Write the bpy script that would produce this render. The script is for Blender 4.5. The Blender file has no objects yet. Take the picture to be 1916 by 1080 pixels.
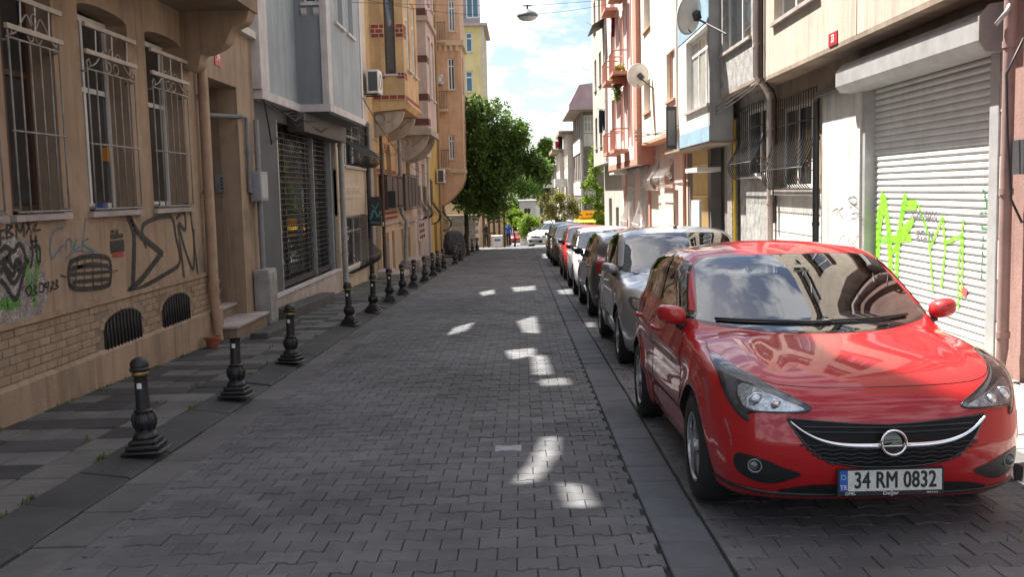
import bpy, bmesh, math, random
import numpy as np
from mathutils import Vector, Matrix, geometry
random.seed(7); RNG = np.random.default_rng(7)
SC = bpy.context.scene
COL = SC.collection

# ------------------------------------------------------------------ camera
FOC, SLOPE, EYE = 1862.0, 0.0285, 1.68
PITCH, ROLL, YAW = 0.0975, -0.0245, 0.011
cd = bpy.data.cameras.new('camera'); cam = bpy.data.objects.new('camera', cd); COL.objects.link(cam)
cd.sensor_width = 36.0; cd.lens = 36.0 * FOC / 1916.0; cd.clip_end = 4000; cd.clip_start = 0.05
CR = Matrix.Rotation(YAW, 3, 'Z') @ Matrix.Rotation(math.pi/2 - PITCH, 3, 'X') @ Matrix.Rotation(ROLL, 3, 'Z')
cam.matrix_world = Matrix.Translation((0, 0, EYE)) @ CR.to_4x4()
SC.camera = cam

# ------------------------------------------------------------------ sky, sun, exposure
SUN = Vector((-1.0, 0.8, 2.4)).normalized()          # towards the sun
EL = math.asin(SUN.z); AZ = math.atan2(SUN.x, SUN.y)
w = bpy.data.worlds.new('World'); SC.world = w; w.use_nodes = True
nt = w.node_tree; nt.nodes.clear()
def N(nt, t, **k):
    n = nt.nodes.new(t)
    for a, b in k.items(): setattr(n, a, b)
    return n
out = N(nt, 'ShaderNodeOutputWorld'); bg = N(nt, 'ShaderNodeBackground'); bg.inputs['Strength'].default_value = 0.05
sky = N(nt, 'ShaderNodeTexSky', sky_type='NISHITA', sun_disc=False, sun_elevation=EL, sun_rotation=AZ)
sky.dust_density = 1.4; sky.air_density = 1.0
tc = N(nt, 'ShaderNodeTexCoord'); mp = N(nt, 'ShaderNodeMapping'); mp.inputs['Scale'].default_value = (1.0, 1.0, 2.6)
mp.inputs['Location'].default_value = (2.15, 2.93, 3.69)
nz = N(nt, 'ShaderNodeTexNoise'); nz.inputs['Scale'].default_value = 4.6; nz.inputs['Detail'].default_value = 9; nz.inputs['Roughness'].default_value = .58
rp = N(nt, 'ShaderNodeValToRGB'); rp.color_ramp.elements[0].position = .46; rp.color_ramp.elements[1].position = .56
mx = N(nt, 'ShaderNodeMixRGB'); mx.inputs['Color2'].default_value = (9.0, 9.2, 9.6, 1)
L = nt.links.new
L(tc.outputs['Generated'], mp.inputs['Vector']); L(mp.outputs[0], nz.inputs['Vector']); L(nz.outputs['Fac'], rp.inputs['Fac'])
L(rp.outputs['Color'], mx.inputs['Fac']); L(sky.outputs['Color'], mx.inputs['Color1']); L(mx.outputs['Color'], bg.inputs['Color']); L(bg.outputs[0], out.inputs[0])
sd = bpy.data.lights.new('sun', 'SUN'); sd.energy = 5.0; sd.angle = math.radians(.55); sd.color = (1, .95, .87)
so = bpy.data.objects.new('sun', sd); COL.objects.link(so); so.rotation_euler = SUN.to_track_quat('Z', 'Y').to_euler(); so.location = (-20, 16, 50)
vs = SC.view_settings; vs.view_transform = 'Standard'; vs.look = 'None'; vs.gamma = 1; vs.use_curve_mapping = False; vs.exposure = 1.95
SC.cycles.max_bounces = 7; SC.cycles.diffuse_bounces = 4; SC.cycles.transparent_max_bounces = 12; SC.cycles.use_denoising = True

def ray(u, v): return CR @ Vector(((u-958)/FOC, -(v-540)/FOC, -1))
def on_x(u, v, x):                                   # photo point on a wall plane -> (Y, z)
    r = ray(u, v); t = x/r.x; return t*r.y, EYE + t*r.z
def on_y(u, v, y):
    r = ray(u, v); t = y/r.y; return t*r.x, EYE + t*r.z
def on_g(u, v, h=0.):
    r = ray(u, v); t = (h-EYE)/(r.z + SLOPE*r.y); return t*r.x, t*r.y
def gz(y):                                           # road height
    return -SLOPE*y if y < 60 else -SLOPE*60 - .050*(min(y, 190)-60)

# ------------------------------------------------------------------ materials
MATS = {}
def mat(name, col, rough=.8, var=.15, vs=2.0, bump=0., bs=80., metal=0., coat=0., spec=.5, streak=0., speck=0., island=0., dirt=None, emit=0., trans=0., det=6, rscale=0., worn=0.):
    if name in MATS: return MATS[name]
    m = bpy.data.materials.new(name); m.use_nodes = True; nt = m.node_tree; L = nt.links.new
    b = nt.nodes['Principled BSDF']
    b.inputs['Roughness'].default_value = rough; b.inputs['Metallic'].default_value = metal
    b.inputs['Coat Weight'].default_value = coat; b.inputs['Coat Roughness'].default_value = .03; b.inputs['Specular IOR Level'].default_value = spec
    g = N(nt, 'ShaderNodeNewGeometry')
    base = None
    def mul(colsock, fac_sock, lo, hi, p0=.3, p1=.7):
        r = N(nt, 'ShaderNodeMapRange'); r.inputs['From Min'].default_value = p0; r.inputs['From Max'].default_value = p1
        r.inputs['To Min'].default_value = lo; r.inputs['To Max'].default_value = hi; L(fac_sock, r.inputs['Value'])
        x = N(nt, 'ShaderNodeMixRGB', blend_type='MULTIPLY'); x.inputs['Fac'].default_value = 1
        if colsock is None: x.inputs['Color1'].default_value = (*col, 1)
        else: L(colsock, x.inputs['Color1'])
        L(r.outputs[0], x.inputs['Color2']); return x.outputs[0]
    def noise(scale, detail=6, vec=None, rough=.6):
        n = N(nt, 'ShaderNodeTexNoise'); n.inputs['Scale'].default_value = scale; n.inputs['Detail'].default_value = detail; n.inputs['Roughness'].default_value = rough
        L(vec or g.outputs['Position'], n.inputs['Vector']); return n.outputs['Fac']
    c = None
    if var: c = mul(c, noise(vs, det), 1-var*1.6, 1+var)
    if var: c = mul(c, noise(vs*9, 4), 1-var*.5, 1+var*.4)
    if streak:
        mm = N(nt, 'ShaderNodeMapping'); mm.inputs['Scale'].default_value = (3.5, 3.5, .22); L(g.outputs['Position'], mm.inputs['Vector'])
        c = mul(c, noise(1.6, 5, mm.outputs[0], .7), 1-streak, 1, .36, .52)
    if island:
        oi = N(nt, 'ShaderNodeObjectInfo'); ad = N(nt, 'ShaderNodeMath', operation='ADD'); fr = N(nt, 'ShaderNodeMath', operation='FRACT')
        L(oi.outputs['Random'], ad.inputs[0]); L(g.outputs['Random Per Island'], ad.inputs[1]); L(ad.outputs[0], fr.inputs[0])
        c = mul(c, fr.outputs[0], 1-island, 1+island, 0, 1)
    if dirt:                                          # dirt = (colour, scale, lo, hi)
        rr = N(nt, 'ShaderNodeMapRange'); rr.inputs['From Min'].default_value = dirt[2]; rr.inputs['From Max'].default_value = dirt[3]
        L(noise(dirt[1], 8, None, .68), rr.inputs['Value'])
        x = N(nt, 'ShaderNodeMixRGB'); L(rr.outputs[0], x.inputs['Fac'])
        if c is None: x.inputs['Color1'].default_value = (*col, 1)
        else: L(c, x.inputs['Color1'])
        x.inputs['Color2'].default_value = (*dirt[0], 1); c = x.outputs[0]
    if speck:
        rr = N(nt, 'ShaderNodeMapRange'); rr.inputs['From Min'].default_value = .68; rr.inputs['From Max'].default_value = .74; rr.inputs['To Max'].default_value = speck
        L(noise(150, 2), rr.inputs['Value'])
        r2 = N(nt, 'ShaderNodeMapRange'); r2.inputs['From Min'].default_value = .5; r2.inputs['From Max'].default_value = .65
        L(noise(2.3, 3), r2.inputs['Value']); ml = N(nt, 'ShaderNodeMath', operation='MULTIPLY'); L(rr.outputs[0], ml.inputs[0]); L(r2.outputs[0], ml.inputs[1])
        x = N(nt, 'ShaderNodeMixRGB'); L(ml.outputs[0], x.inputs['Fac']); x.inputs['Color2'].default_value = (.5, .49, .47, 1)
        if c is None: x.inputs['Color1'].default_value = (*col, 1)
        else: L(c, x.inputs['Color1'])
        c = x.outputs[0]
    if c is None: b.inputs['Base Color'].default_value = (*col, 1)
    else: L(c, b.inputs['Base Color'])
    if rscale:
        rr = N(nt, 'ShaderNodeMapRange'); rr.inputs['From Min'].default_value = .35; rr.inputs['From Max'].default_value = .65
        rr.inputs['To Min'].default_value = max(.02, rough-rscale); rr.inputs['To Max'].default_value = rough+rscale
        L(noise(vs*3+3, 6), rr.inputs['Value']); L(rr.outputs[0], b.inputs['Roughness'])
    if bump:
        bp = N(nt, 'ShaderNodeBump'); bp.inputs['Strength'].default_value = min(1, bump); bp.inputs['Distance'].default_value = .012
        L(noise(bs, 5, None, .65), bp.inputs['Height']); L(bp.outputs[0], b.inputs['Normal'])
    if emit: b.inputs['Emission Color'].default_value = (*col, 1); b.inputs['Emission Strength'].default_value = emit
    if trans:
        t = N(nt, 'ShaderNodeBsdfTranslucent'); ms = N(nt, 'ShaderNodeMixShader'); ms.inputs[0].default_value = trans
        if c is not None: L(c, t.inputs['Color'])
        else: t.inputs['Color'].default_value = (*col, 1)
        L(b.outputs[0], ms.inputs[1]); L(t.outputs[0], ms.inputs[2]); L(ms.outputs[0], nt.nodes['Material Output'].inputs['Surface'])
    if worn:                                          # patchy, thin sprayed paint: the wall shows through
        a = N(nt, 'ShaderNodeMath', operation='ADD'); L(noise(38, 5, None, .7), a.inputs[0]); h2 = N(nt, 'ShaderNodeMath', operation='MULTIPLY'); h2.inputs[1].default_value = .35; L(noise(7, 3), h2.inputs[0]); L(h2.outputs[0], a.inputs[1])
        rr = N(nt, 'ShaderNodeMapRange'); rr.inputs['From Min'].default_value = .45+.25*worn; rr.inputs['From Max'].default_value = .62+.25*worn; L(a.outputs[0], rr.inputs['Value']); L(rr.outputs[0], b.inputs['Alpha'])
    MATS[name] = m; return m
def glass(name, tint=(.7, .75, .75), ior=1.5, rough=.0, boost=1.0):
    if name in MATS: return MATS[name]
    m = bpy.data.materials.new(name); m.use_nodes = True; nt = m.node_tree; nt.nodes.clear(); L = nt.links.new
    o = N(nt, 'ShaderNodeOutputMaterial'); ms = N(nt, 'ShaderNodeMixShader'); fr = N(nt, 'ShaderNodeFresnel'); fr.inputs['IOR'].default_value = ior
    t = N(nt, 'ShaderNodeBsdfTransparent'); t.inputs['Color'].default_value = (*tint, 1); g = N(nt, 'ShaderNodeBsdfGlossy'); g.inputs['Roughness'].default_value = rough
    mu = N(nt, 'ShaderNodeMath', operation='MULTIPLY', use_clamp=True); mu.inputs[1].default_value = boost
    L(fr.outputs[0], mu.inputs[0]); L(mu.outputs[0], ms.inputs[0]); L(t.outputs[0], ms.inputs[1]); L(g.outputs[0], ms.inputs[2]); L(ms.outputs[0], o.inputs[0])
    MATS[name] = m; return m

# ------------------------------------------------------------------ mesh helpers
WM = {}
def attach(o, parent):
    if parent is not None:
        o.parent = parent; o.matrix_parent_inverse = WM.get(parent.name, Matrix.Identity(4)).inverted()
def tag(o, label=None, cat=None, group=None, kind=None):
    for k, v in (('label', label), ('category', cat), ('group', group), ('kind', kind)):
        if v: o[k] = v
    return o
def mobj(name, v, f, m, parent=None, smooth=False, mi=None):
    me = bpy.data.meshes.new(name); me.from_pydata([tuple(p) for p in v], [], [tuple(q) for q in f])
    for x in (m if isinstance(m, (list, tuple)) else [m]): me.materials.append(x)
    if smooth: me.polygons.foreach_set('use_smooth', [True]*len(me.polygons))
    if mi is not None: me.polygons.foreach_set('material_index', mi)
    me.update()
    o = bpy.data.objects.new(name, me); COL.objects.link(o); attach(o, parent); return o
def thing(name, label, cat, loc=(0, 0, 0), group=None, rz=0):
    o = bpy.data.objects.new(name, None); COL.objects.link(o); o.empty_display_size = .2
    o.location = loc; o.rotation_euler = (0, 0, rz)
    WM[o.name] = Matrix.Translation(loc) @ Matrix.Rotation(rz, 4, 'Z'); tag(o, label, cat, group); return o
def inst(o, name=None, parent=None, M=None):             # copy sharing mesh data
    c = o.copy(); COL.objects.link(c)
    if parent is not None: c.parent = parent; c.matrix_parent_inverse = WM.get(parent.name, Matrix.Identity(4)).inverted()
    if M is not None: c.matrix_basis = M
    return c
def copy_tree(o, parent=None):
    c = o.copy(); COL.objects.link(c)
    if parent is not None: c.parent = parent
    for ch in list(o.children): copy_tree(ch, c)
    return c
class MB:
    def __init__(s): s.v = []; s.f = []
    def quad(s, *p): n = len(s.v); s.v += [tuple(q) for q in p]; s.f.append(tuple(range(n, n+len(p)))); return s
    def box(s, x0, x1, y0, y1, z0, z1):
        x0, x1 = sorted((x0, x1)); y0, y1 = sorted((y0, y1)); z0, z1 = sorted((z0, z1)); n = len(s.v)
        s.v += [(x, y, z) for z in (z0, z1) for y in (y0, y1) for x in (x0, x1)]
        s.f += [tuple(n+i for i in q) for q in ((0, 2, 3, 1), (4, 5, 7, 6), (0, 1, 5, 4), (2, 6, 7, 3), (0, 4, 6, 2), (1, 3, 7, 5))]; return s
    def obox(s, c, ax, ay, az):                        # oriented box: centre + half axes
        c, ax, ay, az = map(Vector, (c, ax, ay, az)); n = len(s.v)
        s.v += [tuple(c + i*ax + j*ay + k*az) for k in (-1, 1) for j in (-1, 1) for i in (-1, 1)]
        s.f += [tuple(n+i for i in q) for q in ((0, 2, 3, 1), (4, 5, 7, 6), (0, 1, 5, 4), (2, 6, 7, 3), (0, 4, 6, 2), (1, 3, 7, 5))]; return s
    def prism(s, pts, d):                              # polygon (3d pts) extruded by vector d
        n = len(s.v); k = len(pts); d = Vector(d)
        s.v += [tuple(p) for p in pts] + [tuple(Vector(p)+d) for p in pts]
        s.f += [tuple(range(n+k-1, n-1, -1)), tuple(range(n+k, n+2*k))] + [(n+i, n+(i+1) % k, n+k+(i+1) % k, n+k+i) for i in range(k)]; return s
    def tube(s, pts, r, k=6, closed=False, cap=True):
        pts = [Vector(p) for p in pts]; m = len(pts); n0 = len(s.v)
        rr = r if isinstance(r, (list, tuple)) else [r]*m
        up = None
        for i, p in enumerate(pts):
            a = pts[i-1] if (i or closed) else p; b = pts[(i+1) % m] if (i < m-1 or closed) else p
            t = (b-a).normalized()
            if up is None: up = t.orthogonal().normalized()
            up = (up - t*up.dot(t)); up = up.normalized() if up.length > 1e-6 else t.orthogonal().normalized()
            q = t.cross(up)
            for j in range(k):
                an = 2*math.pi*j/k; s.v.append(tuple(p + rr[i]*(math.cos(an)*up + math.sin(an)*q)))
        for i in range(m if closed else m-1):
            for j in range(k):
                a = n0+i*k; b = n0+((i+1) % m)*k; s.f.append((a+j, a+(j+1) % k, b+(j+1) % k, b+j))
        if cap and not closed: s.f += [tuple(range(n0+k-1, n0-1, -1)), tuple(range(n0+(m-1)*k, n0+m*k))]
        return s
    def lathe(s, prof, c=(0, 0, 0), k=12, axis='Z', cap=True):
        n0 = len(s.v); c = Vector(c)
        for (r, h) in prof:
            for j in range(k):
                an = 2*math.pi*(j+.5)/k; x, y = r*math.cos(an), r*math.sin(an)
                p = {'Z': (x, y, h), 'Y': (x, h, y), 'X': (h, x, y)}[axis]; s.v.append(tuple(c+Vector(p)))
        for i in range(len(prof)-1):
            for j in range(k):
                a = n0+i*k; b = a+k; s.f.append((a+j, a+(j+1) % k, b+(j+1) % k, b+j))
        if cap: s.f += [tuple(range(n0+k-1, n0-1, -1)), tuple(range(n0+(len(prof)-1)*k, n0+len(prof)*k))]
        return s
    def build(s, name, m, parent=None, smooth=False): return mobj(name, s.v, s.f, m, parent, smooth)
def P(name, m, parent, *boxes):
    b = MB()
    for q in boxes: b.box(*q)
    return b.build(name, m, parent)
def autosmooth(o, ang=35):
    me = o.data; bm = bmesh.new(); bm.from_mesh(me); bmesh.ops.recalc_face_normals(bm, faces=bm.faces)
    for f in bm.faces: f.smooth = True
    for e in bm.edges: e.smooth = not (len(e.link_faces) == 2 and e.calc_face_angle(0) > math.radians(ang))
    bm.to_mesh(me); bm.free(); return o
def bevel(o, wd, seg=2):
    bm = bmesh.new(); bm.from_mesh(o.data); bmesh.ops.recalc_face_normals(bm, faces=bm.faces)
    bmesh.ops.bevel(bm, geom=[e for e in bm.edges if e.calc_face_angle(0) > .5], offset=wd, segments=seg, affect='EDGES', profile=.6)
    bm.to_mesh(o.data); bm.free(); return autosmooth(o, 40)
def text_obj(name, s, size, m, parent, M, sx=1., bold=0., depth=.001, align='CENTER', space=1., fat=0.):
    cu = bpy.data.curves.new(name, 'FONT'); cu.body = s; cu.size = size; cu.align_x = align; cu.align_y = 'CENTER'; cu.offset = bold; cu.extrude = depth; cu.space_character = space; cu.resolution_u = 3
    o = bpy.data.objects.new(name+'_tmp', cu); COL.objects.link(o)
    dg = bpy.context.evaluated_depsgraph_get(); me = bpy.data.meshes.new_from_object(o.evaluated_get(dg)); me.name = name
    bpy.data.objects.remove(o); bpy.data.curves.remove(cu)
    if fat:                                            # heavier strokes: overlaid shifted copies
        v0 = [v.co.copy() for v in me.vertices]; f0 = [tuple(p.vertices) for p in me.polygons]; V = []; Fc = []
        for k, (dx, dy) in enumerate(((0, 0), (1, 0), (-1, 0), (0, 1), (0, -1), (.7, .7), (-.7, .7), (.7, -.7), (-.7, -.7))):
            n = len(V); V += [(v.x+dx*fat/sx, v.y+dy*fat, v.z+k*.00004) for v in v0]; Fc += [tuple(n+i for i in f) for f in f0]
        me2 = bpy.data.meshes.new(name); me2.from_pydata(V, [], Fc); bpy.data.meshes.remove(me); me = me2
    me.transform(M @ Matrix.Diagonal((sx, 1, 1, 1))); me.materials.clear(); me.materials.append(m)
    ob = bpy.data.objects.new(name, me); COL.objects.link(ob); attach(ob, parent); return ob
def wall_mtx(x, y, z, side):                           # text frame on a wall: side=-1 wall faces -X (right of street), +1 faces +X
    if side > 0: return Matrix(((0, 0, 1, x), (1, 0, 0, y), (0, 1, 0, z), (0, 0, 0, 1)))
    return Matrix(((0, 0, -1, x), (-1, 0, 0, y), (0, 1, 0, z), (0, 0, 0, 1)))
# ------------------------------------------------------------------ ground, road, pavements
M_soil = mat('joint_soil', (.022, .021, .018), .95, .3, 3, .4, 60, dirt=((.02, .035, .008), 1.3, .52, .62))
M_paver = mat('paver_concrete', (.107, .1085, .114), .74, .24, .55, .5, 160, speck=.55, island=.16, spec=.35, rscale=.12, dirt=((.045, .044, .043), 1.1, .60, .74))
M_slabL = mat('slab_light', (.128, .124, .116), .82, .18, 1.6, .5, 120, island=.12, speck=.3, spec=.3)
M_slabD = mat('slab_dark', (.054, .053, .054), .82, .24, 1.1, .5, 120, island=.22, speck=.2, spec=.3)
M_gut = mat('gutter_stone', (.112, .110, .108), .8, .24, .9, .5, 130, island=.08, speck=.3, spec=.3)
M_kerb = mat('kerb_dark', (.058, .058, .058), .8, .2, 1.3, .5, 110, island=.1, spec=.3)
M_band = mat('band_stone', (.10, .105, .118), .75, .2, 1.5, .5, 130, island=.1, speck=.3, spec=.35)
M_pale = mat('slab_pale', (.33, .31, .28), .85, .2, 1.5, .5, 100, island=.1)
ys = [-40, 0, 20, 40, 60] + list(np.arange(64, 200, 6)) + [300, 600, 1500]
gv = []; gf = []
for y in ys:
    for x in (-600, -60, -12, 0, 12, 60, 600): gv.append((x, y, gz(y)-.06))
for i in range(len(ys)-1):
    for j in range(6): a = i*7+j; gf.append((a, a+1, a+8, a+7))
tag(mobj('ground', gv, gf, M_soil), kind='structure')

def bone(L=.2, p=.163, a=.011, gap=.0022):
    h = p/2; e = gap
    top = [(-L/2+e, h+a-e), (-L*.30, h+a-e), (-L*.20, h-a-e), (L*.20, h-a-e), (L*.30, h+a-e), (L/2-e, h+a-e)]
    return top + [(x, -y) for x, y in reversed(top)]
def piece_mesh(outline, h=.03, bev=.0035):
    n = len(outline); cx = sum(p[0] for p in outline)/n; cy = sum(p[1] for p in outline)/n
    v = [(x, y, -h) for x, y in outline] + [(x, y, -bev) for x, y in outline]
    ins = []
    for x, y in outline:
        ins.append((x-math.copysign(bev, x-cx), y-math.copysign(bev, y-cy), 0))
    v += ins
    f = [tuple(range(2*n, 3*n))]
    for k in (0, n): f += [(k+i, k+(i+1) % n, k+n+(i+1) % n, k+n+i) for i in range(n)]
    return v, f
def lay(parent, name, field, spots, v, f, m, nind=300):
    """spots: (x, y, scale_x) nearest first; first nind single objects, the rest one stuff mesh"""
    me = None
    fixed = []
    for i, (x, y, sx) in enumerate(spots):
        z = gz(y) + RNG.normal(0, .0018) + .007*math.sin(x*1.9+.7*y)*math.sin(y*.83+x) - .004; tx, ty = RNG.normal(0, .009, 2)
        if i < nind:
            if me is None:
                o = mobj(name, v, f[::1], m, parent); me = o.data
            else:
                o = bpy.data.objects.new(name, me); COL.objects.link(o); attach(o, parent)
            o.matrix_basis = Matrix.Translation((x, y, z)) @ Matrix.Rotation(-SLOPE+tx, 4, 'X') @ Matrix.Rotation(ty, 4, 'Y') @ Matrix.Diagonal((sx, 1, 1, 1))
        else: fixed.append((x, y, sx, z, tx, ty))
    if fixed:
        A = np.array(fixed); V = np.array(v); K = len(V); Q = np.empty((len(A), K, 3))
        Q[:, :, 0] = A[:, None, 0] + V[None, :, 0]*A[:, None, 2]; Q[:, :, 1] = A[:, None, 1] + V[None, :, 1]
        Q[:, :, 2] = A[:, None, 3] + V[None, :, 2] + V[None, :, 1]*(A[:, None, 4]-SLOPE) - V[None, :, 0]*A[:, None, 5]
        ff = []
        for i in range(len(A)): ff += [tuple(i*K+q for q in fc) for fc in f]
        o = mobj(field, Q.reshape(-1, 3), ff, m, parent); tag(o, kind='stuff')
bv, bf = piece_mesh(bone())
def sheet(name, x0, x1, y0, y1, dz, m, step=4):
    v = []; f = []; yy = list(np.arange(y0, y1, step)) + [y1]
    for y in yy: v += [(x0, y, gz(y)+dz), (x1, y, gz(y)+dz)]
    for i in range(len(yy)-1): f.append((2*i, 2*i+1, 2*i+3, 2*i+2))
    return tag(mobj(name, v, f, m), kind='structure')
road = sheet('road', -2.36, .66, 2.5, 61.5, -.019, M_soil)
spots = []
row = 0; y = 3.9
while y < 60.5:
    x = -2.36 + (.1 if row % 2 else .2) - .1
    while x < .66:
        a, b = max(x-.1, -2.36), min(x+.1, .66)
        if b-a > .05: spots.append(((a+b)/2, y, (b-a)/.2))
        x += .2
    y += .163; row += 1
lay(road, 'paver', 'paver_field', spots, bv, bf, M_paver)
mw = mobj('worn_paver', bv, bf, mat('paver_white_paint', (.32, .33, .37), .7, .15, 8, .3, 90), road)
mw.matrix_basis = Matrix.Translation((-.135, 7.17-.005, gz(7.165)+.006)) @ Matrix.Rotation(-SLOPE, 4, 'X')

park = sheet('parking_lane', .97, 3.05, 2.5, 61.5, -.019, M_soil)
spots = []; row = 0; y = 3.5
while y < 60:
    x = .97 + (.1 if row % 2 else .2) - .1
    while x < 3.05:
        a, b = max(x-.1, .97), min(x+.1, 3.05)
        if b-a > .05: spots.append(((a+b)/2, y, (b-a)/.2))
        x += .2
    y += .163; row += 1
lay(park, 'paver', 'paver_field', spots, bv, bf, M_paver, 180)

def rect_piece(wx, wy, gap=.004, bev=.006):
    a, b = wx/2-gap, wy/2-gap; return piece_mesh([(-a, -b), (a, -b), (a, b), (-a, b)], .03, bev)
band = sheet('stone_band', .66, .97, 2.5, 61.5, -.019, M_soil)
v, f = rect_piece(.29, .40); lay(band, 'slab', 'slab_field', [(.812, y, 1) for y in np.arange(3.6, 61, .40)], v, f, M_band)
gut = sheet('gutter', -2.67, -2.36, 2.5, 61.5, -.019, M_soil)
v, f = rect_piece(.31, .62); lay(gut, 'slab', 'slab_field', [(-2.515, y, 1) for y in np.arange(3.6, 61, .62)], v, f, M_gut)
walk = sheet('pavement', -4.45, -3.03, 2.5, 58.5, .035, M_soil)
# kerb stones: dropped, dark, sloping from the pavement to the gutter
kv = [(-.17, -.37, -.05), (.175, -.37, -.05), (.175, .37, -.05), (-.17, .37, -.05), (-.17, -.37, .055), (.15, -.37, .018), (.15, .37, .018), (-.17, .37, .055), (.175, -.37, .004), (.175, .37, .004)]
kf = [(0, 3, 2, 1), (4, 5, 6, 7), (5, 8, 9, 6), (8, 1, 2, 9), (0, 4, 7, 3), (0, 1, 8, 5, 4), (3, 7, 6, 9, 2)]
lay(walk, 'kerb_stone', 'kerb_field', [(-2.845, y, 1) for y in np.arange(3.9, 58, .75)], kv, kf, M_kerb)
v, f = rect_piece(.34, .40); v = [(a, b, c+.055) for a, b, c in v]
sl, sdk = [], []
for i, y in enumerate(np.arange(4.6, 58, .40)):
    for j in range(4):
        x = -4.235 + j*.345
        r = RNG.random()
        light = (j == 3 and r < .8) or (j < 3 and (i % 2 == 0)) ^ (r < .14)
        (sl if light else sdk).append((x, y, 1))
lay(walk, 'tile', 'tile_field', sl, v, f, M_slabL, 150)
lay(walk, 'tile', 'tile_field', sdk, v, f, M_slabD, 150)
# right-hand pavement
walk2 = sheet('pavement', 3.05, 4.7, 2.5, 60, .07, M_soil)
v, f = rect_piece(.40, .40, .006); v = [(a, b, c+.1) for a, b, c in v]
lay(walk2, 'tile', 'tile_field', [(3.42+j*.41, y, 1) for y in np.arange(4.2, 59, .41) for j in range(4)], v, f, M_pale, 200)
kv2 = [(a*.5, b, c) for a, b, c in [(-.17, -.37, -.05), (.17, -.37, -.05), (.17, .37, -.05), (-.17, .37, -.05), (-.17, -.37, .1), (.17, -.37, .1), (.17, .37, .1), (-.17, .37, .1)]]
lay(walk2, 'kerb_stone', 'kerb_field', [(3.12, y, 1) for y in np.arange(4.2, 59, .75)], kv2, [(0, 3, 2, 1), (4, 5, 6, 7), (0, 1, 5, 4), (2, 3, 7, 6), (0, 4, 7, 3), (1, 2, 6, 5)], M_gut)
# crossing street beyond the buildings and the lane further down
M_asph = mat('asphalt_worn', (.16, .155, .15), .85, .15, .8, .3, 60)
def xsheet(name, x0, x1, y0, y1, dz, m):
    v = []; f = []; yy = list(np.arange(y0, y1, 1.)) + [y1]
    for y in yy: v += [(x0, y, gz(y)+dz), (x1, y, gz(y)+dz)]
    for i in range(len(yy)-1): f.append((2*i, 2*i+1, 2*i+3, 2*i+2))
    return tag(mobj(name, v, f, m), kind='structure')
xsheet('cross_street', -40, 30, 61.6, 68, -.01, M_asph)
xsheet('lower_street', -4, 4.5, 68, 190, -.01, M_asph)

# ------------------------------------------------------------------ bollards
M_iron = mat('cast_iron_black', (.016, .016, .017), .45, .35, 9, .3, 70, spec=.5, rscale=.15, dirt=((.05, .03, .018), 14, .60, .72))
M_brass = mat('brass_ring', (.42, .30, .10), .4, .3, 20, metal=.8)
M_stick = mat('sticker_white', (.7, .7, .68), .6, .1, 20)
def bollard_mesh(cap=True):
    r = thing('bollard', 'x', 'bollard')
    b = MB()
    for (hw, z0, z1) in ((.145, 0, .022), (.118, .022, .062), (.098, .062, .098)):
        b.lathe([(hw*1.414*.93, z0), (hw*1.414, z0+.006), (hw*1.414, z1-.008), (hw*1.414*.93, z1)], k=4)
    b.lathe([(.088, .098), (.092, .115), (.07, .15)], k=8)
    o = b.build('foot', M_iron, r); bevel(o, .004, 1)
    prof = [(.066, .15), (.064, .17), (.082, .20), (.086, .235), (.076, .27), (.060, .285), (.066, .292), (.066, .305), (.052, .315), (.050, .36), (.047, .50), (.049, .555), (.056, .565)]
    o = MB().lathe(prof, k=16).build('shaft', M_iron, r); autosmooth(o, 50)
    b = MB()
    for k in range(8):
        a = k*math.pi/4; b.tube([(math.cos(a)*rr, math.sin(a)*rr, z) for rr, z in ((.062, .165), (.083, .20), (.088, .235), (.077, .272), (.062, .29))], .009, 5)
    b.build('flute', M_iron, r, True)
    if cap:
        o = MB().lathe([(.057, .565), (.060, .572), (.060, .582), (.057, .589)], k=16).build('ring', M_brass, r); autosmooth(o)
        o = MB().lathe([(.052, .589), (.072, .597), (.075, .612), (.066, .622), (.068, .632), (.066, .655), (.052, .678), (.028, .692), (.01, .696)], k=16).build('cap', M_iron, r); autosmooth(o, 50)
    v = []; f = []
    for i in range(5):
        a = -1.57-.35+.7*i/4
        for z in (.47, .51): v.append((.0495*math.cos(a), .0495*math.sin(a), z))
    f = [(2*i, 2*i+2, 2*i+3, 2*i+1) for i in range(4)]
    mobj('sticker', v, f, M_stick, r)
    return r
bp = [(275, 845), (443, 742), (545, 678), (655, 608), (698, 583), (729, 564), (754, 550), (774, 537), (796, 526), (811, 515), (820, 508), (831, 503), (852, 494), (862, 488), (876, 478), (884, 472), (893, 469)]
desc = ['nearest black cast-iron bollard with round cap and gold ring', 'capless black cast-iron bollard, second from the front of the row',
        'black capped bollard in front of the stone door steps', 'black capped bollard beside the pale shop sill of the lattice shopfront']
ords = ['fifth', 'sixth', 'seventh', 'eighth', 'ninth', 'tenth', 'eleventh', 'twelfth', 'thirteenth', 'fourteenth', 'fifteenth', 'sixteenth', 'farthest']
for i, (u, vv) in enumerate(bp):
    x, y = on_g(u, vv, .05)
    if i == 0: pr = bollard_mesh(True); o = pr
    elif i == 1: o = bollard_mesh(False)
    else: o = copy_tree(pr)
    o.location = (max(x, -2.80), y, gz(y)+.052); o.rotation_euler = (random.uniform(-.05, .05), random.uniform(-.045, .045), random.uniform(-.2, .2))
    tag(o, desc[i] if i < 4 else 'small black bollard on the left kerb, %s in the row from the front' % ords[i-4], 'bollard', 'cast-iron bollards along the left kerb')
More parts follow.
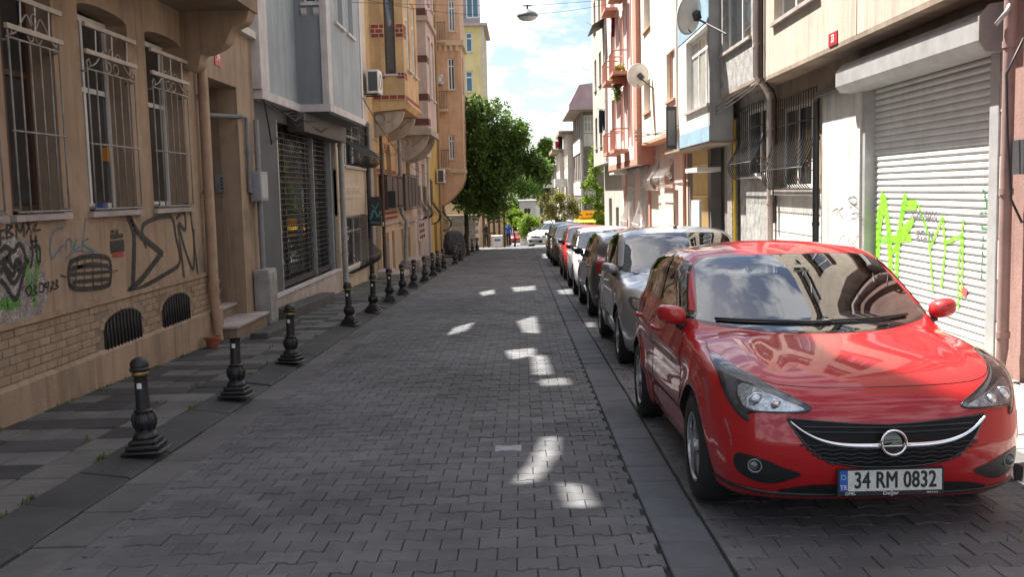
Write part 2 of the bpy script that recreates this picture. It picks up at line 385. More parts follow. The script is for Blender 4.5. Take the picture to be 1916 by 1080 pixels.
# ------------------------------------------------------------------ cars
def pchip(xs, ys):
    xs = np.array(xs, float); ys = np.array(ys, float); h = np.diff(xs); d = np.diff(ys)/h
    m = np.empty(len(xs)); m[0] = d[0]; m[-1] = d[-1]
    for i in range(1, len(xs)-1):
        m[i] = 0 if d[i-1]*d[i] <= 0 else 3*(h[i-1]+h[i])/((2*h[i]+h[i-1])/d[i-1] + (h[i]+2*h[i-1])/d[i])
    def g(x):
        x = np.clip(x, xs[0], xs[-1]); i = np.clip(np.searchsorted(xs, x)-1, 0, len(xs)-2); t = (x-xs[i])/h[i]
        return ys[i]*(1+2*t)*(1-t)**2 + h[i]*m[i]*t*(1-t)**2 + ys[i+1]*t*t*(3-2*t) + h[i]*m[i+1]*t*t*(t-1)
    return g
def smax(a, b, k):
    h = np.clip(.5+.5*(a-b)/k, 0, 1); return b*(1-h)+a*h + k*h*(1-h)
def smin(a, b, k): return -smax(-a, -b, k)
M_tyre = mat('tyre_rubber', (.012, .012, .012), .8, .2, 12, .3, 120)
M_rim = mat('alloy_rim', (.45, .46, .48), .32, .1, 9, metal=.85)
M_plastic = mat('black_trim', (.012, .012, .013), .5, .15, 20, .1, 200)
M_gblack = mat('gloss_black', (.006, .006, .007), .12, 0, coat=.6)
M_chrome = mat('chrome', (.78, .79, .8), .12, 0, metal=1.)
M_inner = mat('car_interior', (.03, .03, .032), .8, .15, 8)
M_seat = mat('seat_cloth', (.05, .05, .052), .9, .2, 12)
M_lens = mat('lamp_reflector', (.62, .64, .66), .18, .25, 40, metal=.9, bump=.5, bs=55)
M_lampdark = mat('lamp_dark', (.07, .075, .082), .2, .2, 30, coat=.8)
M_tail = mat('tail_lamp_red', (.28, .012, .014), .15, .2, 40, coat=1.)
M_plate = mat('plate_white', (.50, .50, .465), .45, .10, 30)
M_pblue = mat('plate_blue', (.02, .08, .35), .4, .05)
M_pblk = mat('plate_black', (.012, .012, .012), .5, 0)
M_wsgl = glass('car_glass', (.72, .77, .76), 1.55, 0, 3.0)
M_lampg = glass('lamp_glass', (.92, .94, .95), 1.5, 0, 1.2)
M_dkgl = mat('car_glass_dark', (.012, .014, .016), .03, 0, coat=.5, spec=.8)

class Car:
    def __init__(s, **k):
        s.__dict__.update(L=4.02, W=.868, wr=.315, ya=.84, yb=3.31, H=1.48, zlo=.17, k0=.05, tum=.28, wg=.80, wsk=.30, crown=.085,
            top=[(0, .70), (.1, .775), (.22, .83), (.45, .895), (.75, .945), (1.05, .985), (1.4, 1.0), (2.5, 1.03), (3.4, 1.07), (3.8, 1.06), (4.02, .98)],
            front=[(.15, .17), (.24, .07), (.36, .015), (.47, 0), (.58, .015), (.68, .045), (.76, .09), (.85, .2)],
            rear=[(.15, .2), (.3, .04), (.5, 0), (.7, .03), (.9, .07), (1.1, .12)],
            ws=[(.9, .80), (1.0, .99), (1.2, 1.38), (1.36, 1.72), (1.44, 1.95), (1.5, 2.2)],
            roof=[(1.4, 1.36), (1.75, 1.435), (2.1, 1.475), (2.5, 1.48), (3.1, 1.455), (3.6, 1.39), (3.9, 1.3)],
            rg=[(.9, .06), (1.1, .14), (1.3, .28), (1.42, .42)], res=1.)
        s.__dict__.update(k)
        s.g_top = pchip(*zip(*s.top)); s.g_fr = pchip(*zip(*s.front)); s.g_re = pchip(*zip(*s.rear)); s.g_ws = pchip(*zip(*s.ws)); s.g_roof = pchip(*zip(*s.roof)); s.g_rg = pchip(*zip(*s.rg))
    def f(s, x, y, z):
        ax = np.abs(x); W = s.W; L = s.L; q = np.clip(ax/W, 0, 1.3)
        sec = np.where(z > .6, -.30*(z-.6)**2-.03*np.clip(z-.85, 0, 1), -.42*(.6-z)**2)
        pl = -.05*np.abs((y-L*.5)/(L*.5))**4
        crease = .010*np.exp(-((z-.50)/.05)**2) - .012*np.exp(-((z-.40)/.07)**2) + .012*np.exp(-((z-(.80+.03*(y-1.5)))/.05)**2)
        fl = 0
        for yc in (s.ya, s.yb):
            d = np.sqrt((y-yc)**2+(z-s.wr)**2); fl = fl + .022*np.exp(-((d-s.wr-.05)/.08)**2)
        side = ax - (W*(1+pl)-.022 + sec + crease*((y > .9) & (y < L-.7)) + fl)
        crw = np.where(y < 1.5, s.crown, .03)
        top = z - (s.g_top(y) - crw*q**2.2 + getattr(s, 'ridge', .018)*np.exp(-((q-.66)/.10)**2)*np.clip((1.25-y)/.5, 0, 1)*np.clip((y-.1)/.3, 0, 1))
        fr = s.g_fr(z) + .08*q**2 + .38*q**6 - y
        re = y - (L - s.g_re(z) - .05*q**2 - .30*q**5)
        low = smax(smax(side, top, s.k0*1.2), smax(fr, re, .02), s.k0)
        low = smax(low, s.zlo - z, .04)
        zb = 1.0
        gside = ax - (s.wg - s.tum*(z-zb) - .10*np.clip(np.abs(y-2.2)-.4, 0, 3)**2*.35)
        gtop = z - (s.g_roof(y) - .05*(ax/.55)**2.2)
        gws = (s.g_ws(z) + s.wsk*(ax/.7)**2 - y)*.46
        grg = (y - (L - s.g_rg(z) - .22*(ax/.65)**2))*.8
        gr = smax(smax(gside, gtop, .10), smax(gws, grg, .03), .07)
        gr = smax(gr, .75-z, .05)
        return smin(low, gr, .035)
    def solve(s, O, D, T=1.6, n=80, off=0., outer=False):
        O = np.asarray(O, float); D = np.asarray(D, float); t = np.linspace(0, T, n)
        P = O[:, None, :] + D[:, None, :]*t[None, :, None]
        F = s.f(P[..., 0], P[..., 1], P[..., 2]) + off
        ins = F < 0
        if outer: i = n-1-np.argmax(ins[:, ::-1], 1); lo = t[np.clip(i, 0, n-1)]; hi = t[np.clip(i+1, 0, n-1)]
        else: i = np.argmax(ins, 1); hi = t[i]; lo = t[np.clip(i-1, 0, n-1)]
        for _ in range(26):
            m = (lo+hi)/2; p = O + D*m[:, None]; fm = s.f(p[:, 0], p[:, 1], p[:, 2])+off
            c = (fm < 0) if outer else (fm >= 0)
            lo = np.where(c, m, lo); hi = np.where(c, hi, m)
        return O + D*lo[:, None]
    def nrm(s, P):
        e = 2e-3; x, y, z = P.T; g = np.stack([s.f(x+e, y, z)-s.f(x-e, y, z), s.f(x, y+e, z)-s.f(x, y-e, z), s.f(x, y, z+e)-s.f(x, y, z-e)], 1)
        return g/np.maximum(np.linalg.norm(g, axis=1), 1e-9)[:, None]
    def surf(s, uv, view, off=0.):
        uv = np.asarray(uv, float); n = len(uv); O = np.zeros((n, 3)); D = np.zeros((n, 3))
        if view == 'front': O[:, 0] = uv[:, 0]; O[:, 2] = uv[:, 1]; O[:, 1] = -.3; D[:, 1] = 1; T = s.L*.62
        elif view == 'rear': O[:, 0] = uv[:, 0]; O[:, 2] = uv[:, 1]; O[:, 1] = s.L+.3; D[:, 1] = -1; T = 2.0
        elif view in ('left', 'right'):
            sg = -1 if view == 'left' else 1; O[:, 1] = uv[:, 0]; O[:, 2] = uv[:, 1]; O[:, 0] = sg*1.3; D[:, 0] = -sg; T = 1.2
        else: O[:, :2] = uv; O[:, 2] = 2.2; D[:, 2] = -1; T = 2.0
        p = s.solve(O, D, T, 160); return p + s.nrm(p)*off
    def shell(s, off=0., nv=120, n1=90, nc=34):
        a, b = 1.0, s.L-.95; rings = []
        for i in range(nc): t = math.pi/2*(1 - (i+.35)/nc); rings.append((a, -math.sin(t), math.cos(t)))
        for i in range(n1+1): rings.append((a+(b-a)*i/n1, 0., 1.))
        for i in range(nc-1, -1, -1): t = math.pi/2*(1 - (i+.35)/nc); rings.append((b, math.sin(t), math.cos(t)))
        th = (np.arange(nv)+.5)/nv*2*math.pi; O = []; D = []
        for (yy, dy, rr) in rings:
            for t in th: O.append((0, yy, .66)); D.append((rr*math.cos(t), dy, rr*math.sin(t)))
        p = s.solve(O, D, 2.2, 110, off, True)
        m = len(rings); F = []
        for i in range(m-1):
            for j in range(nv): F.append((i*nv+j, (i+1)*nv+j, (i+1)*nv+(j+1) % nv, i*nv+(j+1) % nv))
        F.append(tuple(range(nv))); F.append(tuple(range(m*nv-1, (m-1)*nv-1, -1)))
        return p, F
    def patch(s, name, poly, view, off, m, parent, step=.03, smooth=True):
        n = len(poly); d = []
        for i in range(n):
            a = Vector(poly[i]); b = Vector(poly[(i+1) % n]); k = max(1, int((b-a).length/step))
            d += [a.lerp(b, j/k) for j in range(k)]
        xs = [p[0] for p in poly]; zs = [p[1] for p in poly]; pts = list(d)
        for gx in np.arange(min(xs)+step*.5, max(xs), step):
            for g2 in np.arange(min(zs)+step*.5, max(zs), step):
                if inpoly(gx, g2, poly): pts.append(Vector((gx, g2)))
        vv, ee, fc, *_ = geometry.delaunay_2d_cdt(pts, [(i, (i+1) % len(d)) for i in range(len(d))], [], 1, 1e-5)
        p = s.surf([(q[0], q[1]) for q in vv], view, off)
        o = mobj(name, p, [tuple(f) for f in fc], m, parent, smooth)
        bm = bmesh.new(); bm.from_mesh(o.data); bmesh.ops.recalc_face_normals(bm, faces=bm.faces)
        # make sure normals look outwards
        bm.faces.ensure_lookup_table()
        if len(bm.faces):
            fs = bm.faces[:20]; nn = s.nrm(np.array([tuple(f.calc_center_median()) for f in fs])); c = sum(f.normal.dot(Vector(q)) for f, q in zip(fs, nn))
            if c < 0: bmesh.ops.reverse_faces(bm, faces=bm.faces)
        bm.to_mesh(o.data); bm.free(); return o
    def line(s, pts, view, r=.0035, off=-.001, step=.03):
        d = []
        for i in range(len(pts)-1):
            a = Vector(pts[i]); b = Vector(pts[i+1]); k = max(1, int((b-a).length/step)); d += [a.lerp(b, j/k) for j in range(k)]
        d.append(Vector(pts[-1])); return [tuple(p) for p in s.surf([(q[0], q[1]) for q in d], view, off)]
def inpoly(x, y, poly):
    c = False; n = len(poly)
    for i in range(n):
        x1, y1 = poly[i][0], poly[i][1]; x2, y2 = poly[i-1][0], poly[i-1][1]
        if (y1 > y) != (y2 > y) and x < (x2-x1)*(y-y1)/(y2-y1)+x1: c = not c
    return c
def smooth_poly(p, k=4, closed=True):
    n = len(p); o = []
    for i in range(n if closed else n-1):
        g = lambda j: Vector(p[j % n]) if closed else Vector(p[max(0, min(n-1, j))])
        a, b, c, d = g(i-1), g(i), g(i+1), g(i+2)
        for j in range(k):
            t = j/k; o.append(tuple(.5*((2*b)+(c-a)*t+(2*a-5*b+4*c-d)*t*t+(3*b-a-3*c+d)*t**3)))
    if not closed: o.append(tuple(p[-1]))
    return o
mir = lambda poly: [(-a, b) for a, b in poly]
def wheel(root, x, y, r, side, hub=.6, spokes=5):
    wd = .195; b = MB(); o = side
    prof = [(r*.66, -wd/2), (r*.9, -wd/2), (r*.985, -wd*.38), (r, -wd*.2), (r, wd*.2), (r*.985, wd*.38), (r*.9, wd/2), (r*.7, wd/2), (r*.655, wd*.42)]
    b.lathe(prof, (x, y, r), 36, 'X', False); t = b.build('wheel', M_tyre, root); autosmooth(t, 45)
    xo = x + o*wd*.40; q = MB()
    q.lathe([(r*.66, -.035), (r*.66, .0), (r*.2, .004)], (x, y, r), 24, 'X')
    rim = MB()
    ring = [(xo, y+math.cos(a)*r*.64, r+math.sin(a)*r*.64) for a in np.linspace(0, 2*math.pi, 33)[:-1]]
    rim.tube(ring, .016, 6, True)
    for k in range(spokes):
        a = 2*math.pi*k/spokes+.3
        for da in (-.13, .13):
            rim.obox((xo-o*.006, y+math.cos(a+da)*r*.36, r+math.sin(a+da)*r*.36), (.012, 0, 0), (0, math.cos(a+da*.5)*r*.29, math.sin(a+da*.5)*r*.29), (0, -math.sin(a)*.017, math.cos(a)*.017))
    rim.lathe([(r*.16, -.03), (r*.16, .012), (r*.1, .016)], (xo-o*.01, y, r), 14, 'X')
    rim.build('rim', M_rim, t); q.build('brake_disc', M_inner, t)
def make_car(name, label, paint, c, detail=1, plate=None, rear_near=False, group=None, mirror_mat=None, plate_text=None, lamp_style=None, cladding=False):
    root = thing(name, label, 'car', group=group); L, W = c.L, c.W
    hi = detail >= 2
    p, F = c.shell(0, *((190, 150, 56) if detail == 3 else (120, 90, 34) if detail == 2 else (68, 46, 19)))
    body = mobj('body', p, F, [paint, M_plastic], root, True)
    bm = bmesh.new(); bm.from_mesh(body.data); bmesh.ops.recalc_face_normals(bm, faces=bm.faces); bm.to_mesh(body.data); bm.free()
    # wheel arches
    cut = MB()
    for yc in (c.ya, c.yb):
        for sg in (-1, 1): cut.lathe([(c.wr+.05, min(sg*(W-.30), sg*(W+.25))), (c.wr+.05, max(sg*(W-.30), sg*(W+.25)))], (0, yc, c.wr), 48, 'X')
    co = cut.build('cut', M_plastic); co.data.materials.clear(); co.data.materials.append(paint); co.data.materials.append(M_plastic)
    bm = bmesh.new(); bm.from_mesh(co.data); bmesh.ops.recalc_face_normals(bm, faces=bm.faces)
    for f_ in bm.faces: f_.material_index = 1
    bm.to_mesh(co.data); bm.free()
    md = body.modifiers.new('arch', 'BOOLEAN'); md.object = co; md.operation = 'DIFFERENCE'; md.solver = 'EXACT'
    dg = bpy.context.evaluated_depsgraph_get(); me = bpy.data.meshes.new_from_object(body.evaluated_get(dg)); body.modifiers.clear(); old = body.data; body.data = me; me.name = 'body'
    bpy.data.objects.remove(co); bpy.data.meshes.remove(old)
    # glass outlines
    def gw(z, ins): return c.wg - c.tum*(z-1.0) - ins
    zt = c.H - .115; zb0 = c.zws if hasattr(c, 'zws') else 1.0
    ws = [(-gw(zb0, .075), zb0+.015), (-gw(zb0, .25), zb0-.012), (-.25, zb0-.028), (.25, zb0-.028), (gw(zb0, .25), zb0-.012), (gw(zb0, .075), zb0+.015)]
    for t in np.linspace(.2, .9, 5): z = zb0+(zt-zb0)*t; ws.append((gw(z, .078), z))
    ws += [(gw(zt, .10), zt-.015), (gw(zt, .16), zt+.012), (.25, zt+.028), (-.25, zt+.028), (-gw(zt, .16), zt+.012), (-gw(zt, .10), zt-.015)]
    for t in np.linspace(.9, .2, 5): z = zb0+(zt-zb0)*t; ws.append((-gw(z, .078), z))
    bl = lambda y: float(c.g_top(np.array([y]))[0])
    rf = lambda y: float(c.g_roof(np.array([y]))[0])-.115
    y0 = float(c.g_ws(np.array([bl(1.3)+.05]))[0])+.30; y1 = c.swin if hasattr(c, 'swin') else L-.62
    yB = (y0+y1)/2+.10
    up = [(y, min(rf(y), 1.0+(y-y0)*.60)) for y in np.linspace(y0+.05, y1-.10, 12)]
    def clipped(a, b):
        lo = [(a, bl(a)+.035), (b, bl(b)+.035)]
        tops = [(a, np.interp(a, [q[0] for q in up], [q[1] for q in up]))] + [q for q in up if a+.03 < q[0] < b-.03] + [(b, np.interp(b, [q[0] for q in up], [q[1] for q in up]))]
        return [lo[0], lo[1]] + tops[::-1]
    swf = clipped(y0+.06, yB-.03); swr = clipped(yB+.03, y1-.03)
    swr[1] = (swr[1][0], swr[1][1]+.03)
    swr = swr[:2] + [(y1+.05, swr[1][1]+.10)] + swr[2:]
    dlo = [(y0-.06, bl(y0)+.02), (y1+.06, bl(y1)+.02), (y1+.09, bl(y1)+.13)] + [(q[0], q[1]+.022) for q in up[::-1]]
    rzt = c.H-.14; rw = [(-.55, 1.08), (.55, 1.08), (.50, rzt), (-.50, rzt)]
    if hi:                                            # open the shell behind the glass
        shr = lambda poly, d: [((a-cx)*(1-d)+cx, (b-cz)*(1-d*1.4)+cz) for a, b in poly for cx, cz in [(np.mean([q[0] for q in poly]), np.mean([q[1] for q in poly]))]]
        w1, s1, s2 = shr(ws, .035), shr(swf, .06), shr(swr, .06)
        bm = bmesh.new(); bm.from_mesh(me); kill = []
        for f_ in bm.faces:
            q = f_.calc_center_median(); n = f_.normal
            if q.z < .9: continue
            if q.y < L*.55 and n.y < -.2 and inpoly(q.x, q.z, w1): kill.append(f_)
            elif abs(n.x) > .5 and (inpoly(q.y, q.z, s1) or inpoly(q.y, q.z, s2)): kill.append(f_)
            elif q.y > L*.7 and n.y > .3 and inpoly(q.x, q.z, shr(rw, .08)): kill.append(f_)
        bmesh.ops.delete(bm, geom=kill, context='FACES'); bm.to_mesh(me); bm.free()
        pi, Fi = c.shell(.045, 90, 70, 20)
        Fk = []; Fi = Fi[:-2]; cen = pi[np.array(Fi)].mean(1); nn_ = c.nrm(cen)
        for q, m_, n_ in zip(Fi, cen, nn_):
            if m_[2] < .45 or len(q) > 4: continue
            if m_[1] < .95: continue
            if m_[2] > .9 and ((m_[1] < L*.55 and n_[1] < -.2 and inpoly(m_[0], m_[2], ws)) or (abs(n_[0]) > .4 and (inpoly(m_[1], m_[2], swf) or inpoly(m_[1], m_[2], swr))) or (m_[1] > L*.7 and n_[1] > .3 and inpoly(m_[0], m_[2], rw))): continue
            Fk.append(q)
        mobj('interior_trim', pi, Fk, M_inner, root, True)
    gm = M_wsgl if hi else M_dkgl
    # black surround of the side glazing, windscreen frit
    if not hi:
        for v_ in ('left', 'right'): c.patch('window_surround', dlo, v_, .003, M_gblack, root, .06)
    def ring(name, poly, view, wd, off, m):
        cx, cz = np.mean([q[0] for q in poly]), np.mean([q[1] for q in poly]); P2 = smooth_poly(poly, 3) if len(poly) > 8 else poly
        n = len(P2); dd = []
        for i in range(n):
            a = Vector(P2[i]); b = Vector(P2[(i+1) % n]); k = max(1, int((b-a).length/.04)); dd += [a.lerp(b, j/k) for j in range(k)]
        n = len(dd); outp = []; inp = []
        for i in range(n):
            t = dd[(i+1) % n]-dd[i-1]; nn = Vector((t.y, -t.x)).normalized()
            if nn.dot(dd[i]-Vector((cx, cz))) < 0: nn = -nn
            outp.append(dd[i]+nn*.006); inp.append(dd[i]-nn*wd)
        pp = c.surf([tuple(q) for q in outp+inp], view, off)
        return mobj(name, pp, [(i, (i+1) % n, n+(i+1) % n, n+i) for i in range(n)], m, root, True)
    g_ = c.patch('windscreen', ws, 'front', .004, gm, root, .05)
    ring('windscreen_seal', ws, 'front', .022, .002, M_gblack)
    for v_ in ('left', 'right'):
        c.patch('side_window', swf, v_, .005, gm, root, .05); c.patch('side_window', swr, v_, .005, gm, root, .05)
        if hi:
            ring('window_seal', swf, v_, .028, .003, M_gblack); ring('window_seal', swr, v_, .028, .003, M_gblack)
            c.patch('pillar_trim', clipped(yB-.07, yB+.07), v_, .009, M_gblack, root, .04)
    c.patch('rear_window', rw, 'rear', .005, gm, root, .06)
    if hi: ring('rear_window_seal', rw, 'rear', .075, .002, M_gblack)
    # wheels
    for yc in (c.ya, c.yb):
        for sg in (-1, 1): wheel(root, sg*(W-.115), yc, c.wr, sg)
    # seams
    def seam(name, pts, view, r=.004, m=M_gblack):
        MB().tube(c.line(pts, view), r, 5).build(name, m, root)
    for v_ in ('left', 'right'):
        sy = y0+.02
        if detail >= 2:
            seam('door_seam', [(sy-.10, .98), (sy-.14, .75), (sy-.10, .40), (sy-.05, .27), (yB-.02, .25), (yB-.03, .6), (yB-.02, 1.02)], v_)
            seam('door_seam', [(yB+.01, .25), (c.yb-.45, .26), (c.yb-.42, .45), (c.yb-.16, .72), (y1+.04, .86), (y1+.06, 1.05)], v_)
        sg = -1 if v_ == 'left' else 1
        for hy in (yB-.16, y1-.06):
            q = c.surf([(hy, .86)], v_, .018)[0]; b = MB().tube([(q[0]-sg*.03, hy-.11, q[2]-.004), (q[0], hy-.085, q[2]), (q[0]+sg*.006, hy, q[2]+.004), (q[0], hy+.085, q[2]), (q[0]-sg*.03, hy+.11, q[2]-.004)], [.012, .016, .018, .016, .012], 8)
            b.build('door_handle', paint, root, True)
        # mirrors
        mx_, my_, mz_ = sg*(W-.015), y0+.02, bl(1.4)+.045
        v3 = []; f3 = []; nu, nv = 14, 16
        for i in range(nu+1):
            t = math.pi*i/nu
            for j in range(nv):
                a = 2*math.pi*j/nv; sx = abs(math.cos(a))**.75*math.copysign(1, math.cos(a)); sz = abs(math.sin(a))**.75*math.copysign(1, math.sin(a))
                yy = -math.cos(t)*.085; rr = math.sin(t)**.6
                if yy > .03: yy = .03
                v3.append((mx_+sg*.02+.092*rr*sx, my_+yy+.05*abs(sx)*rr*(1 if sg*sx > 0 else 0), mz_+.062*rr*sz+.010*sg*sx*rr))
        for i in range(nu):
            for j in range(nv): f3.append((i*nv+j, i*nv+(j+1) % nv, (i+1)*nv+(j+1) % nv, (i+1)*nv+j))
        mo = mobj('door_mirror', v3, f3, mirror_mat or paint, root, True)
        MB().tube([(sg*(W-.10), my_+.03, mz_-.09), (mx_-sg*.02, my_+.02, mz_-.055)], [.035, .03], 8).build('mirror_arm', M_plastic, mo, True)
    # number plates
    pz = getattr(c, 'pz', .36)
    for view, yy, sg in (('front', None, -1), ('rear', None, 1)):
        zz = pz if view == 'front' else .62
        q = c.surf([(0, zz)], view)[0]; yp = q[1]+sg*.022
        po = P('number_plate', M_pblk, root, (-.27, .27, yp-.008, yp+.008, zz-.078, zz+.06))
        P('plate_face', M_plate, po, (-.218, .258, yp+sg*.009, yp+sg*.0110, zz-.054, zz+.052))
        P('plate_band', M_pblue, po, (-sg*.0-.260, -.219, yp+sg*.009, yp+sg*.0112, zz-.054, zz+.052))
        if plate_text and view == 'front':
            Mx = Matrix(((1, 0, 0, .022), (0, 0, -1, yp-.0115), (0, 1, 0, zz-.002), (0, 0, 0, 1)))
            text_obj('plate_number', plate_text, .118, M_pblk, po, Mx, .70, .0, .0008, space=1.03, fat=.0024)
            text_obj('plate_code', 'TR', .034, M_plate, po, Matrix(((1, 0, 0, -.240), (0, 0, -1, yp-.0118), (0, 1, 0, zz-.035), (0, 0, 0, 1))), .9, .0006, .0006)
            MB().tube([(-.240+.012*math.cos(a), yp-.012, zz+.018+.012*math.sin(a)) for a in np.linspace(0, 6.28, 13)[:-1]], .0022, 4, True).build('plate_seal', mat('seal_green', (.25, .45, .3), .5, .1), po)
            for tx, ss, xx in (('OPEL', .020, -.205), ('Değer', .026, .0), ('444 4 516', .012, .21)):
                text_obj('frame_lettering', tx, ss, M_plate, po, Matrix(((1, 0, 0, xx), (0, 0, -1, yp-.0092), (0, 1, 0, zz-.067), (0, 0, 0, 1))), 1.15, .0004, .0004)
        elif view == 'front':
            b = MB()
            for k in range(7): xx = -.18+k*.062; b.box(xx, xx+.035, yp-.0122, yp-.0112, zz-.035, zz+.033)
            b.build('plate_number', M_pblk, po)
    return root, dict(c=c, root=root, paint=paint, bl=bl, y0=y0, y1=y1, zb0=zb0, yB=yB, ws=ws)

M_red = mat('red_paint', (.36, .006, .009), .5, .06, 3, coat=1., spec=.25, dirt=((.30, .055, .05), 3.5, .60, .85))
M_silver = mat('silver_paint', (.34, .35, .37), .30, .04, 3, metal=.65, coat=1.)
M_grey = mat('dark_grey_paint', (.075, .072, .070), .3, .04, 3, metal=.4, coat=1.)
M_white = mat('white_paint', (.72, .73, .74), .3, .03, 3, coat=1.)
M_red2 = mat('bright_red_paint', (.45, .012, .015), .3, .04, 3, coat=1.)
M_brown = mat('brown_grey_paint', (.10, .085, .075), .3, .04, 3, metal=.3, coat=1.)
M_black = mat('black_paint', (.012, .013, .016), .25, .04, 3, coat=1.)
CARG = 'cars parked along the right kerb'
def place(o, x, y, rz=0): o.location = (x, y, gz(y)+.002); o.rotation_euler = (-SLOPE if abs(rz) < .5 else SLOPE, 0, rz)

# --- the red hatchback in front
hc = Car(pz=.315)
hero, H = make_car('red_hatchback', 'glossy red hatchback with number plate 34 RM 0832 parked nearest the camera', M_red, hc, 3, group=CARG, plate_text='34 RM 0832')
def hero_front(c, root, paint):
    D = -.045
    gr = smooth_poly([(-.515, .672), (-.44, .668), (0, .640), (.44, .668), (.515, .672), (.50, .64), (.43, .54), (.33, .465), (.18, .432), (0, .425), (-.18, .432), (-.33, .465), (-.43, .54), (-.50, .64)], 3); gr = [(a*.97, b+D) for a, b in gr]
    g = c.patch('grille', gr, 'front', .003, mat('grille_mesh_black', (.007, .007, .008), .55, .1, 30, spec=.2), root, .025)
    b = MB()                                           # wavy slats of the lower grille
    for k in range(5):
        zz = .455+D+k*.022; hwid = .33+.03*k-.02*(k == 0)
        pts = [(x, zz + .004*math.sin(x*70)) for x in np.linspace(-hwid, hwid, 60)]
        bb = MB().tube([tuple(q) for q in c.surf(pts, 'front', .006)], .005, 5); bb.build('slat', M_plastic, g, True)
    for zz in (.60+D, .625+D):
        MB().tube([tuple(q) for q in c.surf([(x, zz+.02*abs(x)) for x in np.linspace(-.44, .44, 30)], 'front', .006)], .006, 5).build('slat', M_plastic, g, True)
    # chrome bar, smile shaped
    xs = np.linspace(-.49, .49, 50); cz = lambda x: .538+D+.122*(abs(x)/.49)**4
    up = c.surf([(x, cz(x)+.012*(1-.5*(abs(x)/.505)**2)) for x in xs], 'front', .012); mid = c.surf([(x, cz(x)) for x in xs], 'front', .030); dn = c.surf([(x, cz(x)-.014*(1-.5*(abs(x)/.505)**2)) for x in xs], 'front', .012)
    n = len(xs); mobj('chrome_bar', list(up)+list(mid)+list(dn), [(i, i+1, n+i+1, n+i) for i in range(n-1)]+[(n+i, n+i+1, 2*n+i+1, 2*n+i) for i in range(n-1)], M_chrome, root, True)
    MB().tube([tuple(q) for q in c.surf([(a, b_) for a, b_ in gr], 'front', .002)], .006, 5, True).build('grille_rim', M_gblack, root, True)
    # badge: ring with a lightning bolt
    q = c.surf([(0, .515)], 'front', .045)[0]; em = MB().tube([(.062*math.cos(a), q[1], .515+.062*math.sin(a)) for a in np.linspace(0, 6.2832, 41)[:-1]], .0075, 8, True).build('badge', M_chrome, root, True)
    zb = [(-.085, .008), (-.012, .016), (.040, .014), (.008, -.004), (.085, -.008), (.012, -.016), (-.040, -.014), (-.008, .004)]
    zb = [(-.088, .012), (.042, .012), (.000, -.001), (.088, -.012), (-.042, -.012), (.000, .001)]
    MB().prism([(x, q[1]-.006, .515+z) for x, z in zb], (0, .010, 0)).build('bolt', M_chrome, em)
    c.patch('badge_disc', [(.058*math.cos(a), .515+.058*math.sin(a)) for a in np.linspace(0, 6.2832, 21)[:-1]], 'front', .028, M_gblack, root, .03)
    hl = [(.385, .672), (.40, .694), (.47, .733), (.57, .782), (.66, .832), (.735, .874), (.768, .870), (.778, .825), (.775, .76), (.755, .695), (.725, .640), (.69, .607), (.676, .612), (.682, .640), (.64, .654), (.55, .657), (.44, .658)]
    refl = [(.415, .672), (.50, .712), (.60, .757), (.68, .782), (.712, .755), (.702, .69), (.66, .662), (.53, .662)]
    outer = [(.705, .785), (.745, .825), (.758, .81), (.755, .745), (.735, .685), (.715, .685), (.722, .735)]
    fog = smooth_poly([(a, b-.02) for a, b in [(.44, .365), (.52, .395), (.62, .435), (.72, .45), (.745, .42), (.735, .36), (.68, .315), (.58, .30), (.48, .335)]], 3)
    for sg in (1, -1):
        mm = (lambda p: p) if sg > 0 else mir
        h = c.patch('headlight', mm(smooth_poly(hl, 3)), 'front', .002, M_lampdark, root, .025)
        c.patch('reflector', mm(smooth_poly(refl, 3)), 'front', .006, M_lens, h, .02)
        c.patch('indicator', mm(smooth_poly(outer, 3)), 'front', .006, mat('lamp_grey', (.16, .165, .17), .25, .2, 30, coat=.5), h, .02)
        for (lx, lz, lr) in ((.635, .712, .034), (.55, .694, .024)):
            p0 = c.surf([(sg*lx, lz)], 'front', .010)[0]; n0 = c.nrm(p0[None])[0]; cc = [tuple(p0+np.array([lr*math.cos(a), 0, lr*math.sin(a)])+n0*.0) for a in np.linspace(0, 6.283, 19)[:-1]]
            MB().tube(cc, .004, 5, True).build('lamp_ring', M_chrome, h, True)
            MB().lathe([(lr*.95, 0), (lr*.8, -.006), (lr*.4, -.012), (.002, -.014)], tuple(p0), 16, 'Y').build('bulb_lens', M_lens, h, True)
        c.patch('headlight_cover', mm(smooth_poly(hl, 3)), 'front', .014, M_lampg, h, .03)
        MB().tube([tuple(q) for q in c.surf(mm(smooth_poly(hl, 3)), 'front', .001)], .005, 5, True).build('headlight_seal', M_gblack, h, True)
        fg = c.patch('fog_recess', mm(fog), 'front', .002, M_plastic, root, .025)
        p0 = c.surf([(sg*.655, .375)], 'front', .006)[0]
        MB().tube([(p0[0]+.034*math.cos(a)*.95, p0[1]-.004+abs(0)*0+sg*.034*math.cos(a)*.35, p0[2]+.034*math.sin(a)) for a in np.linspace(0, 6.283, 19)[:-1]], .005, 5, True).build('fog_light', MATS['lamp_grey'], fg, True)
        MB().lathe([(.031, .006), (.022, -.004), (.003, -.009)], tuple(p0), 16, 'Y').build('fog_lens', M_lampdark, fg, True)
    lo = smooth_poly([(-.54, .240), (-.38, .282), (0, .288), (.38, .282), (.54, .240), (.40, .218), (0, .214), (-.40, .218)], 3)
    c.patch('lower_intake', lo, 'front', .003, M_plastic, root, .03)
    # bonnet shut line, swage lines
    pts = smooth_poly([(-.66, .838), (-.56, .795), (-.40, .778), (0, .772), (.40, .778), (.56, .795), (.66, .838)], 6, False)
    MB().tube(c.line(pts, 'front'), .0035, 5).build('bonnet_seam', M_gblack, root)
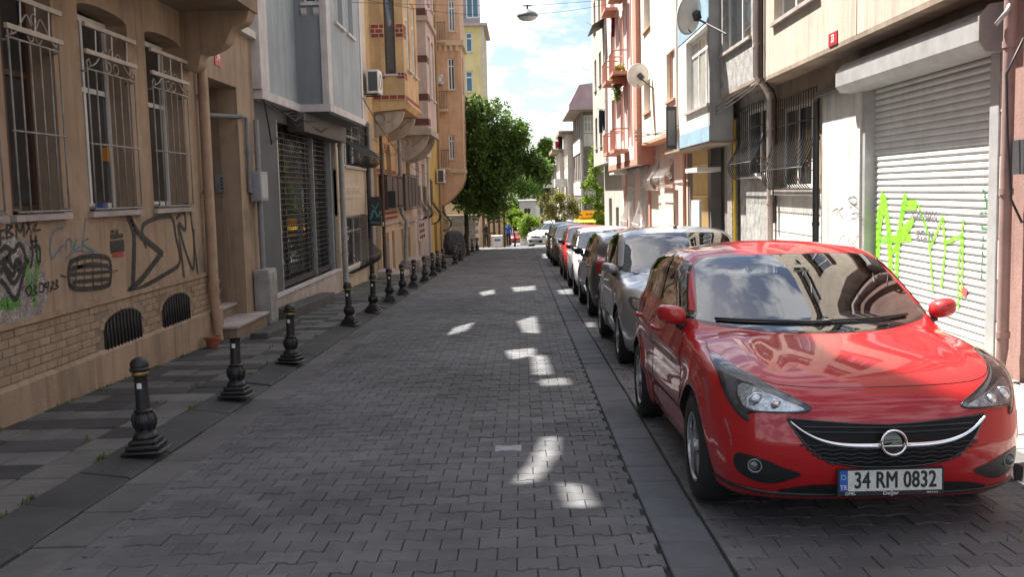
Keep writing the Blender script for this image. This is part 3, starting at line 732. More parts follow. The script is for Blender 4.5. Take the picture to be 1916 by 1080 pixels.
    for sg in (-1, 1):
        MB().tube(c.line([(sg*.69, .38), (sg*.745, .60), (sg*.755, .85), (sg*.72, 1.05)], 'top'), .0035, 5).build('bonnet_seam', M_gblack, root)
    MB().tube(c.line([(-.80, .245), (-.6, .225), (0, .215), (.6, .225), (.80, .245)], 'front', off=.0), .012, 6).build('chin_lip', M_plastic, root, True)
    for sg in (-1, 1):
        MB().tube(c.line([(sg*.78, .60), (sg*.76, .52), (sg*.755, .46)], 'front'), .003, 5).build('bumper_seam', M_gblack, root)
hero_front(hc, hero, M_red)
def cabin(c, root, seatm=M_seat, wheel_side=-1):
    # dashboard, seats, steering wheel, rear view mirror  (driver sits on the car's left = +x when it faces us)
    zb = H['zb0'] if c is hc else 1.0
    pr = [(1.02, .80), (1.05, .93), (1.25, .965), (1.55, .955), (1.70, .90), (1.72, .70), (1.3, .60)]
    o = MB().prism([(-.68, y, z) for y, z in pr], (1.36, 0, 0)).build('dashboard', mat('dash_plastic', (.05, .05, .052), .7, .2, 30, .2, 150), root); bevel(o, .03, 2)
    s_ = -wheel_side
    pts = [(s_*.36+.185*math.cos(a), 1.80+.07*math.sin(a), .93+.17*math.sin(a)) for a in np.linspace(0, 6.283, 29)[:-1]]
    sw = MB().tube(pts, .016, 7, True).build('steering_wheel', M_plastic, root, True)
    MB().tube([(s_*.36, 1.80, .93), (s_*.36, 1.6, .86)], [.06, .035], 8).tube([(s_*.36-.17, 1.80, .93), (s_*.36+.17, 1.80, .93)], .014, 6).build('steering_hub', M_plastic, sw, True)
    o = MB().lathe([(.16, -.02), (.19, .0), (.17, .05), (.1, .075), (.01, .08)], (s_*.36, 1.42, .955), 20).build('instrument_hood', mat('dash_plastic2', (.22, .22, .23), .5, .1, 20), root); autosmooth(o, 60)
    for sx in (-.36, .36):
        st = MB(); st.box(sx-.25, sx+.25, 1.95, 2.45, .42, .62); so_ = st.build('seat', seatm, root); bevel(so_, .05, 2)
        bk = MB().prism([(sx-.24, 2.38, .58), (sx-.24, 2.50, .58), (sx-.20, 2.70, 1.16), (sx-.20, 2.58, 1.18)], (.48, 0, 0)).build('backrest', seatm, so_); bevel(bk, .045, 2)
        hd = MB().box(sx-.13, sx+.13, 2.62, 2.71, 1.18, 1.36).build('headrest', seatm, so_); bevel(hd, .04, 2)
    o = MB().box(-.60, .60, 3.05, 3.2, .6, 1.12).build('rear_bench', seatm, root); bevel(o, .05, 2)
    o = MB().box(-.12, .12, 1.66, 1.69, 1.26, 1.325).build('inside_mirror', M_plastic, root); bevel(o, .01, 2)
    P('windscreen_sticker', mat('sticker_cream', (.6, .58, .45), .6, .1), root, (-.035, .075, 1.59, 1.592, 1.318, 1.338))
cabin(hc, hero)
for (pts) in ([(-.62, .988), (-.4, .985), (.02, .978)], [(-.02, .984), (.3, .985), (.56, .99)]):
    ln = hc.line([(x, z+.028) for x, z in pts], 'front', off=.016, step=.05)
    MB().tube(ln, .009, 6).build('wiper', M_plastic, hero, True)
place(hero, 1.84, 4.93, .012)

# --- the other parked cars
def generic_front(c, root, style):
    hl = style.get('hl', [(.42, .66), (.46, .70), (.62, .77), (.74, .80), (.77, .76), (.74, .68), (.66, .64), (.52, .635)])
    gr = style.get('gr', [(-.36, .66), (0, .67), (.36, .66), (.30, .59), (-.30, .59)]); lo = style.get('lo', [(-.5, .45), (.5, .45), (.44, .28), (-.44, .28)])
    c.patch('grille', gr, 'front', .004, M_gblack, root, .05); c.patch('lower_intake', lo, 'front', .004, M_plastic, root, .05)
    q = c.surf([(0, .70)], 'front', .01)[0]; MB().lathe([(.05, .006), (.05, -.004), (.03, -.010), (.002, -.011)], tuple(q), 14, 'Y').build('badge', M_chrome, root, True)
    for sg in (1, -1):
        mm = (lambda p: p) if sg > 0 else mir
        h = c.patch('headlight', mm(smooth_poly(hl, 3)), 'front', .003, M_lampdark, root, .03)
        cx, cz = np.mean([p[0] for p in hl]), np.mean([p[1] for p in hl])
        c.patch('reflector', mm(smooth_poly([(cx+(a-cx)*.78, cz+(b-cz)*.74) for a, b in hl], 3)), 'front', .007, M_lens, h, .03)
        MB().lathe([(.04, 0), (.03, -.012), (.003, -.018)], tuple(c.surf([(sg*.63, .36)], 'front', .006)[0]), 12, 'Y').build('fog_light', M_lens, root, True)
    pts = smooth_poly([(-.62, .80), (-.40, .765), (0, .755), (.40, .765), (.62, .80)], 6, False); MB().tube(c.line(pts, 'front'), .004, 5).build('bonnet_seam', M_gblack, root)
def generic_rear(c, root):
    for sg in (1, -1):
        mm = (lambda p: p) if sg > 0 else mir
        c.patch('tail_light', mm([(.50, .80), (.56, 1.00), (.70, 1.06), (.745, .95), (.74, .78), (.62, .74)]), 'rear', .004, M_tail, root, .04)
    c.patch('rear_bumper_trim', [(-.55, .42), (.55, .42), (.5, .28), (-.5, .28)], 'rear', .004, M_plastic, root, .06)
def antenna(c, root, y):
    q = c.surf([(0, y)], 'top', 0)[0]; MB().lathe([(.028, 0), (.022, .02), (.01, .035)], tuple(q), 10).tube([(0, q[1], q[2]+.02), (0, q[1]+.07, q[2]+.36)], [.005, .003], 6).build('antenna', M_plastic, root, True)
sc_ = Car(L=4.05, W=.875, H=1.55, ya=.82, yb=3.42, wr=.32, tum=.22, zws=1.02,
    top=[(0, .72), (.12, .82), (.3, .90), (.55, .96), (.85, 1.0), (1.1, 1.03), (1.5, 1.02), (2.6, 1.05), (3.5, 1.09), (3.85, 1.07), (4.05, 1.0)],
    ws=[(.9, .80), (1.02, 1.02), (1.2, 1.30), (1.42, 1.64), (1.5, 1.82), (1.57, 2.1)], roof=[(1.3, 1.45), (1.65, 1.51), (2.1, 1.55), (2.6, 1.55), (3.2, 1.52), (3.7, 1.44), (4.0, 1.33)])
silver, HS = make_car('silver_hatchback', 'silver hatchback with short roof aerial parked behind the nearest red car', M_silver, sc_, 2, group=CARG); generic_front(sc_, silver, {}); generic_rear(sc_, silver); cabin(sc_, silver)
antenna(sc_, silver, 1.95); place(silver, 1.93, 10.55)
gc = Car(L=4.25, W=.88, H=1.47, ya=.85, yb=3.42, swin=3.55)
gcar, _ = make_car('grey_hatchback', 'dark grey car parked facing away between the silver and the white car', M_grey, gc, 1, group=CARG, mirror_mat=M_plastic); generic_front(gc, gcar, {}); generic_rear(gc, gcar)
place(gcar, 1.97, 16.15+4.25, math.pi)
wc = Car(L=4.1, W=.875, H=1.45, ya=.83, yb=3.4)
wcar, _ = make_car('white_hatchback', 'white hatchback parked facing the camera beside the dark grey car', M_white, wc, 1, group=CARG, mirror_mat=M_plastic); generic_front(wc, wcar, {}); generic_rear(wc, wcar); place(wcar, 1.97, 21.1)
rc = Car(L=4.0, W=.86, H=1.50, ya=.80, yb=3.3)
rcar, _ = make_car('red_compact', 'smaller bright red car farther back between the white and the brown-grey car', M_red2, rc, 1, group=CARG, mirror_mat=M_plastic); generic_front(rc, rcar, {}); generic_rear(rc, rcar); place(rcar, 1.97, 26.5)
bc = Car(L=4.3, W=.88, H=1.52, ya=.86, yb=3.5, swin=3.7)
bcar, _ = make_car('brown_grey_car', 'brown-grey car parked behind the smaller bright red car', M_brown, bc, 1, group=CARG); generic_front(bc, bcar, {}); generic_rear(bc, bcar); place(bcar, 1.95, 34.8)
dz_ = .14
sv = Car(L=4.4, W=.89, H=1.54, ya=.88, yb=3.5, wr=.34, swin=3.8, roof=[(1.4, 1.40), (1.75, 1.49), (2.1, 1.535), (2.6, 1.54), (3.4, 1.53), (3.9, 1.47), (4.3, 1.37)], rg=[(.9, .04), (1.1, .10), (1.3, .22), (1.45, .36)])
svo, _ = make_car('black_estate_car', 'black estate car with roof rails at the far end of the parked row', M_black, sv, 1, group=CARG); generic_front(sv, svo, {}); generic_rear(sv, svo); place(svo, 1.95, 41.2)
for sg in (-1, 1): o = MB().tube([(sg*.58, 1.85, 1.46), (sg*.58, 2.05, 1.555), (sg*.57, 3.3, 1.56), (sg*.56, 3.6, 1.47)], .018, 6).build('roof_rail', M_chrome, svo, True); o.matrix_parent_inverse = Matrix.Identity(4)
# sedan turning in at the crossing, red car far down the lane
oc = Car(L=4.1, W=.85, H=1.43, ya=.82, yb=3.3)
ocar, _ = make_car('white_saloon', 'white car standing at the crossing, front turned to the street', M_white, oc, 1, mirror_mat=M_plastic); generic_front(oc, ocar, {}); place(ocar, .80, 58.8, -.6)
fc_ = Car(L=3.9, W=.84, H=1.42, ya=.80, yb=3.2)
fcar, _ = make_car('distant_red_car', 'tiny red car far down the lane beyond the crossing', M_red2, fc_, 1); generic_front(fc_, fcar, {})
xx, _z = on_y(968, 458, 105); fcar.location = (xx, 105, gz(105)); fcar.rotation_euler = (-.05, 0, 0)
# ------------------------------------------------------------------ facade helpers
class Fr:
    def __init__(s, o, a, n): s.o = Vector(o); s.a = Vector(a); s.n = Vector(n)
    def p(s, a, d, z): return tuple(s.o + s.a*a + s.n*d + Vector((0, 0, z)))
def LW(x=-4.4): return Fr((x, 0, 0), (0, 1, 0), (1, 0, 0))
def RW(x=4.6): return Fr((x, 0, 0), (0, 1, 0), (-1, 0, 0))
def CW(y): return Fr((0, y, 0), (1, 0, 0), (0, -1, 0))
def fb(mb, fr, a0, a1, d0, d1, z0, z1):
    n = len(mb.v); mb.v += [fr.p(a, d, z) for z in (z0, z1) for d in (d0, d1) for a in (a0, a1)]
    mb.f += [tuple(n+i for i in q) for q in ((0, 2, 3, 1), (4, 5, 7, 6), (0, 1, 5, 4), (2, 6, 7, 3), (0, 4, 6, 2), (1, 3, 7, 5))]; return mb
def FB(name, m, parent, fr, *bx):
    mb = MB()
    for b in bx: fb(mb, fr, *b)
    return mb.build(name, m, parent)
def facade(parent, fr, a0, a1, z0, z1, opens, m, t=.28, name='wall', arch=()):
    """solid wall around rectangular openings (a0,a1,z0,z1); arch: rise of a segmental head per opening"""
    mb = MB(); zs = sorted({z0, z1, *[min(max(o[2], z0), z1) for o in opens], *[min(max(o[3], z0), z1) for o in opens]})
    for za, zb in zip(zs[:-1], zs[1:]):
        if zb-za < 1e-4: continue
        cut = sorted((max(o[0], a0), min(o[1], a1)) for o in opens if o[2] < zb-1e-4 and o[3] > za+1e-4)
        p = a0
        for c0, c1 in cut:
            if c0 > p+1e-4: fb(mb, fr, p, c0, -t, 0, za, zb)
            p = max(p, c1)
        if p < a1-1e-4: fb(mb, fr, p, a1, -t, 0, za, zb)
    for o, r in zip(opens, arch):
        if not r: continue
        c = (o[0]+o[1])/2; h = (o[1]-o[0])/2; pts = [(c+h*math.cos(u), o[3]-r+r*math.sin(u)) for u in np.linspace(math.pi, 0, 13)]
        for k in range(12):
            (x1, q1), (x2, q2) = pts[k], pts[k+1]
            mb.prism([fr.p(x1, 0, q1), fr.p(x2, 0, q2), fr.p(x2, 0, o[3]), fr.p(x1, 0, o[3])], tuple(fr.n*-t))
    return mb.build(name, m, parent)
M_wpvc = mat('window_pvc', (.62, .62, .60), .5, .08, 6)
M_wbrown = mat('window_brown', (.07, .035, .022), .5, .15, 8)
M_glz = mat('window_glass', (.035, .04, .045), .04, .3, 1.5, spec=.9, coat=.3)
M_cur = mat('window_curtain', (.42, .41, .39), .25, .15, 6, coat=.7)
M_dark = mat('dark_void', (.012, .011, .010), .9, .1)
def window(parent, fr, a0, a1, z0, z1, cols=2, tr=None, fm=None, gm=None, dep=.14, fw=.055, sill=None, so=.07, name='window', detail=True):
    fm = fm or M_wpvc; gm = gm or M_glz; d0, d1 = -dep-.05, -dep
    mb = MB(); fb(mb, fr, a0, a0+fw, d0, d1, z0, z1); fb(mb, fr, a1-fw, a1, d0, d1, z0, z1); fb(mb, fr, a0+fw, a1-fw, d0, d1, z0, z0+fw); fb(mb, fr, a0+fw, a1-fw, d0, d1, z1-fw, z1)
    zs = [z0+fw] + ([z0+(z1-z0)*tr] if tr else []) + [z1-fw]
    if tr: fb(mb, fr, a0+fw, a1-fw, d0+.004, d1-.004, zs[1]-fw*.45, zs[1]+fw*.45)
    xs = np.linspace(a0+fw, a1-fw, cols+1)
    for x in xs[1:-1]: fb(mb, fr, x-fw*.45, x+fw*.45, d0+.006, d1-.006, z0+fw, z1-fw)
    w_ = mb.build(name, fm, parent)
    for i in range(cols):
        for j in range(len(zs)-1):
            e = .004; FB('pane', gm, w_, fr, (xs[i]+e, xs[i+1]-e, d0+.015, d0+.022, zs[j]+e, zs[j+1]-e))
    if sill: FB('sill', sill, w_, fr, (a0-.06, a1+.06, -dep, so, z0-.06, z0-.002))
    return w_
def ribbon(name, parent, fr, strokes, m, d=.0035):
    mb = MB(); k = 0
    for pts, wd in strokes:
        pp = smooth_poly(pts, 5, False) if len(pts) > 2 else pts
        for i in range(len(pp)-1):
            a = Vector(pp[i]); b = Vector(pp[i+1])
            if (b-a).length < 1e-5: continue
            t = (b-a).normalized(); n = Vector((-t.y, t.x))*wd/2; a2 = a-t*wd*.25; b2 = b+t*wd*.25
            dd = d+.00025*(k % 9); k += 1
            mb.quad(fr.p(*q) if False else fr.p(a2.x-n.x, dd, a2.y-n.y), fr.p(b2.x-n.x, dd, b2.y-n.y), fr.p(b2.x+n.x, dd, b2.y+n.y), fr.p(a2.x+n.x, dd, a2.y+n.y))
    return mb.build(name, m, parent)
def straight_grille(parent, fr, a0, a1, z0, z1, n, m, d=.05, crest=True, rails=(.5,)):
    mb = MB(); r = .011
    for z in [z0, z1]+[z0+(z1-z0)*q for q in rails]: mb.tube([fr.p(a0-.03, d, z), fr.p(a1+.03, d, z)], r, 6)
    for a in (a0+.01, a1-.01):
        for z in (z0+.02, z1-.02): mb.tube([fr.p(a, d, z), fr.p(a, -.05, z)], r*.9, 5)
    if crest:
        c = (a0+a1)/2; h = (a1-a0)/2
        for sg in (-1, 1):
            mb.tube([fr.p(c+sg*h*u, d, z1+v) for u, v in [(1.0, .0), (1.02, .07), (.93, .10), (.86, .05), (.93, .02)]], r*.9, 6)
            mb.tube([fr.p(c+sg*h*u, d, z1+v) for u, v in smooth_poly([(.88, .03), (.65, .08), (.42, .19), (.25, .24), (.10, .15)], 4, False)], r*.9, 6)
            mb.tube([fr.p(c+sg*h*(.16+.12*math.cos(t)), d, z1+.07+.055*math.sin(t)) for t in np.linspace(0, 6.28, 11)], r*.8, 5)
        mb.tube([fr.p(c+h*.10*math.cos(t), d, z1+.22+.05*math.sin(t)) for t in np.linspace(0, 6.28, 11)], r*.8, 5)
    g = mb.build('window_grille', m, parent, True); proto = None
    for a in np.linspace(a0, a1, n):
        if proto is None:
            proto = MB().tube([fr.p(a, d, z0), fr.p(a, d, z1)], .009, 6).build('bar', m, g, True); pa = a
        else: inst(proto, None, g, Matrix.Translation(fr.a*(a-pa)))
    return g
def belly_grille(parent, fr, a0, a1, z0, z1, n, m, out=.28, sub=True, tipz=.0, r=.009, bz=.22, scroll=True):
    H = z1-z0
    prof = smooth_poly([(.05, z1), (.05, z0+H*.62), (.07, z0+H*.50), (out*.72, z0+H*.32), (out, z0+H*bz), (out*.93, z0+H*.10), (out*.55, z0+.01), (.06, z0)], 4, False)
    mb = MB()
    for (d, z) in ((.05, z1), (.05, z0+H*.70), (out, z0+H*bz), (.06, z0)): mb.tube([fr.p(a0-.02, d, z), fr.p(a1+.02, d, z)], r*1.15, 5)
    if scroll:
        for a in (a0, a1):
            mb.tube([fr.p(a, out*.5+.10*math.cos(t)*(1-t/9), z0+H*.22+.12*math.sin(t)*(1-t/9)) for t in np.linspace(0, 8, 18)], r*.8, 5)
            mb.tube([fr.p(a, .05+(out*.5)*u, z0+H*(.25+.35*(1-u))) for u in (0, .4, .8, 1)], r*.8, 5)
    g = mb.build('window_grille', m, parent, True); proto = None
    for a in np.linspace(a0, a1, n):
        if sub:
            if proto is None: proto = MB().tube([fr.p(a, d, z) for d, z in prof], r, 5).build('bar', m, g, True); pa = a
            else: inst(proto, None, g, Matrix.Translation(fr.a*(a-pa)))
    if not sub:
        mb = MB()
        for a in np.linspace(a0, a1, n): mb.tube([fr.p(a, d, z) for d, z in prof[::2]], r, 4)
        mb.build('bars', m, g, True)
    return g
def pipe(name, m, parent, pts, r=.04, rings=()):
    mb = MB().tube(pts, r, 10)
    for i, (p, q) in enumerate(zip(pts[:-1], pts[1:])):
        p = Vector(p); q = Vector(q); L_ = (q-p).length; t = (q-p)/max(L_, 1e-6)
        for s_ in np.arange(.5, L_, 1.3): mb.tube([p+t*s_, p+t*(s_+.06)], r*1.18, 10)
    o = mb.build(name, m, parent); autosmooth(o, 50); return o
def sun_mask_wall(parent, fr, a0, a1, z0, z1, holes, m, t=.03, name='upper_wall', wins=()):  # thin unseen wall added to pass sunlight only through its holes
    hs = [h for h in holes if all(a0+.03 < a < a1-.03 for a, z in h) and all(z0+.05 < z < z1-.05 for a, z in h)]
    pts = [Vector(q) for q in ((a0, z0), (a1, z0), (a1, z1), (a0, z1))]; ed = [(0, 1), (1, 2), (2, 3), (3, 0)]
    for h in hs:
        n = len(pts); pts += [Vector(q) for q in h]; ed += [(n+i, n+(i+1) % len(h)) for i in range(len(h))]
    vv, ee, fc, *_ = geometry.delaunay_2d_cdt(pts, ed, [], 0, 1e-5)
    keep = [f for f in fc if not any(inpoly(sum(vv[i].x for i in f)/3, sum(vv[i].y for i in f)/3, h) for h in hs)]
    n = len(vv); V = [fr.p(q.x, 0, q.y) for q in vv] + [fr.p(q.x, -t, q.y) for q in vv]
    F = [tuple(f) for f in keep] + [tuple(n+i for i in reversed(f)) for f in keep]
    cnt = {}
    for f in keep:
        for i in range(3): e = (f[i], f[(i+1) % 3]); cnt[frozenset(e)] = cnt.get(frozenset(e), []) + [e]
    F += [(e[0][1], e[0][0], n+e[0][0], n+e[0][1]) for e in cnt.values() if len(e) == 1]
    return mobj(name, V, F, m, parent)
# invented openings in unseen upper walls, traced back from the road's sun patches
patches = [[(1018, 818), (1050, 816), (1047, 850), (1012, 900), (962, 908), (995, 868)], [(1050, 905), (1095, 908), (1122, 948), (1068, 950)], [(946, 655), (1003, 650), (1004, 664), (958, 672)],
    [(996, 664), (1022, 664), (1036, 700), (1000, 702)], [(1010, 712), (1062, 706), (1072, 720), (1016, 724)], [(968, 600), (1004, 590), (1012, 624), (980, 622)], [(835, 627), (850, 613), (892, 601), (876, 618)],
    [(970, 562), (1002, 558), (1002, 576), (978, 570)], [(958, 537), (1002, 534), (1004, 542), (962, 546)], [(896, 547), (926, 541), (928, 549), (904, 553)], [(897, 524), (925, 518), (928, 524), (902, 527)],
    [(962, 502), (985, 500), (988, 509), (966, 510)], [(1044, 542), (1072, 540), (1074, 550), (1048, 550)], [(978, 484), (996, 482), (998, 488), (980, 489)], [(1098, 604), (1112, 603), (1114, 612), (1100, 612)]]
SUN_HOLES = []
for pl in patches:
    h = []
    for u, v_ in pl:
        x, y = on_g(u, v_); t = (-4.4-x)/SUN.x; h.append((y+SUN.y*t, gz(y)+SUN.z*t))
    SUN_HOLES.append(h)

# ------------------------------------------------------------------ left: tan house no. 34
M_tan = mat('stucco_tan', (.345, .25, .17), .9, .16, .7, .6, 50, streak=.28, dirt=((.17, .125, .09), .9, .53, .70))
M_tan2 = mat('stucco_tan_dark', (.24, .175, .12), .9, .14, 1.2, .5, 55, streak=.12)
M_brick_t = mat('brick_painted_tan', (.325, .237, .16), .85, .14, 1.4, .6, 60, island=.10, streak=.2, dirt=((.2, .15, .11), 1.4, .56, .74))
M_grl = mat('grille_grey', (.28, .26, .23), .6, .25, 8, .2, 90)
M_bpipe = mat('pipe_tan', (.33, .215, .14), .6, .2, 4, .2, 60)
M_gpipe = mat('pipe_grey', (.20, .205, .22), .5, .15, 4)
M_stone = mat('step_stone', (.36, .31, .29), .75, .2, 3, .4, 60)
M_gran = mat('granite_dark', (.07, .068, .066), .85, .25, 3, .6, 60)
M_redpl = mat('plate_red', (.40, .02, .03), .4, .1, 20); M_wpl = mat('plate_letter', (.75, .74, .72), .5, .05)
M_blackp = mat('spray_black', (.012, .012, .013), .6, .25, 8, worn=.12); M_greens = mat('spray_green', (.09, .26, .04), .7, .25, 8, worn=.15); M_blues = mat('spray_blue', (.06, .20, .30), .7, .2, 8, worn=.3); M_whs = mat('spray_whitewash', (.38, .355, .33), .8, .3, 4, worn=.5); M_reds = mat('spray_red', (.36, .05, .04), .7, .2, 8, worn=.3)
TOP1, TOP2 = 15.45, 13.2
f1 = LW(); B1 = thing('tan_house', 'tan stucco house number 34 with barred windows and graffiti on the left', 'building', (-4.4, 10, gz(10)))
W0 = [(6.2, 7.35), (7.42, 8.38), (8.60, 9.58), (10.15, 11.42), (11.95, 13.22)]
op1 = [(a, b, 1.57, 3.72) for a, b in W0[1:]] + [(14.32, 15.72, -.05, 3.40)]
facade(B1, f1, 2, 16.72, .66, 4.4, op1, M_tan, .30, arch=(.08, .08, .08, .08, 0))
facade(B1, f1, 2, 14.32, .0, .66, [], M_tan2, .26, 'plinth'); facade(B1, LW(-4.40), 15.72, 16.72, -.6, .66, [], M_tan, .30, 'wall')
FB('ledge', M_tan, B1, f1, (2, 13.9, -.05, .035, .615, .665))
# battered base and brick courses
mb = MB(); z0 = lambda y: gz(y)
mb.prism([f1.p(2, -.2, -.9), f1.p(2, .05, -.9), f1.p(2, .045, .10), f1.p(2, .0, .14), f1.p(2, -.2, .14)], (0, 12.3, 0)); mb.build('base', M_tan, B1)
ba = [(10.28, 11.30, .02, .50), (11.98, 12.98, .02, .50)]
pl = FB('brick_course', M_tan2, B1, f1, (2, 14.3, -.1, .004, .14, .615)); proto = None
bw, bh = .215, .078
for r_ in range(6):
    z = .145+r_*bh; y = 7.7 + (bw/2 if r_ % 2 else 0)
    while y < 14.2:
        a0, a1 = y+.005, min(y+bw-.005, 14.25)
        if not any(p_[0]-.12 < (a0+a1)/2 < p_[1]+.12 and z < p_[3]-.02 for p_ in ba):
            if proto is None: proto = FB('brick', M_brick_t, pl, Fr((-4.4, 0, 0), (0, 1, 0), (1, 0, 0)), (-(bw-.01)/2, (bw-.01)/2, .0, .0135, 0, bh-.01)); bevel(proto, .004, 1); o = proto
            else: o = inst(proto, None, pl)
            o.matrix_basis = Matrix.Translation((RNG.normal(0, .0015), (a0+a1)/2, z)) @ Matrix.Rotation(RNG.normal(0, .006), 4, 'X')
        y += bw
for (a0, a1, q0, q1) in ba:                           # cellar windows with brick arches
    c = (a0+a1)/2; h = (a1-a0)/2; zs = .34; ov = [(a0, .10), (a1, .10), (a1, zs)] + [(c+h*math.cos(t), zs+.15*math.sin(t)) for t in np.linspace(.1, math.pi-.1, 11)] + [(a0, zs)]
    V = MB(); V.prism([f1.p(a, .012, z) for a, z in ov], (.004, 0, 0)); cw = V.build('cellar_window', M_dark, B1)
    for k in range(11):
        a = a0+(k+.5)*(a1-a0)/11; u = (a-c)/h; zt_ = zs+.15*math.sqrt(max(0, 1-u*u)); MB().tube([f1.p(a, .024, .11), f1.p(a, .024, zt_)], .008, 5).build('bar', M_iron, cw, True)
    for k in range(15):
        t = math.pi*(k+.5)/15; ca, sa = math.cos(t), math.sin(t); r0, r1 = 1.02, 1.20
        p4 = []
        for (rr, tt) in ((r0, t-.095), (r1, t-.095), (r1, t+.095), (r0, t+.095)): p4.append(f1.p(c+h*rr*math.cos(tt), .0, zs+(.155*rr+.05*(rr-1)*4)*math.sin(tt)))
        MB().prism(p4, (.016, 0, 0)).build('brick', M_brick_t, pl)
for i, (a0, a1) in enumerate(W0[1:]):
    window(B1, f1, a0, a1, 1.60, 3.66, 2, .62, M_wpvc if i > 1 else M_wbrown, M_glz, .24, .06)
    FB('window_sill', M_stone, B1, f1, (a0-.05, a1+.05, -.26, .06, 1.52, 1.575))
    straight_grille(B1, f1, a0+.02, a1-.02, 1.60, 3.02 if i > 1 else 3.10, 7 if i > 1 else 6, M_grl, .06, True, (.47,))
    aw = FB('awning_rail', mat('rail_cream', (.40, .36, .31), .6, .15, 6), B1, f1, (a0-.02, a1+.05, .05, .08, 3.44, 3.485), (a0-.02, a1+.05, .05, .08, 3.17, 3.215))
    for q in np.linspace(a0+.25, a1-.2, 3): MB().tube([f1.p(q, .06, 3.2), f1.p(q+.02, .06, 3.46)], .008, 5).build('link', M_wpvc, aw)
FB('toy', mat('toy_orange', (.6, .22, .02), .5, .1), B1, f1, (11.0, 11.08, -.19, -.13, 2.12, 2.27)); FB('cloth', mat('cloth_blue', (.05, .12, .3), .8, .1), B1, f1, (10.78, 10.92, -.20, -.13, 1.58, 1.66))
# door recess, door, steps
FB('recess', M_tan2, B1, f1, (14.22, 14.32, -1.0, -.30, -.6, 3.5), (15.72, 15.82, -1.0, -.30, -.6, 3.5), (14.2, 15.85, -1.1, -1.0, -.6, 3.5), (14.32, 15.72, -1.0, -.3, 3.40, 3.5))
dr = FB('door', mat('door_grey', (.22, .25, .30), .5, .15, 5), B1, f1, (14.36, 15.68, -.99, -.94, .20, 3.3)); FB('door_panel', mat('door_grey2', (.16, .19, .24), .5, .15, 5), dr, f1, (14.5, 14.95, -.95, -.925, .4, 1.6), (15.1, 15.55, -.95, -.925, .4, 1.6), (14.5, 15.55, -.95, -.925, 1.8, 3.1))
for k, (d0, d1, h_) in enumerate(((-.98, -.62, .20), (-.72, -.15, .03), (-.25, .28, -.16))):
    st = FB('step', M_tan2, B1, f1, (14.33 if k < 2 else 14.2, 15.71 if k < 2 else 15.95, d0, d1-.03, -.75, h_-.045)); o = FB('tread', M_stone, st, f1, (14.33 if k < 2 else 14.16, 15.71 if k < 2 else 16.0, d0, d1, h_-.045, h_)); bevel(o, .012, 2)
ic = FB('intercom', mat('intercom_steel', (.3, .3, .31), .4, .15, 9, metal=.5), B1, CW(15.72), (-4.80, -4.66, 0, .03, 1.78, 2.06))
for k in range(4): FB('button', M_plastic, ic, CW(15.72), (-4.71, -4.68, .03, .034, 1.83+k*.05, 1.855+k*.05))
pipe('downpipe', M_bpipe, B1, [f1.p(13.74, .09, 3.6), f1.p(13.74, .09, .35), f1.p(13.74, .12, -.1), f1.p(13.74, .14, gz(13.7)+.1)], .062)
pipe('conduit', M_gpipe, B1, [f1.p(14.4, -.5, 2.92), f1.p(15.70, -.06, 2.95), f1.p(15.74, .05, 2.95), f1.p(16.05, .05, 2.95), f1.p(16.05, .05, 1.78), f1.p(16.3, .05, 1.72)], .035)
ub = FB('meter_box', mat('box_grey', (.26, .27, .29), .5, .15, 5), B1, f1, (16.15, 16.62, .02, .20, 1.62, 2.1)); bevel(ub, .012, 2); FB('box_lid', mat('box_grey2', (.36, .37, .39), .5, .1, 6), ub, f1, (16.2, 16.57, .20, .206, 1.67, 2.05))
pipe('conduit', M_gpipe, B1, [f1.p(16.42, .10, 2.95), f1.p(16.42, .10, 2.1)], .045); pipe('conduit', M_gpipe, B1, [f1.p(16.42, .10, 1.62), f1.p(16.42, .10, .45)], .045)
cb = FB('cable_cabinet', mat('cabinet_grey', (.30, .29, .28), .6, .2, 5, .2, 60), B1, f1, (16.1, 16.65, .02, .26, -.40, .50)); bevel(cb, .015, 2)
FB('cabinet_door', mat('cabinet_grey', (.30, .29, .28)), cb, f1, (16.13, 16.37, .26, .275, -.35, .45), (16.39, 16.62, .26, .275, .0, .45), (16.39, 16.62, .26, .275, -.35, -.02))
# balcony with carved bracket
bal = FB('balcony', M_tan2, B1, f1, (6.5, 13.55, 0, .95, 4.12, 4.34), (6.5, 13.55, .0, 1.02, 4.34, 4.42))
prof = smooth_poly([(.0, 3.42), (.10, 3.36), (.22, 3.42), (.26, 3.56), (.40, 3.60), (.58, 3.70), (.68, 3.88), (.86, 3.98), (.92, 4.12)], 5, False)
MB().prism([f1.p(13.22, d, z) for d, z in prof] + [f1.p(13.22, 0, 4.12)], (0, .30, 0)).build('bracket', M_tan, bal)
FB('cornice', mat('cornice_pale', (.5, .47, .43), .8, .15, 4), B1, f1, (14.9, 16.7, 0, .10, 4.28, 4.40))
n34 = FB('number_sign', M_redpl, B1, f1, (14.66, 14.98, .002, .012, 3.62, 3.88)); text_obj('numeral', '34', .17, M_wpl, n34, wall_mtx(-4.4+.0135, 14.82, 3.75, 1), .9, .002)
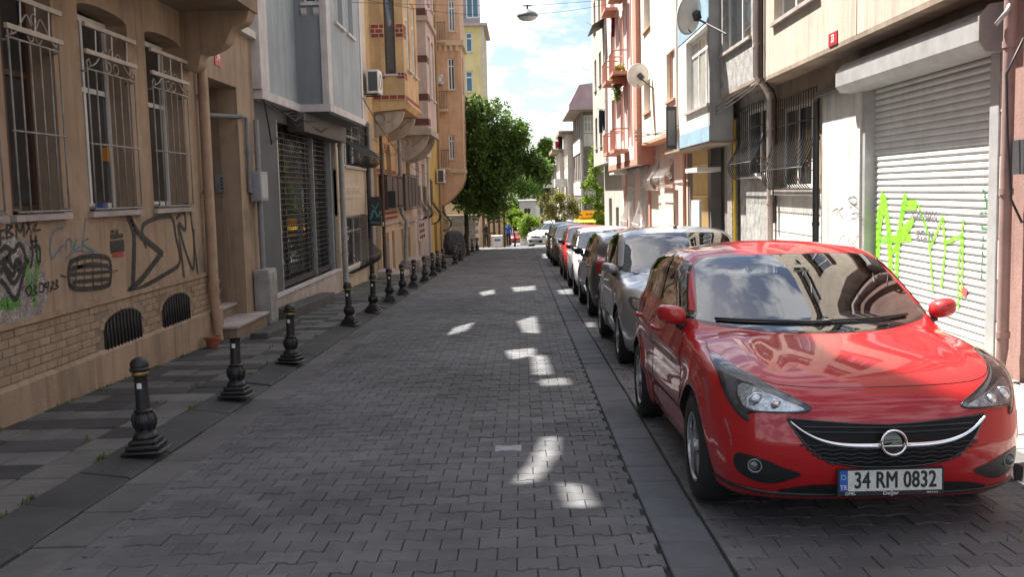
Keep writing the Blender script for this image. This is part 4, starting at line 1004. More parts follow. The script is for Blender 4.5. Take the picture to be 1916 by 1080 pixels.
# upper storeys
mh = [h for h in SUN_HOLES if max(q[0] for q in h) < 16.6]
opu = [(a, a+1.2, z, z+1.9) for z in (5.0,) for a in (3.0, 5.4, 7.8, 10.2, 13.2)]
facade(B1, f1, 2, 16.72, 4.4, 8.0, opu, M_tan, .28)
for o in opu: window(B1, f1, o[0], o[1], o[2], o[3], 2, .7, M_wpvc, M_glz, .16)
sun_mask_wall(B1, f1, 2, 16.72, 8.0, TOP1, SUN_HOLES, M_tan); FB('parapet', M_tan, B1, f1, (2, 10.3, -.03, 0, TOP1, 17.2))  # unseen: holes made for the sun patches, parapet added to extend the shade
FB('rear_wall', M_tan2, B1, f1, (2, 16.72, -7.5, -1.1, -1, 8.0), (2, 14.2, -1.1, -.42, -1, 8.0), (15.85, 16.72, -1.1, -.42, -1, 8.0), (14.2, 15.85, -1.1, -.42, 3.6, 8.0))
# graffiti
T = lambda pts: [on_x(u, v, -4.4) for u, v in pts]
ribbon('graffiti', B1, f1, [(T([(2, 480), (30, 478), (60, 500), (70, 545), (40, 575), (0, 590)]), .34), (T([(30, 500), (55, 560)]), .3), (T([(0, 520), (30, 550)]), .35), (T([(0, 560), (40, 560)]), .3)], M_whs, .0015)
ribbon('graffiti', B1, f1, [(T([(50, 470), (52, 520), (62, 558), (66, 570)]), .07), (T([(72, 465), (66, 520), (64, 552)]), .07), (T([(3, 568), (18, 570), (34, 562)]), .10)], M_greens, .003)
ribbon('graffiti', B1, f1, [(T([(0, 430), (0, 460)]), .02), (T([(0, 432), (8, 430)]), .02), (T([(0, 446), (7, 445)]), .02), (T([(12, 420), (11, 446)]), .025), (T([(12, 420), (22, 424), (14, 432), (24, 440), (11, 446)]), .02), (T([(30, 448), (30, 420), (37, 434), (43, 418), (44, 443)]), .022), (T([(48, 412), (58, 436)]), .02), (T([(58, 412), (48, 438)]), .02), (T([(60, 416), (66, 410), (68, 418), (62, 430), (75, 430)]), .02)], M_blackp, .0065)
ribbon('graffiti', B1, f1, [(T([(0, 470), (10, 462), (24, 470), (34, 456), (44, 470), (46, 495), (36, 540), (26, 560), (10, 535), (0, 525)]), .045), (T([(0, 492), (14, 482), (22, 500), (32, 486), (40, 500), (24, 530), (8, 505)]), .045), (T([(10, 500), (22, 515), (30, 498)]), .05), (T([(0, 510), (20, 470)]), .05)], M_blackp, .0065)
ribbon('graffiti', B1, f1, [(T([(57, 440), (60, 475), (56, 500)]), .03), (T([(66, 442), (68, 480), (72, 496)]), .03), (T([(56, 452), (68, 450)]), .022), (T([(55, 465), (72, 462), (74, 490)]), .035)], M_blackp, .0065)
ribbon('graffiti', B1, f1, [(T([(55, 534), (47, 542), (53, 553), (58, 544), (55, 534)]), .02), (T([(62, 535), (67, 538), (62, 543), (68, 548), (60, 553)]), .018), (T([(74, 530), (72, 545), (80, 545), (80, 532), (74, 530)]), .018), (T([(88, 528), (82, 534), (88, 538), (90, 528), (88, 548)]), .018), (T([(93, 544), (94, 546)]), .02), (T([(96, 528), (100, 530), (94, 540), (102, 540)]), .018), (T([(103, 524), (107, 527), (103, 532), (108, 536), (102, 541)]), .018)], M_blackp, .0065)
ribbon('graffiti', B1, f1, [(T([(118, 425), (100, 432), (93, 460), (97, 483), (108, 470), (118, 458)]), .018), (T([(122, 470), (124, 450), (132, 448), (133, 470)]), .018), (T([(136, 462), (142, 448), (138, 466), (148, 462)]), .018), (T([(160, 408), (156, 440), (152, 470)]), .018), (T([(164, 446), (154, 456), (176, 470)]), .018), (T([(122, 486), (140, 470), (175, 472)]), .012)], M_blues, .0065)
ribbon('graffiti', B1, f1, [(T([(131, 490), (160, 480), (202, 484), (206, 520), (196, 536), (140, 540), (128, 520), (131, 490)]), .05), (T([(136, 500), (200, 496)]), .035), (T([(132, 514), (204, 508)]), .035), (T([(136, 528), (202, 522)]), .04), (T([(144, 484), (140, 540)]), .02), (T([(158, 482), (156, 540)]), .02), (T([(172, 482), (174, 538)]), .02), (T([(188, 482), (190, 536)]), .02), (T([(130, 506), (170, 494), (205, 500)]), .04), (T([(112, 515), (122, 518)]), .015), (T([(212, 508), (220, 506)]), .015)], M_blackp, .0065)
ribbon('graffiti', B1, f1, [(T([(238, 402), (250, 440), (248, 535)]), .10), (T([(242, 408), (262, 440), (300, 472), (298, 478), (266, 520), (240, 545)]), .08), (T([(272, 462), (268, 420), (318, 405), (328, 440), (336, 490), (310, 512), (262, 540), (236, 560), (220, 600)]), .055), (T([(330, 408), (344, 398), (346, 430), (334, 420), (350, 480), (362, 500), (362, 430)]), .05), (T([(332, 420), (344, 520)]), .045), (T([(356, 398), (370, 515)]), .04)], M_blackp, .0065)
st = ribbon('stencil', B1, f1, [(T([(208, 462), (230, 459)]), .13), (T([(207, 444), (229, 441)]), .05)], M_blackp, .004); ribbon('stencil', B1, f1, [(T([(210, 477), (230, 475)]), .06)], M_reds, .004)
text_obj('stencil_lettering', 'OYLAR', .09, M_blackp, st, wall_mtx(-4.4+.004, 10.72, on_x(219, 437, -4.4)[1]+.01, 1), .75, .002)
# loose things by the wall
def stone_block(label, x0, x1, y0, y1, h):
    t = MB(); b_ = [(x0, y0), (x1, y0), (x1, y1), (x0, y1)]
    n = 0; t.v = [(x, y, gz(y)+.0) for x, y in b_] + [(x, y, gz(y)+h) for x, y in b_]; t.f = [(3, 2, 1, 0), (4, 5, 6, 7), (0, 1, 5, 4), (1, 2, 6, 5), (2, 3, 7, 6), (3, 0, 4, 7)]
    o = t.build('stone_block', M_gran); bevel(o, .035, 3); tag(o, label, 'stone block', 'rough granite blocks on the left pavement')
stone_block('dark granite block lying in front of the door steps', -3.93, -3.66, 14.1, 16.2, .15)
stone_block('long dark granite block lying along the lattice shopfront', -4.28, -3.95, 17.0, 20.8, .25)
pot = thing('flower_pot', 'small terracotta pot at the foot of the tan downpipe', 'pot', (-4.2, 13.25, gz(13.2)+.055)); M_terra = mat('terracotta', (.28, .09, .05), .8, .2, 8)
o = MB().lathe([(.07, 0), (.10, .11), (.115, .115), (.115, .15), (.10, .15), (.09, .12)], (-4.2, 13.25, gz(13.2)+.055), 18).build('pot_wall', M_terra, pot); autosmooth(o)
MB().lathe([(.095, .12), (.05, .125)], (-4.2, 13.25, gz(13.2)+.055), 14).build('earth', M_soil, pot)

# ------------------------------------------------------------------ left: grey house with bay window and lattice shop
M_greyst = mat('stucco_grey', (.21, .225, .24), .9, .08, 1, .45, 60, streak=.10); M_greyl = mat('bay_panel_grey', (.30, .33, .35), .85, .10, 1, .4, 60, streak=.18, dirt=((.2, .21, .21), 1.2, .6, .75)); M_trimw = mat('trim_offwhite', (.52, .48, .47), .8, .12, 3, .2, 60, streak=.12); M_dkgrey = mat('shop_pillar', (.085, .09, .097), .8, .12, 1.2, .3, 50)
B2 = thing('grey_house', 'grey house with projecting bay and lattice shop shutter next to number 34', 'building', (-4.4, 20, gz(20)))
f2 = LW(-4.46)
facade(B2, f2, 16.74, 23.85, -.75, 3.5, [(18.45, 23.55, -.06, 3.06)], M_dkgrey, .30)
FB('shop_sill', mat('sill_marble', (.42, .36, .33), .6, .2, 3, .1, 40, streak=.2), B2, f2, (16.9, 23.7, -.25, .10, -.75, -.10)); FB('sill_slab', M_trimw, B2, f2, (16.9, 23.72, -.25, .14, -.098, -.06))
M_lat = mat('lattice_black', (.02, .02, .022), .5, .2, 9)
FB('shutter_frame', mat('frame_alu', (.35, .36, .37), .4, .1, 9, metal=.5), B2, f2, (18.40, 18.47, -.14, .01, -.06, 3.1), (23.5, 23.58, -.14, .01, -.06, 3.1), (21.72, 21.76, -.14, -.03, -.06, 3.1))
lat = FB('shutter_lattice', M_lat, B2, f2, (18.47, 23.5, -.11, -.08, -.055, .06)); mb = MB(); cw_, ch_ = .155, .105
nz_ = int(3.05/ch_)
for r_ in range(nz_+1):
    z = .06+r_*ch_; fb(mb, f2, 18.47, 23.5, -.10, -.088, z, z+.013)
    for k in range(int(5.03/cw_)+1):
        a = 18.47+k*cw_+(cw_/2 if r_ % 2 else 0)
        if a < 23.48 and r_ < nz_: fb(mb, f2, a, a+.013, -.10, -.088, z+.013, z+ch_)
o = mb.build('lattice_links', M_lat, lat); tag(o, kind='stuff')
sg_ = FB('shop_window', mat('shop_glass', (.02, .022, .02), .02, .2, 2, spec=1., coat=.6), B2, f2, (18.47, 19.75, -.24, -.23, .1, 3.05), (19.82, 21.7, -.24, -.23, .1, 3.05), (21.78, 23.5, -.24, -.23, .1, 3.05)); FB('shop_mullion', M_lat, sg_, f2, (19.75, 19.82, -.26, -.2, -.05, 3.1), (21.70, 21.78, -.26, -.2, -.05, 3.1), (18.47, 23.5, -.26, -.2, 1.95, 2.02))
bx = FB('shutter_box', mat('box_brown', (.055, .048, .046), .6, .15, 3), B2, f2, (19.3, 23.9, .0, .34, 2.92, 3.30)); bevel(bx, .03, 2)
zb = 3.46
FB('upper_wall', M_greyl, B2, LW(-4.30), (16.74, 19.62, -.3, 0, zb, 7.0)); FB('trim_band', M_trimw, B2, LW(-4.30), (16.74, 19.58, -.25, .05, zb-.14, zb+.01), (16.70, 17.25, -.2, .05, zb+.012, 7))
bay = facade(B2, CW(19.62), -4.30, -3.70, zb, 7.0, [(-4.10, -3.86, zb+1.95, 6.9)], M_greyst, .2, 'bay_front'); window(B2, CW(19.62), -4.10, -3.86, zb+1.95, 6.6, 1, None, M_wpvc, M_glz, .06, .03, M_trimw, .05)
facade(B2, LW(-3.70), 19.82, 23.85, zb, 7.0, [(20.6, 21.6, zb+1.75, zb+3.5), (22.0, 22.9, zb+1.75, zb+3.5)], M_greyl, .2, 'bay_wall')
for a in (20.6, 22.0): window(B2, LW(-3.70), a, a+(1 if a < 21 else .9), zb+1.75, zb+3.5, 2, .7, M_wpvc, M_cur, .10, .05, M_trimw, .06)
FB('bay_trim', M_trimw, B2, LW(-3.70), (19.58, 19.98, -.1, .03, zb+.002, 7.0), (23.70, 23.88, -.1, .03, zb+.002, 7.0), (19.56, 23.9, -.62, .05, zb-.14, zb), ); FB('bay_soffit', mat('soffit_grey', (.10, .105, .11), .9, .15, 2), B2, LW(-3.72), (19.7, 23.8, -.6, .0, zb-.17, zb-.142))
mb = MB()
for (a, z) in ((-4.10, zb+1.85), (-3.86, zb+1.85)): mb = MB().prism([CW(19.62).p(a-.05, d, z-.16+e) for d, e in ((0, 0), (.06, .04), (.09, .14), (0, .16))], (.10, 0, 0)); mb.build('window_corbel', M_trimw, B2)
sun_mask_wall(B2, LW(), 16.74, 23.88, 7.0, TOP1, SUN_HOLES, M_greyl); FB('rear_wall', M_greyst, B2, LW(), (16.74, 23.85, -8, -.5, -1.5, 7.0))
mb = MB()
for k in range(7):
    a0, a1 = 16.8+k*.5, 18.6+k*.75; mb.tube([(-4.30+.06*(k % 3), a0, 3.30-.03*k), (-4.18+.1*(k % 2), (a0+a1)/2, 3.12-.06*(k % 3)), (-4.15, a1, 3.24)], .009+.003*(k % 2), 5)
mb.tube([(-4.3, 16.75, 4.3), (-4.28, 16.8, 3.5), (-4.25, 17.0, 3.0), (-4.3, 17.4, 2.6), (-4.38, 18.2, 2.75)], .014, 6); mb.build('cables', M_plastic, B2, True)
# ------------------------------------------------------------------ left: beige tiled house
M_btile = mat('tile_beige', (.44, .37, .28), .7, .12, 2, .3, 40, streak=.12); M_beige = mat('stucco_beige', (.48, .43, .36), .9, .1, 1.5, .4, 55, streak=.15)
B3 = thing('beige_tiled_house', 'narrow beige tiled house with two bulging window grilles and engraved plaque', 'building', (-4.4, 26, gz(26))); f3 = LW()
op = [(25.0, 28.6, 2.42, 3.60), (24.6, 28.2, -.25, 1.15)]
facade(B3, f3, 23.9, 29.1, -1.0, 3.8, op, M_btile, .25); facade(B3, f3, 23.9, 29.4, 3.8, 6.3, [(25, 26.2, 4.6, 6.0)], M_beige, .25); window(B3, f3, 25, 26.2, 4.6, 6.0, 2, .7, M_wpvc, M_glz, .14, .06)
tl = FB('tile_backing', M_btile, B3, f3, (23.9, 29.1, -.1, .001, 1.2, 2.3)); pr_ = None
for r_ in range(14):
    for k in range(26):
        a = 24.25+k*.185+(.09 if r_ % 2 else 0); z = 1.22+r_*.078
        if 24.6 < a < 27.3 and 1.55 < z < 2.0: continue
        if a > 29: continue
        if pr_ is None: pr_ = FB('tile', M_btile, tl, f3, (0, .178, .001, .007, 0, .071)); pa = (a, z); o = pr_
        else: o = inst(pr_, None, tl)
        o.matrix_basis = Matrix.Translation((0, a, z))
pq = FB('plaque', M_btile, B3, f3, (24.65, 27.2, .0, .025, 1.60, 1.97)); FB('plaque_face', M_beige, pq, f3, (24.75, 27.1, .025, .029, 1.65, 1.92)); 
for k in range(9):                                      # worn engraved letters, no longer legible
    a_ = 24.86+k*.25+(.06 if k > 3 else 0); FB('engraved_mark', M_bpipe, pq, f3, (a_, a_+.05, .029, .032, 1.69, 1.88), (a_+.05, a_+.15, .029, .032, 1.69+.07*(k % 3), 1.73+.07*(k % 3)), (a_+.15, a_+.19, .029, .032, 1.69, 1.80+.04*(k % 2)))
for (a0, a1, q0, q1) in op: window(B3, f3, a0, a1, q0, q1, 3, .7, M_wpvc, M_glz, .15, .06, M_stone)
M_gdk = mat('grille_black', (.022, .022, .023), .5, .2, 9)
belly_grille(B3, f3, 25.0, 28.6, 2.45, 3.60, 16, M_gdk, .42, True, r=.012); belly_grille(B3, f3, 24.6, 28.2, -.25, 1.1, 18, M_gdk, .40, True, r=.012)
pipe('downpipe', mat('pipe_pale', (.32, .31, .29), .6, .15, 4), B3, [f3.p(23.98, .12, 3.4), f3.p(23.98, .12, gz(24)+.1)], .07); pipe('downpipe', M_gdk, B3, [f3.p(28.3, .1, 3.6), f3.p(28.3, .1, gz(28)+.1)], .06)
FB('pier', mat('tile_grey', (.22, .21, .19), .7, .2, 9), B3, f3, (28.55, 29.1, 0, .14, -.9, 3.7)); sg_ = FB('sign_panel', M_gdk, B3, CW(28.2), (-4.3, -3.95, 0, .05, .80, 1.62)); ribbon('sign_art', sg_, CW(28.15), [([(-4.25, 1.0), (-4.15, 1.25), (-4.05, 1.05), (-3.98, 1.2)], .05), ([(-4.24, .9), (-4.0, .88)], .04), ([(-4.2, 1.4), (-4.1, 1.3), (-4.02, 1.45)], .03)], mat('paint_teal', (.04, .22, .20), .6, .2), .004)
def ac_unit(parent, fr, a, z, w_=.8, h=.55, d=.3, name='air_conditioner'):
    o = FB(name, mat('ac_white', (.6, .6, .58), .5, .12, 5), parent, fr, (a, a+w_, .12, .12+d, z, z+h)); bevel(o, .02, 2)
    FB('vent', mat('ac_vent', (.06, .065, .07), .6, .1), o, fr, (a-.004, a, .16, .12+d-.04, z+.06, z+h-.06)); rr = [fr.p(a+w_*.4+.2*math.cos(t), .122+d, z+h*.5+.2*math.sin(t)) for t in np.linspace(0, 6.28, 15)[:-1]]; MB().tube(rr, .012, 4, True).build('fan_guard', M_gdk, o)
    FB('bracket', M_gdk, o, fr, (a+.1, a+.14, 0, .4, z-.04, z-.002), (a+w_-.14, a+w_-.1, 0, .4, z-.04, z-.002)); return o
ac_unit(B3, f3, 28.55, 4.55, .8, .66, .34)
sun_mask_wall(B3, LW(), 23.9, 29.4, 6.3, TOP2, SUN_HOLES, M_beige); FB('rear_wall', M_beige, B3, LW(), (23.9, 29.4, -8, -.45, -1.5, 6.3))
def rc_(u0, u1, v0, v1, X):                            # photo rectangle on a wall plane -> a0,a1,z0,z1
    vm = (v0+v1)/2; um = (u0+u1)/2; ya = on_x(u0, vm, X)[0]; yb = on_x(u1, vm, X)[0]; return min(ya, yb), max(ya, yb), on_x(um, v1, X)[1], on_x(um, v0, X)[1]
def ry_(u0, u1, v0, v1, Y):
    vm = (v0+v1)/2; um = (u0+u1)/2; return on_y(u0, vm, Y)[0], on_y(u1, vm, Y)[0], on_y(um, v1, Y)[1], on_y(um, v0, Y)[1]
# ------------------------------------------------------------------ left: ochre house with brick bands and bay
M_och = mat('stucco_ochre', (.47, .32, .165), .9, .16, 1.3, .45, 55, streak=.2, dirt=((.3, .22, .13), .9, .55, .75)); M_ochd = mat('stucco_buff', (.46, .36, .26), .9, .12, 1.2, .4, 55, streak=.2)
M_rbr = mat('brick_red', (.22, .045, .03), .85, .2, 5, .3, 50, island=.2); M_mort = mat('mortar_pale', (.5, .45, .40), .9, .1, 5); M_bkstone = mat('bracket_stone', (.36, .31, .26), .85, .15, 3, .3, 50, streak=.2); M_rail = mat('rail_brown', (.055, .035, .028), .6, .2, 8)
def brick_band(parent, fr, a0, a1, z0, z1, rows, bw_=.24, d=.012):
    b_ = FB('band', M_mort, parent, fr, (a0, a1, 0, d*.5, z0, z1)); mb = MB(); h = (z1-z0)/rows
    for r_ in range(rows):
        a = a0 - (bw_/2 if r_ % 2 else 0)
        while a < a1:
            x0, x1 = max(a+.012, a0), min(a+bw_-.012, a1)
            if x1-x0 > .03: fb(mb, fr, x0, x1, d*.5+.001, d+.004, z0+r_*h+.012, z0+(r_+1)*h-.012)
            a += bw_
    o = mb.build('bricks', M_rbr, b_); tag(o, kind='stuff'); return b_
def console(parent, x_in, x_out, y, z1, h, m, wd=.22):
    n_ = 14; pts = []
    for t in np.linspace(0, 1, n_): pts.append((x_in+(x_out-x_in)*(1-(1-t)**2.0)**.55*.97, z1-h*(1-t)**1.15))
    o = MB().prism([(x, y, z) for x, z in pts] + [(x_out*1.0, y, z1), (x_in, y, z1)], (0, wd, 0)).build('bracket', m, parent)
    xm = (x_in+x_out)/2; MB().tube([(x_in+.22*abs(x_out-x_in)+.16*math.cos(t), y-.012, z1-.28*h+.16*math.sin(t)) for t in np.linspace(0, 6.28, 15)[:-1]], .028, 6, True).build('scroll', m, o, True)
    MB().tube([(x_in+.45*abs(x_out-x_in)+.38*abs(x_out-x_in)*t, y-.012, z1-.10-.30*h*(1-t)) for t in np.linspace(0, 1, 6)], .024, 6).build('scroll', m, o, True)
    return o
B4 = thing('ochre_house', 'ochre house with red brick bands, bay on curved brackets and brown railing', 'building', (-4.4, 32, gz(32))); f4 = LW()
Y0, Y1 = 29.42, 35.4
op = [(31.4, 32.5, 1.15, 3.35), (33.0, 34.2, 1.15, 3.35), (29.75, 30.7, -.75, 2.9), (31.9, 32.5, -.85, .45), (33.3, 34.0, -.85, .45)]
facade(B4, f4, Y0, Y1, -1.4, 3.7, op, M_och, .3, arch=(.5, .5, 0, .25, .25)); facade(B4, f4, Y0, Y1, 3.7, 9.0, [], M_och, .3)
FB('base_course', M_ochd, B4, f4, (30.75, 31.9-.002, 0, .06, -1.4, .70), (32.5, 33.3, 0, .06, -1.4, .70), (34.0, Y1-.02, 0, .06, -1.4, .70), (31.9, 32.5, 0, .06, .45, .70), (33.3, 34.0, 0, .06, .45, .70)); FB('string_course', M_bkstone, B4, f4, (30.75, Y1-.02, 0, .13, .702, .82))
for a, b in ((31.4, 32.5), (33.0, 34.2)): window(B4, f4, a, b, 1.15, 3.35, 2, .7, M_wbrown, M_glz, .2, .06)
for a, b in ((31.9, 32.5), (33.3, 34.0)): window(B4, f4, a, b, -.85, .45, 1, None, mat('cellar_grey', (.25, .26, .28), .6, .1), mat('cellar_panel', (.2, .21, .23), .5, .1), .1, .05)
dd = FB('door', mat('door_taupe', (.13, .11, .095), .6, .15, 4), B4, f4, (29.75, 30.7, -.2, -.15, -.75, 2.9)); FB('handle', M_chrome, dd, f4, (30.5, 30.54, -.15, -.10, .3, .5))
FB('step', M_stone, B4, f4, (29.6, 30.9, .0, .45, -1.2, -.62)); FB('step', M_stone, B4, f4, (29.5, 31.2, .452, .85, -1.2, -.70)); FB('notice_board', mat('panel_grey', (.12, .115, .11), .6, .2, 5), B4, f4, (31.0, 31.75, .07, .14, -.95, .15))
for z in (.84, 1.0): brick_band(B4, f4, 30.8, Y1-.02, z, z+.11, 1)
brick_band(B4, f4, 30.75, 31.35, 2.2, 2.5, 2); brick_band(B4, f4, 32.55, 32.95, 2.2, 2.5, 2); brick_band(B4, f4, 34.25, 35.35, 2.2, 2.5, 2); brick_band(B4, f4, 32.55, 32.95, 3.0, 3.3, 2)
rl = FB('railing', M_rail, B4, f4, (31.1, Y1-.1, .22, .26, 2.25, 2.30), (31.1, Y1-.1, .22, .26, 1.20, 1.25), (31.1, 31.14, 0, .26, 1.2, 2.3), (Y1-.14, Y1-.1, 0, .26, 1.2, 2.3))
for k in range(3): FB('rail_panel', M_rail, rl, f4, (31.2+k*1.4, 32.35+k*1.4, .228, .25, 1.28, 2.22))
BX = -3.40; by0, by1, bz0, bz1 = 30.3, 34.4, 4.50, 9.2
sd_ = ry_(718, 738, -40, 138, by0)
facade(B4, CW(by0), -4.4, BX, bz0, bz1, [(sd_[0], sd_[1], sd_[2], bz1-.3)], M_och, .2, 'bay_side'); window(B4, CW(by0), sd_[0], sd_[1], sd_[2], bz1-.3, 1, .62, M_wbrown, M_glz, .08, .04, M_trimw, .06)
facade(B4, LW(BX), by0+.2, by1, bz0, bz1, [(31.0, 32.0, 5.5, 7.8), (32.7, 33.8, 5.5, 7.8)], M_och, .2, 'bay_wall')
for a, b in ((31.0, 32.0), (32.7, 33.8)): window(B4, LW(BX), a, b, 5.5, 7.8, 1, .7, M_wpvc, M_cur, .05, .05, M_trimw, .10)
for z0_, z1_, r_ in ((6.35, 6.75, 3), (5.12, 5.32, 2), (4.52, 4.66, 1), (7.75, 8.1, 3)):
    brick_band(B4, CW(by0), -4.36, sd_[0]-.02 if z0_ > 5 else BX, z0_, z1_, r_)
    if z0_ > 5: brick_band(B4, CW(by0), sd_[1]+.02, BX-.01, z0_, z1_, r_)
    brick_band(B4, LW(BX), by0+.02, 30.95, z0_, z1_, r_)
    if z0_ < 5: brick_band(B4, LW(BX), 30.95, by1, z0_, z1_, r_)
MB().prism([(-4.4, by0+.03, 4.50), (BX+.06, by0+.03, 4.50), (BX+.10, by0+.03, 4.40), (BX-.02, by0+.03, 4.24), (-4.4, by0+.03, 4.16)], (0, by1-by0, 0)).build('bay_cornice', M_och, B4)
for y in (30.5, 33.6): console(B4, -4.4, BX-.05, y, 4.18, .75, M_bkstone)
pipe('downpipe', M_rail, B4, [f4.p(31.0, .12, 3.6), f4.p(31.0, .12, gz(31)+.1)], .05); FB('sign_board', M_gdk, B4, CW(31.3), (-4.32, -3.92, 0, .05, 1.25, 1.78))
sun_mask_wall(B4, LW(), Y0, Y1, 9.0, TOP2, SUN_HOLES, M_och); FB('rear_wall', M_och, B4, LW(), (Y0, Y1, -8, -.35, -1.6, 9.0))
# ------------------------------------------------------------------ left: pinkish house with brown bands
M_pnk = mat('stucco_pinkish', (.46, .37, .33), .9, .12, 1.3, .4, 55, streak=.18); M_brn = mat('band_brown', (.11, .045, .035), .85, .2, 5)
B5 = thing('pinkish_house', 'pinkish house with dark brown bands and projecting bay beside the ochre house', 'building', (-4.4, 38, gz(38)))
Y0, Y1 = 35.42, 41.2
op = [(36.2, 37.4, 1.2, 3.5), (38.6, 40.0, 1.2, 3.5), (36.4, 37.2, -1.0, .4), (38.4, 39.3, -1.0, .4)]
facade(B5, f4, Y0, Y1, -1.6, 9.5, op, M_ochd, .3)
for o in op[:2]: window(B5, f4, *o, 2, .7, M_wbrown, M_glz, .18, .06)
for o in op[2:]: window(B5, f4, *o, 1, None, M_wbrown, M_glz, .12, .05)
rl = FB('railing', M_rail, B5, f4, (35.9, 40.6, .22, .26, 2.35, 2.4), (35.9, 40.6, .22, .26, 1.1, 1.15), (35.9, 35.95, 0, .26, 1.1, 2.4))
for k in range(4): FB('rail_panel', M_rail, rl, f4, (36.0+k*1.15, 36.95+k*1.15, .228, .25, 1.18, 2.32))
FB('string_course', M_bkstone, B5, f4, (Y0, Y1, 0, .12, .60, .72)); FB('step', M_stone, B5, f4, (35.7, 37.6, 0, .7, -1.3, -.72)); FB('step', M_stone, B5, f4, (38.2, 39.6, 0, .5, -1.5, -.8))
pipe('downpipe', mat('pipe_steel', (.22, .22, .22), .5, .15, 4), B5, [f4.p(35.55, .14, 3.8), f4.p(35.55, .14, 1.0), f4.p(35.6, .3, .7), f4.p(35.6, .2, gz(35)+.1)], .07)
X5 = -3.25; facade(B5, CW(36.1), -4.4, X5, 4.0, 11.5, [(-4.0, -3.6, 9.2, 11.0)], M_pnk, .2, 'bay_side'); window(B5, CW(36.1), -4.0, -3.6, 9.2, 11.0, 1, .7, M_wpvc, M_glz, .06, .04)
facade(B5, LW(X5), 36.3, 39.7, 4.0, 11.5, [(36.9, 37.7, 5.2, 7.4), (38.3, 39.2, 5.2, 7.4), (36.9, 37.7, 8.6, 10.6), (38.3, 39.2, 8.6, 10.6)], M_pnk, .2, 'bay_wall')
for a, b in ((36.9, 37.7), (38.3, 39.2)):
    for z in (5.2, 8.6): window(B5, LW(X5), a, b, z, z+2.1, 1, .7, M_wpvc, M_cur, .06, .05, M_trimw, .08)
for z in (4.12, 5.0, 6.35, 8.0): FB('brown_band', M_brn, B5, CW(36.1), (-4.4, X5, 0, .015, z, z+.24)); FB('brown_band', M_brn, B5, LW(X5), (36.1, 36.85, 0, .015, z+.001, z+.239))
FB('cornice', M_bkstone, B5, CW(36.1), (-4.45, X5+.10, -3.6, .12, 7.80, 7.96)); FB('bay_foot', M_bkstone, B5, CW(36.1), (-4.4, X5+.08, -3.5, .08, 3.78, 4.0))
for y in (36.3, 39.0): console(B5, -4.4, X5, y, 3.78, .95, M_bkstone, .26)
sun_mask_wall(B5, LW(), Y0, Y1, 9.5, TOP2, SUN_HOLES, M_pnk); FB('rear_wall', M_pnk, B5, LW(), (Y0, Y1, -8, -.35, -2, 9.5))
# ------------------------------------------------------------------ left: pale rose house
M_rose = mat('stucco_rose', (.54, .44, .40), .9, .12, 1.3, .4, 55, streak=.2)
B6 = thing('pale_rose_house', 'pale rose house with white window frames between pinkish and yellow house', 'building', (-4.4, 44, gz(44)))
Y0, Y1 = 41.22, 47.0; op = [(42.0, 43.6, .55, 3.0), (44.6, 46.2, .55, 3.0), (42.0, 43.6, 4.6, 6.6), (44.6, 46.2, 4.6, 6.6), (42.3, 43.1, -1.4, -.35)]
facade(B6, f4, Y0, Y1, -1.8, 9.0, op, M_rose, .3)
for o in op: window(B6, f4, *o, 2, .7, M_wpvc, M_glz, .15, .09, M_trimw, .08)
FB('hood_mould', M_rose, B6, f4, (41.9, 46.4, 0, .3, 3.3, 3.6)); belly_grille(B6, f4, 42.0, 43.6, .55, 2.0, 8, M_gdk, .35, False); belly_grille(B6, f4, 44.6, 46.2, .55, 2.0, 8, M_gdk, .35, False)
o = FB('lettering_panel', M_rose, B6, f4, (42.0, 44.6, 0, .06, -.35, .42)); 
for k in range(3):
    for q in range(3): FB('carved_boss', M_brn, o, f4, (42.25+q*.8+.12*k, 42.65+q*.8+.12*k, .06, .085, .24-k*.25, .38-k*.25))
pipe('downpipe', M_trimw, B6, [f4.p(46.6, .12, 4.2), f4.p(46.6, .12, gz(46)+.1)], .06); FB('step', M_stone, B6, f4, (44.6, 46.2, 0, .8, -1.6, -1.1))
sun_mask_wall(B6, LW(), Y0, Y1, 9.0, TOP2, SUN_HOLES, M_rose); FB('rear_wall', M_rose, B6, LW(), (Y0, Y1, -8, -.35, -2, 9.0))
# ------------------------------------------------------------------ left: yellow house
M_yel = mat('stucco_yellow', (.52, .33, .09), .9, .12, 1.3, .4, 55, streak=.2)
B7 = thing('yellow_house', 'deep yellow plain house with air conditioner and dark gateway', 'building', (-4.4, 50, gz(50))); Y0, Y1 = 47.02, 53.4
op = [(48.0, 49.4, .2, 2.4), (50.2, 52.0, -1.55, .2), (48.2, 49.6, 4.2, 6.2), (51.0, 52.2, 4.2, 6.2)]
facade(B7, f4, Y0, Y1, -2, 11.5, op, M_yel, .3)
for o in op: window(B7, f4, *o, 2, .7, M_wpvc, M_dark if o[3] < 1 else M_glz, .18, .08)
belly_grille(B7, f4, 48.0, 49.4, .2, 2.3, 8, M_gdk, .45, False); ac_unit(B7, f4, 51.6, 2.2, .9, .7, .36)
pipe('downpipe', mat('pipe_ochre', (.3, .2, .08), .6, .1), B7, [f4.p(53.2, .12, 12), f4.p(53.2, .12, gz(53)+.1)], .07)
FB('rear_wall', M_yel, B7, LW(), (Y0, Y1, -8, -.35, -2.2, 11.5))
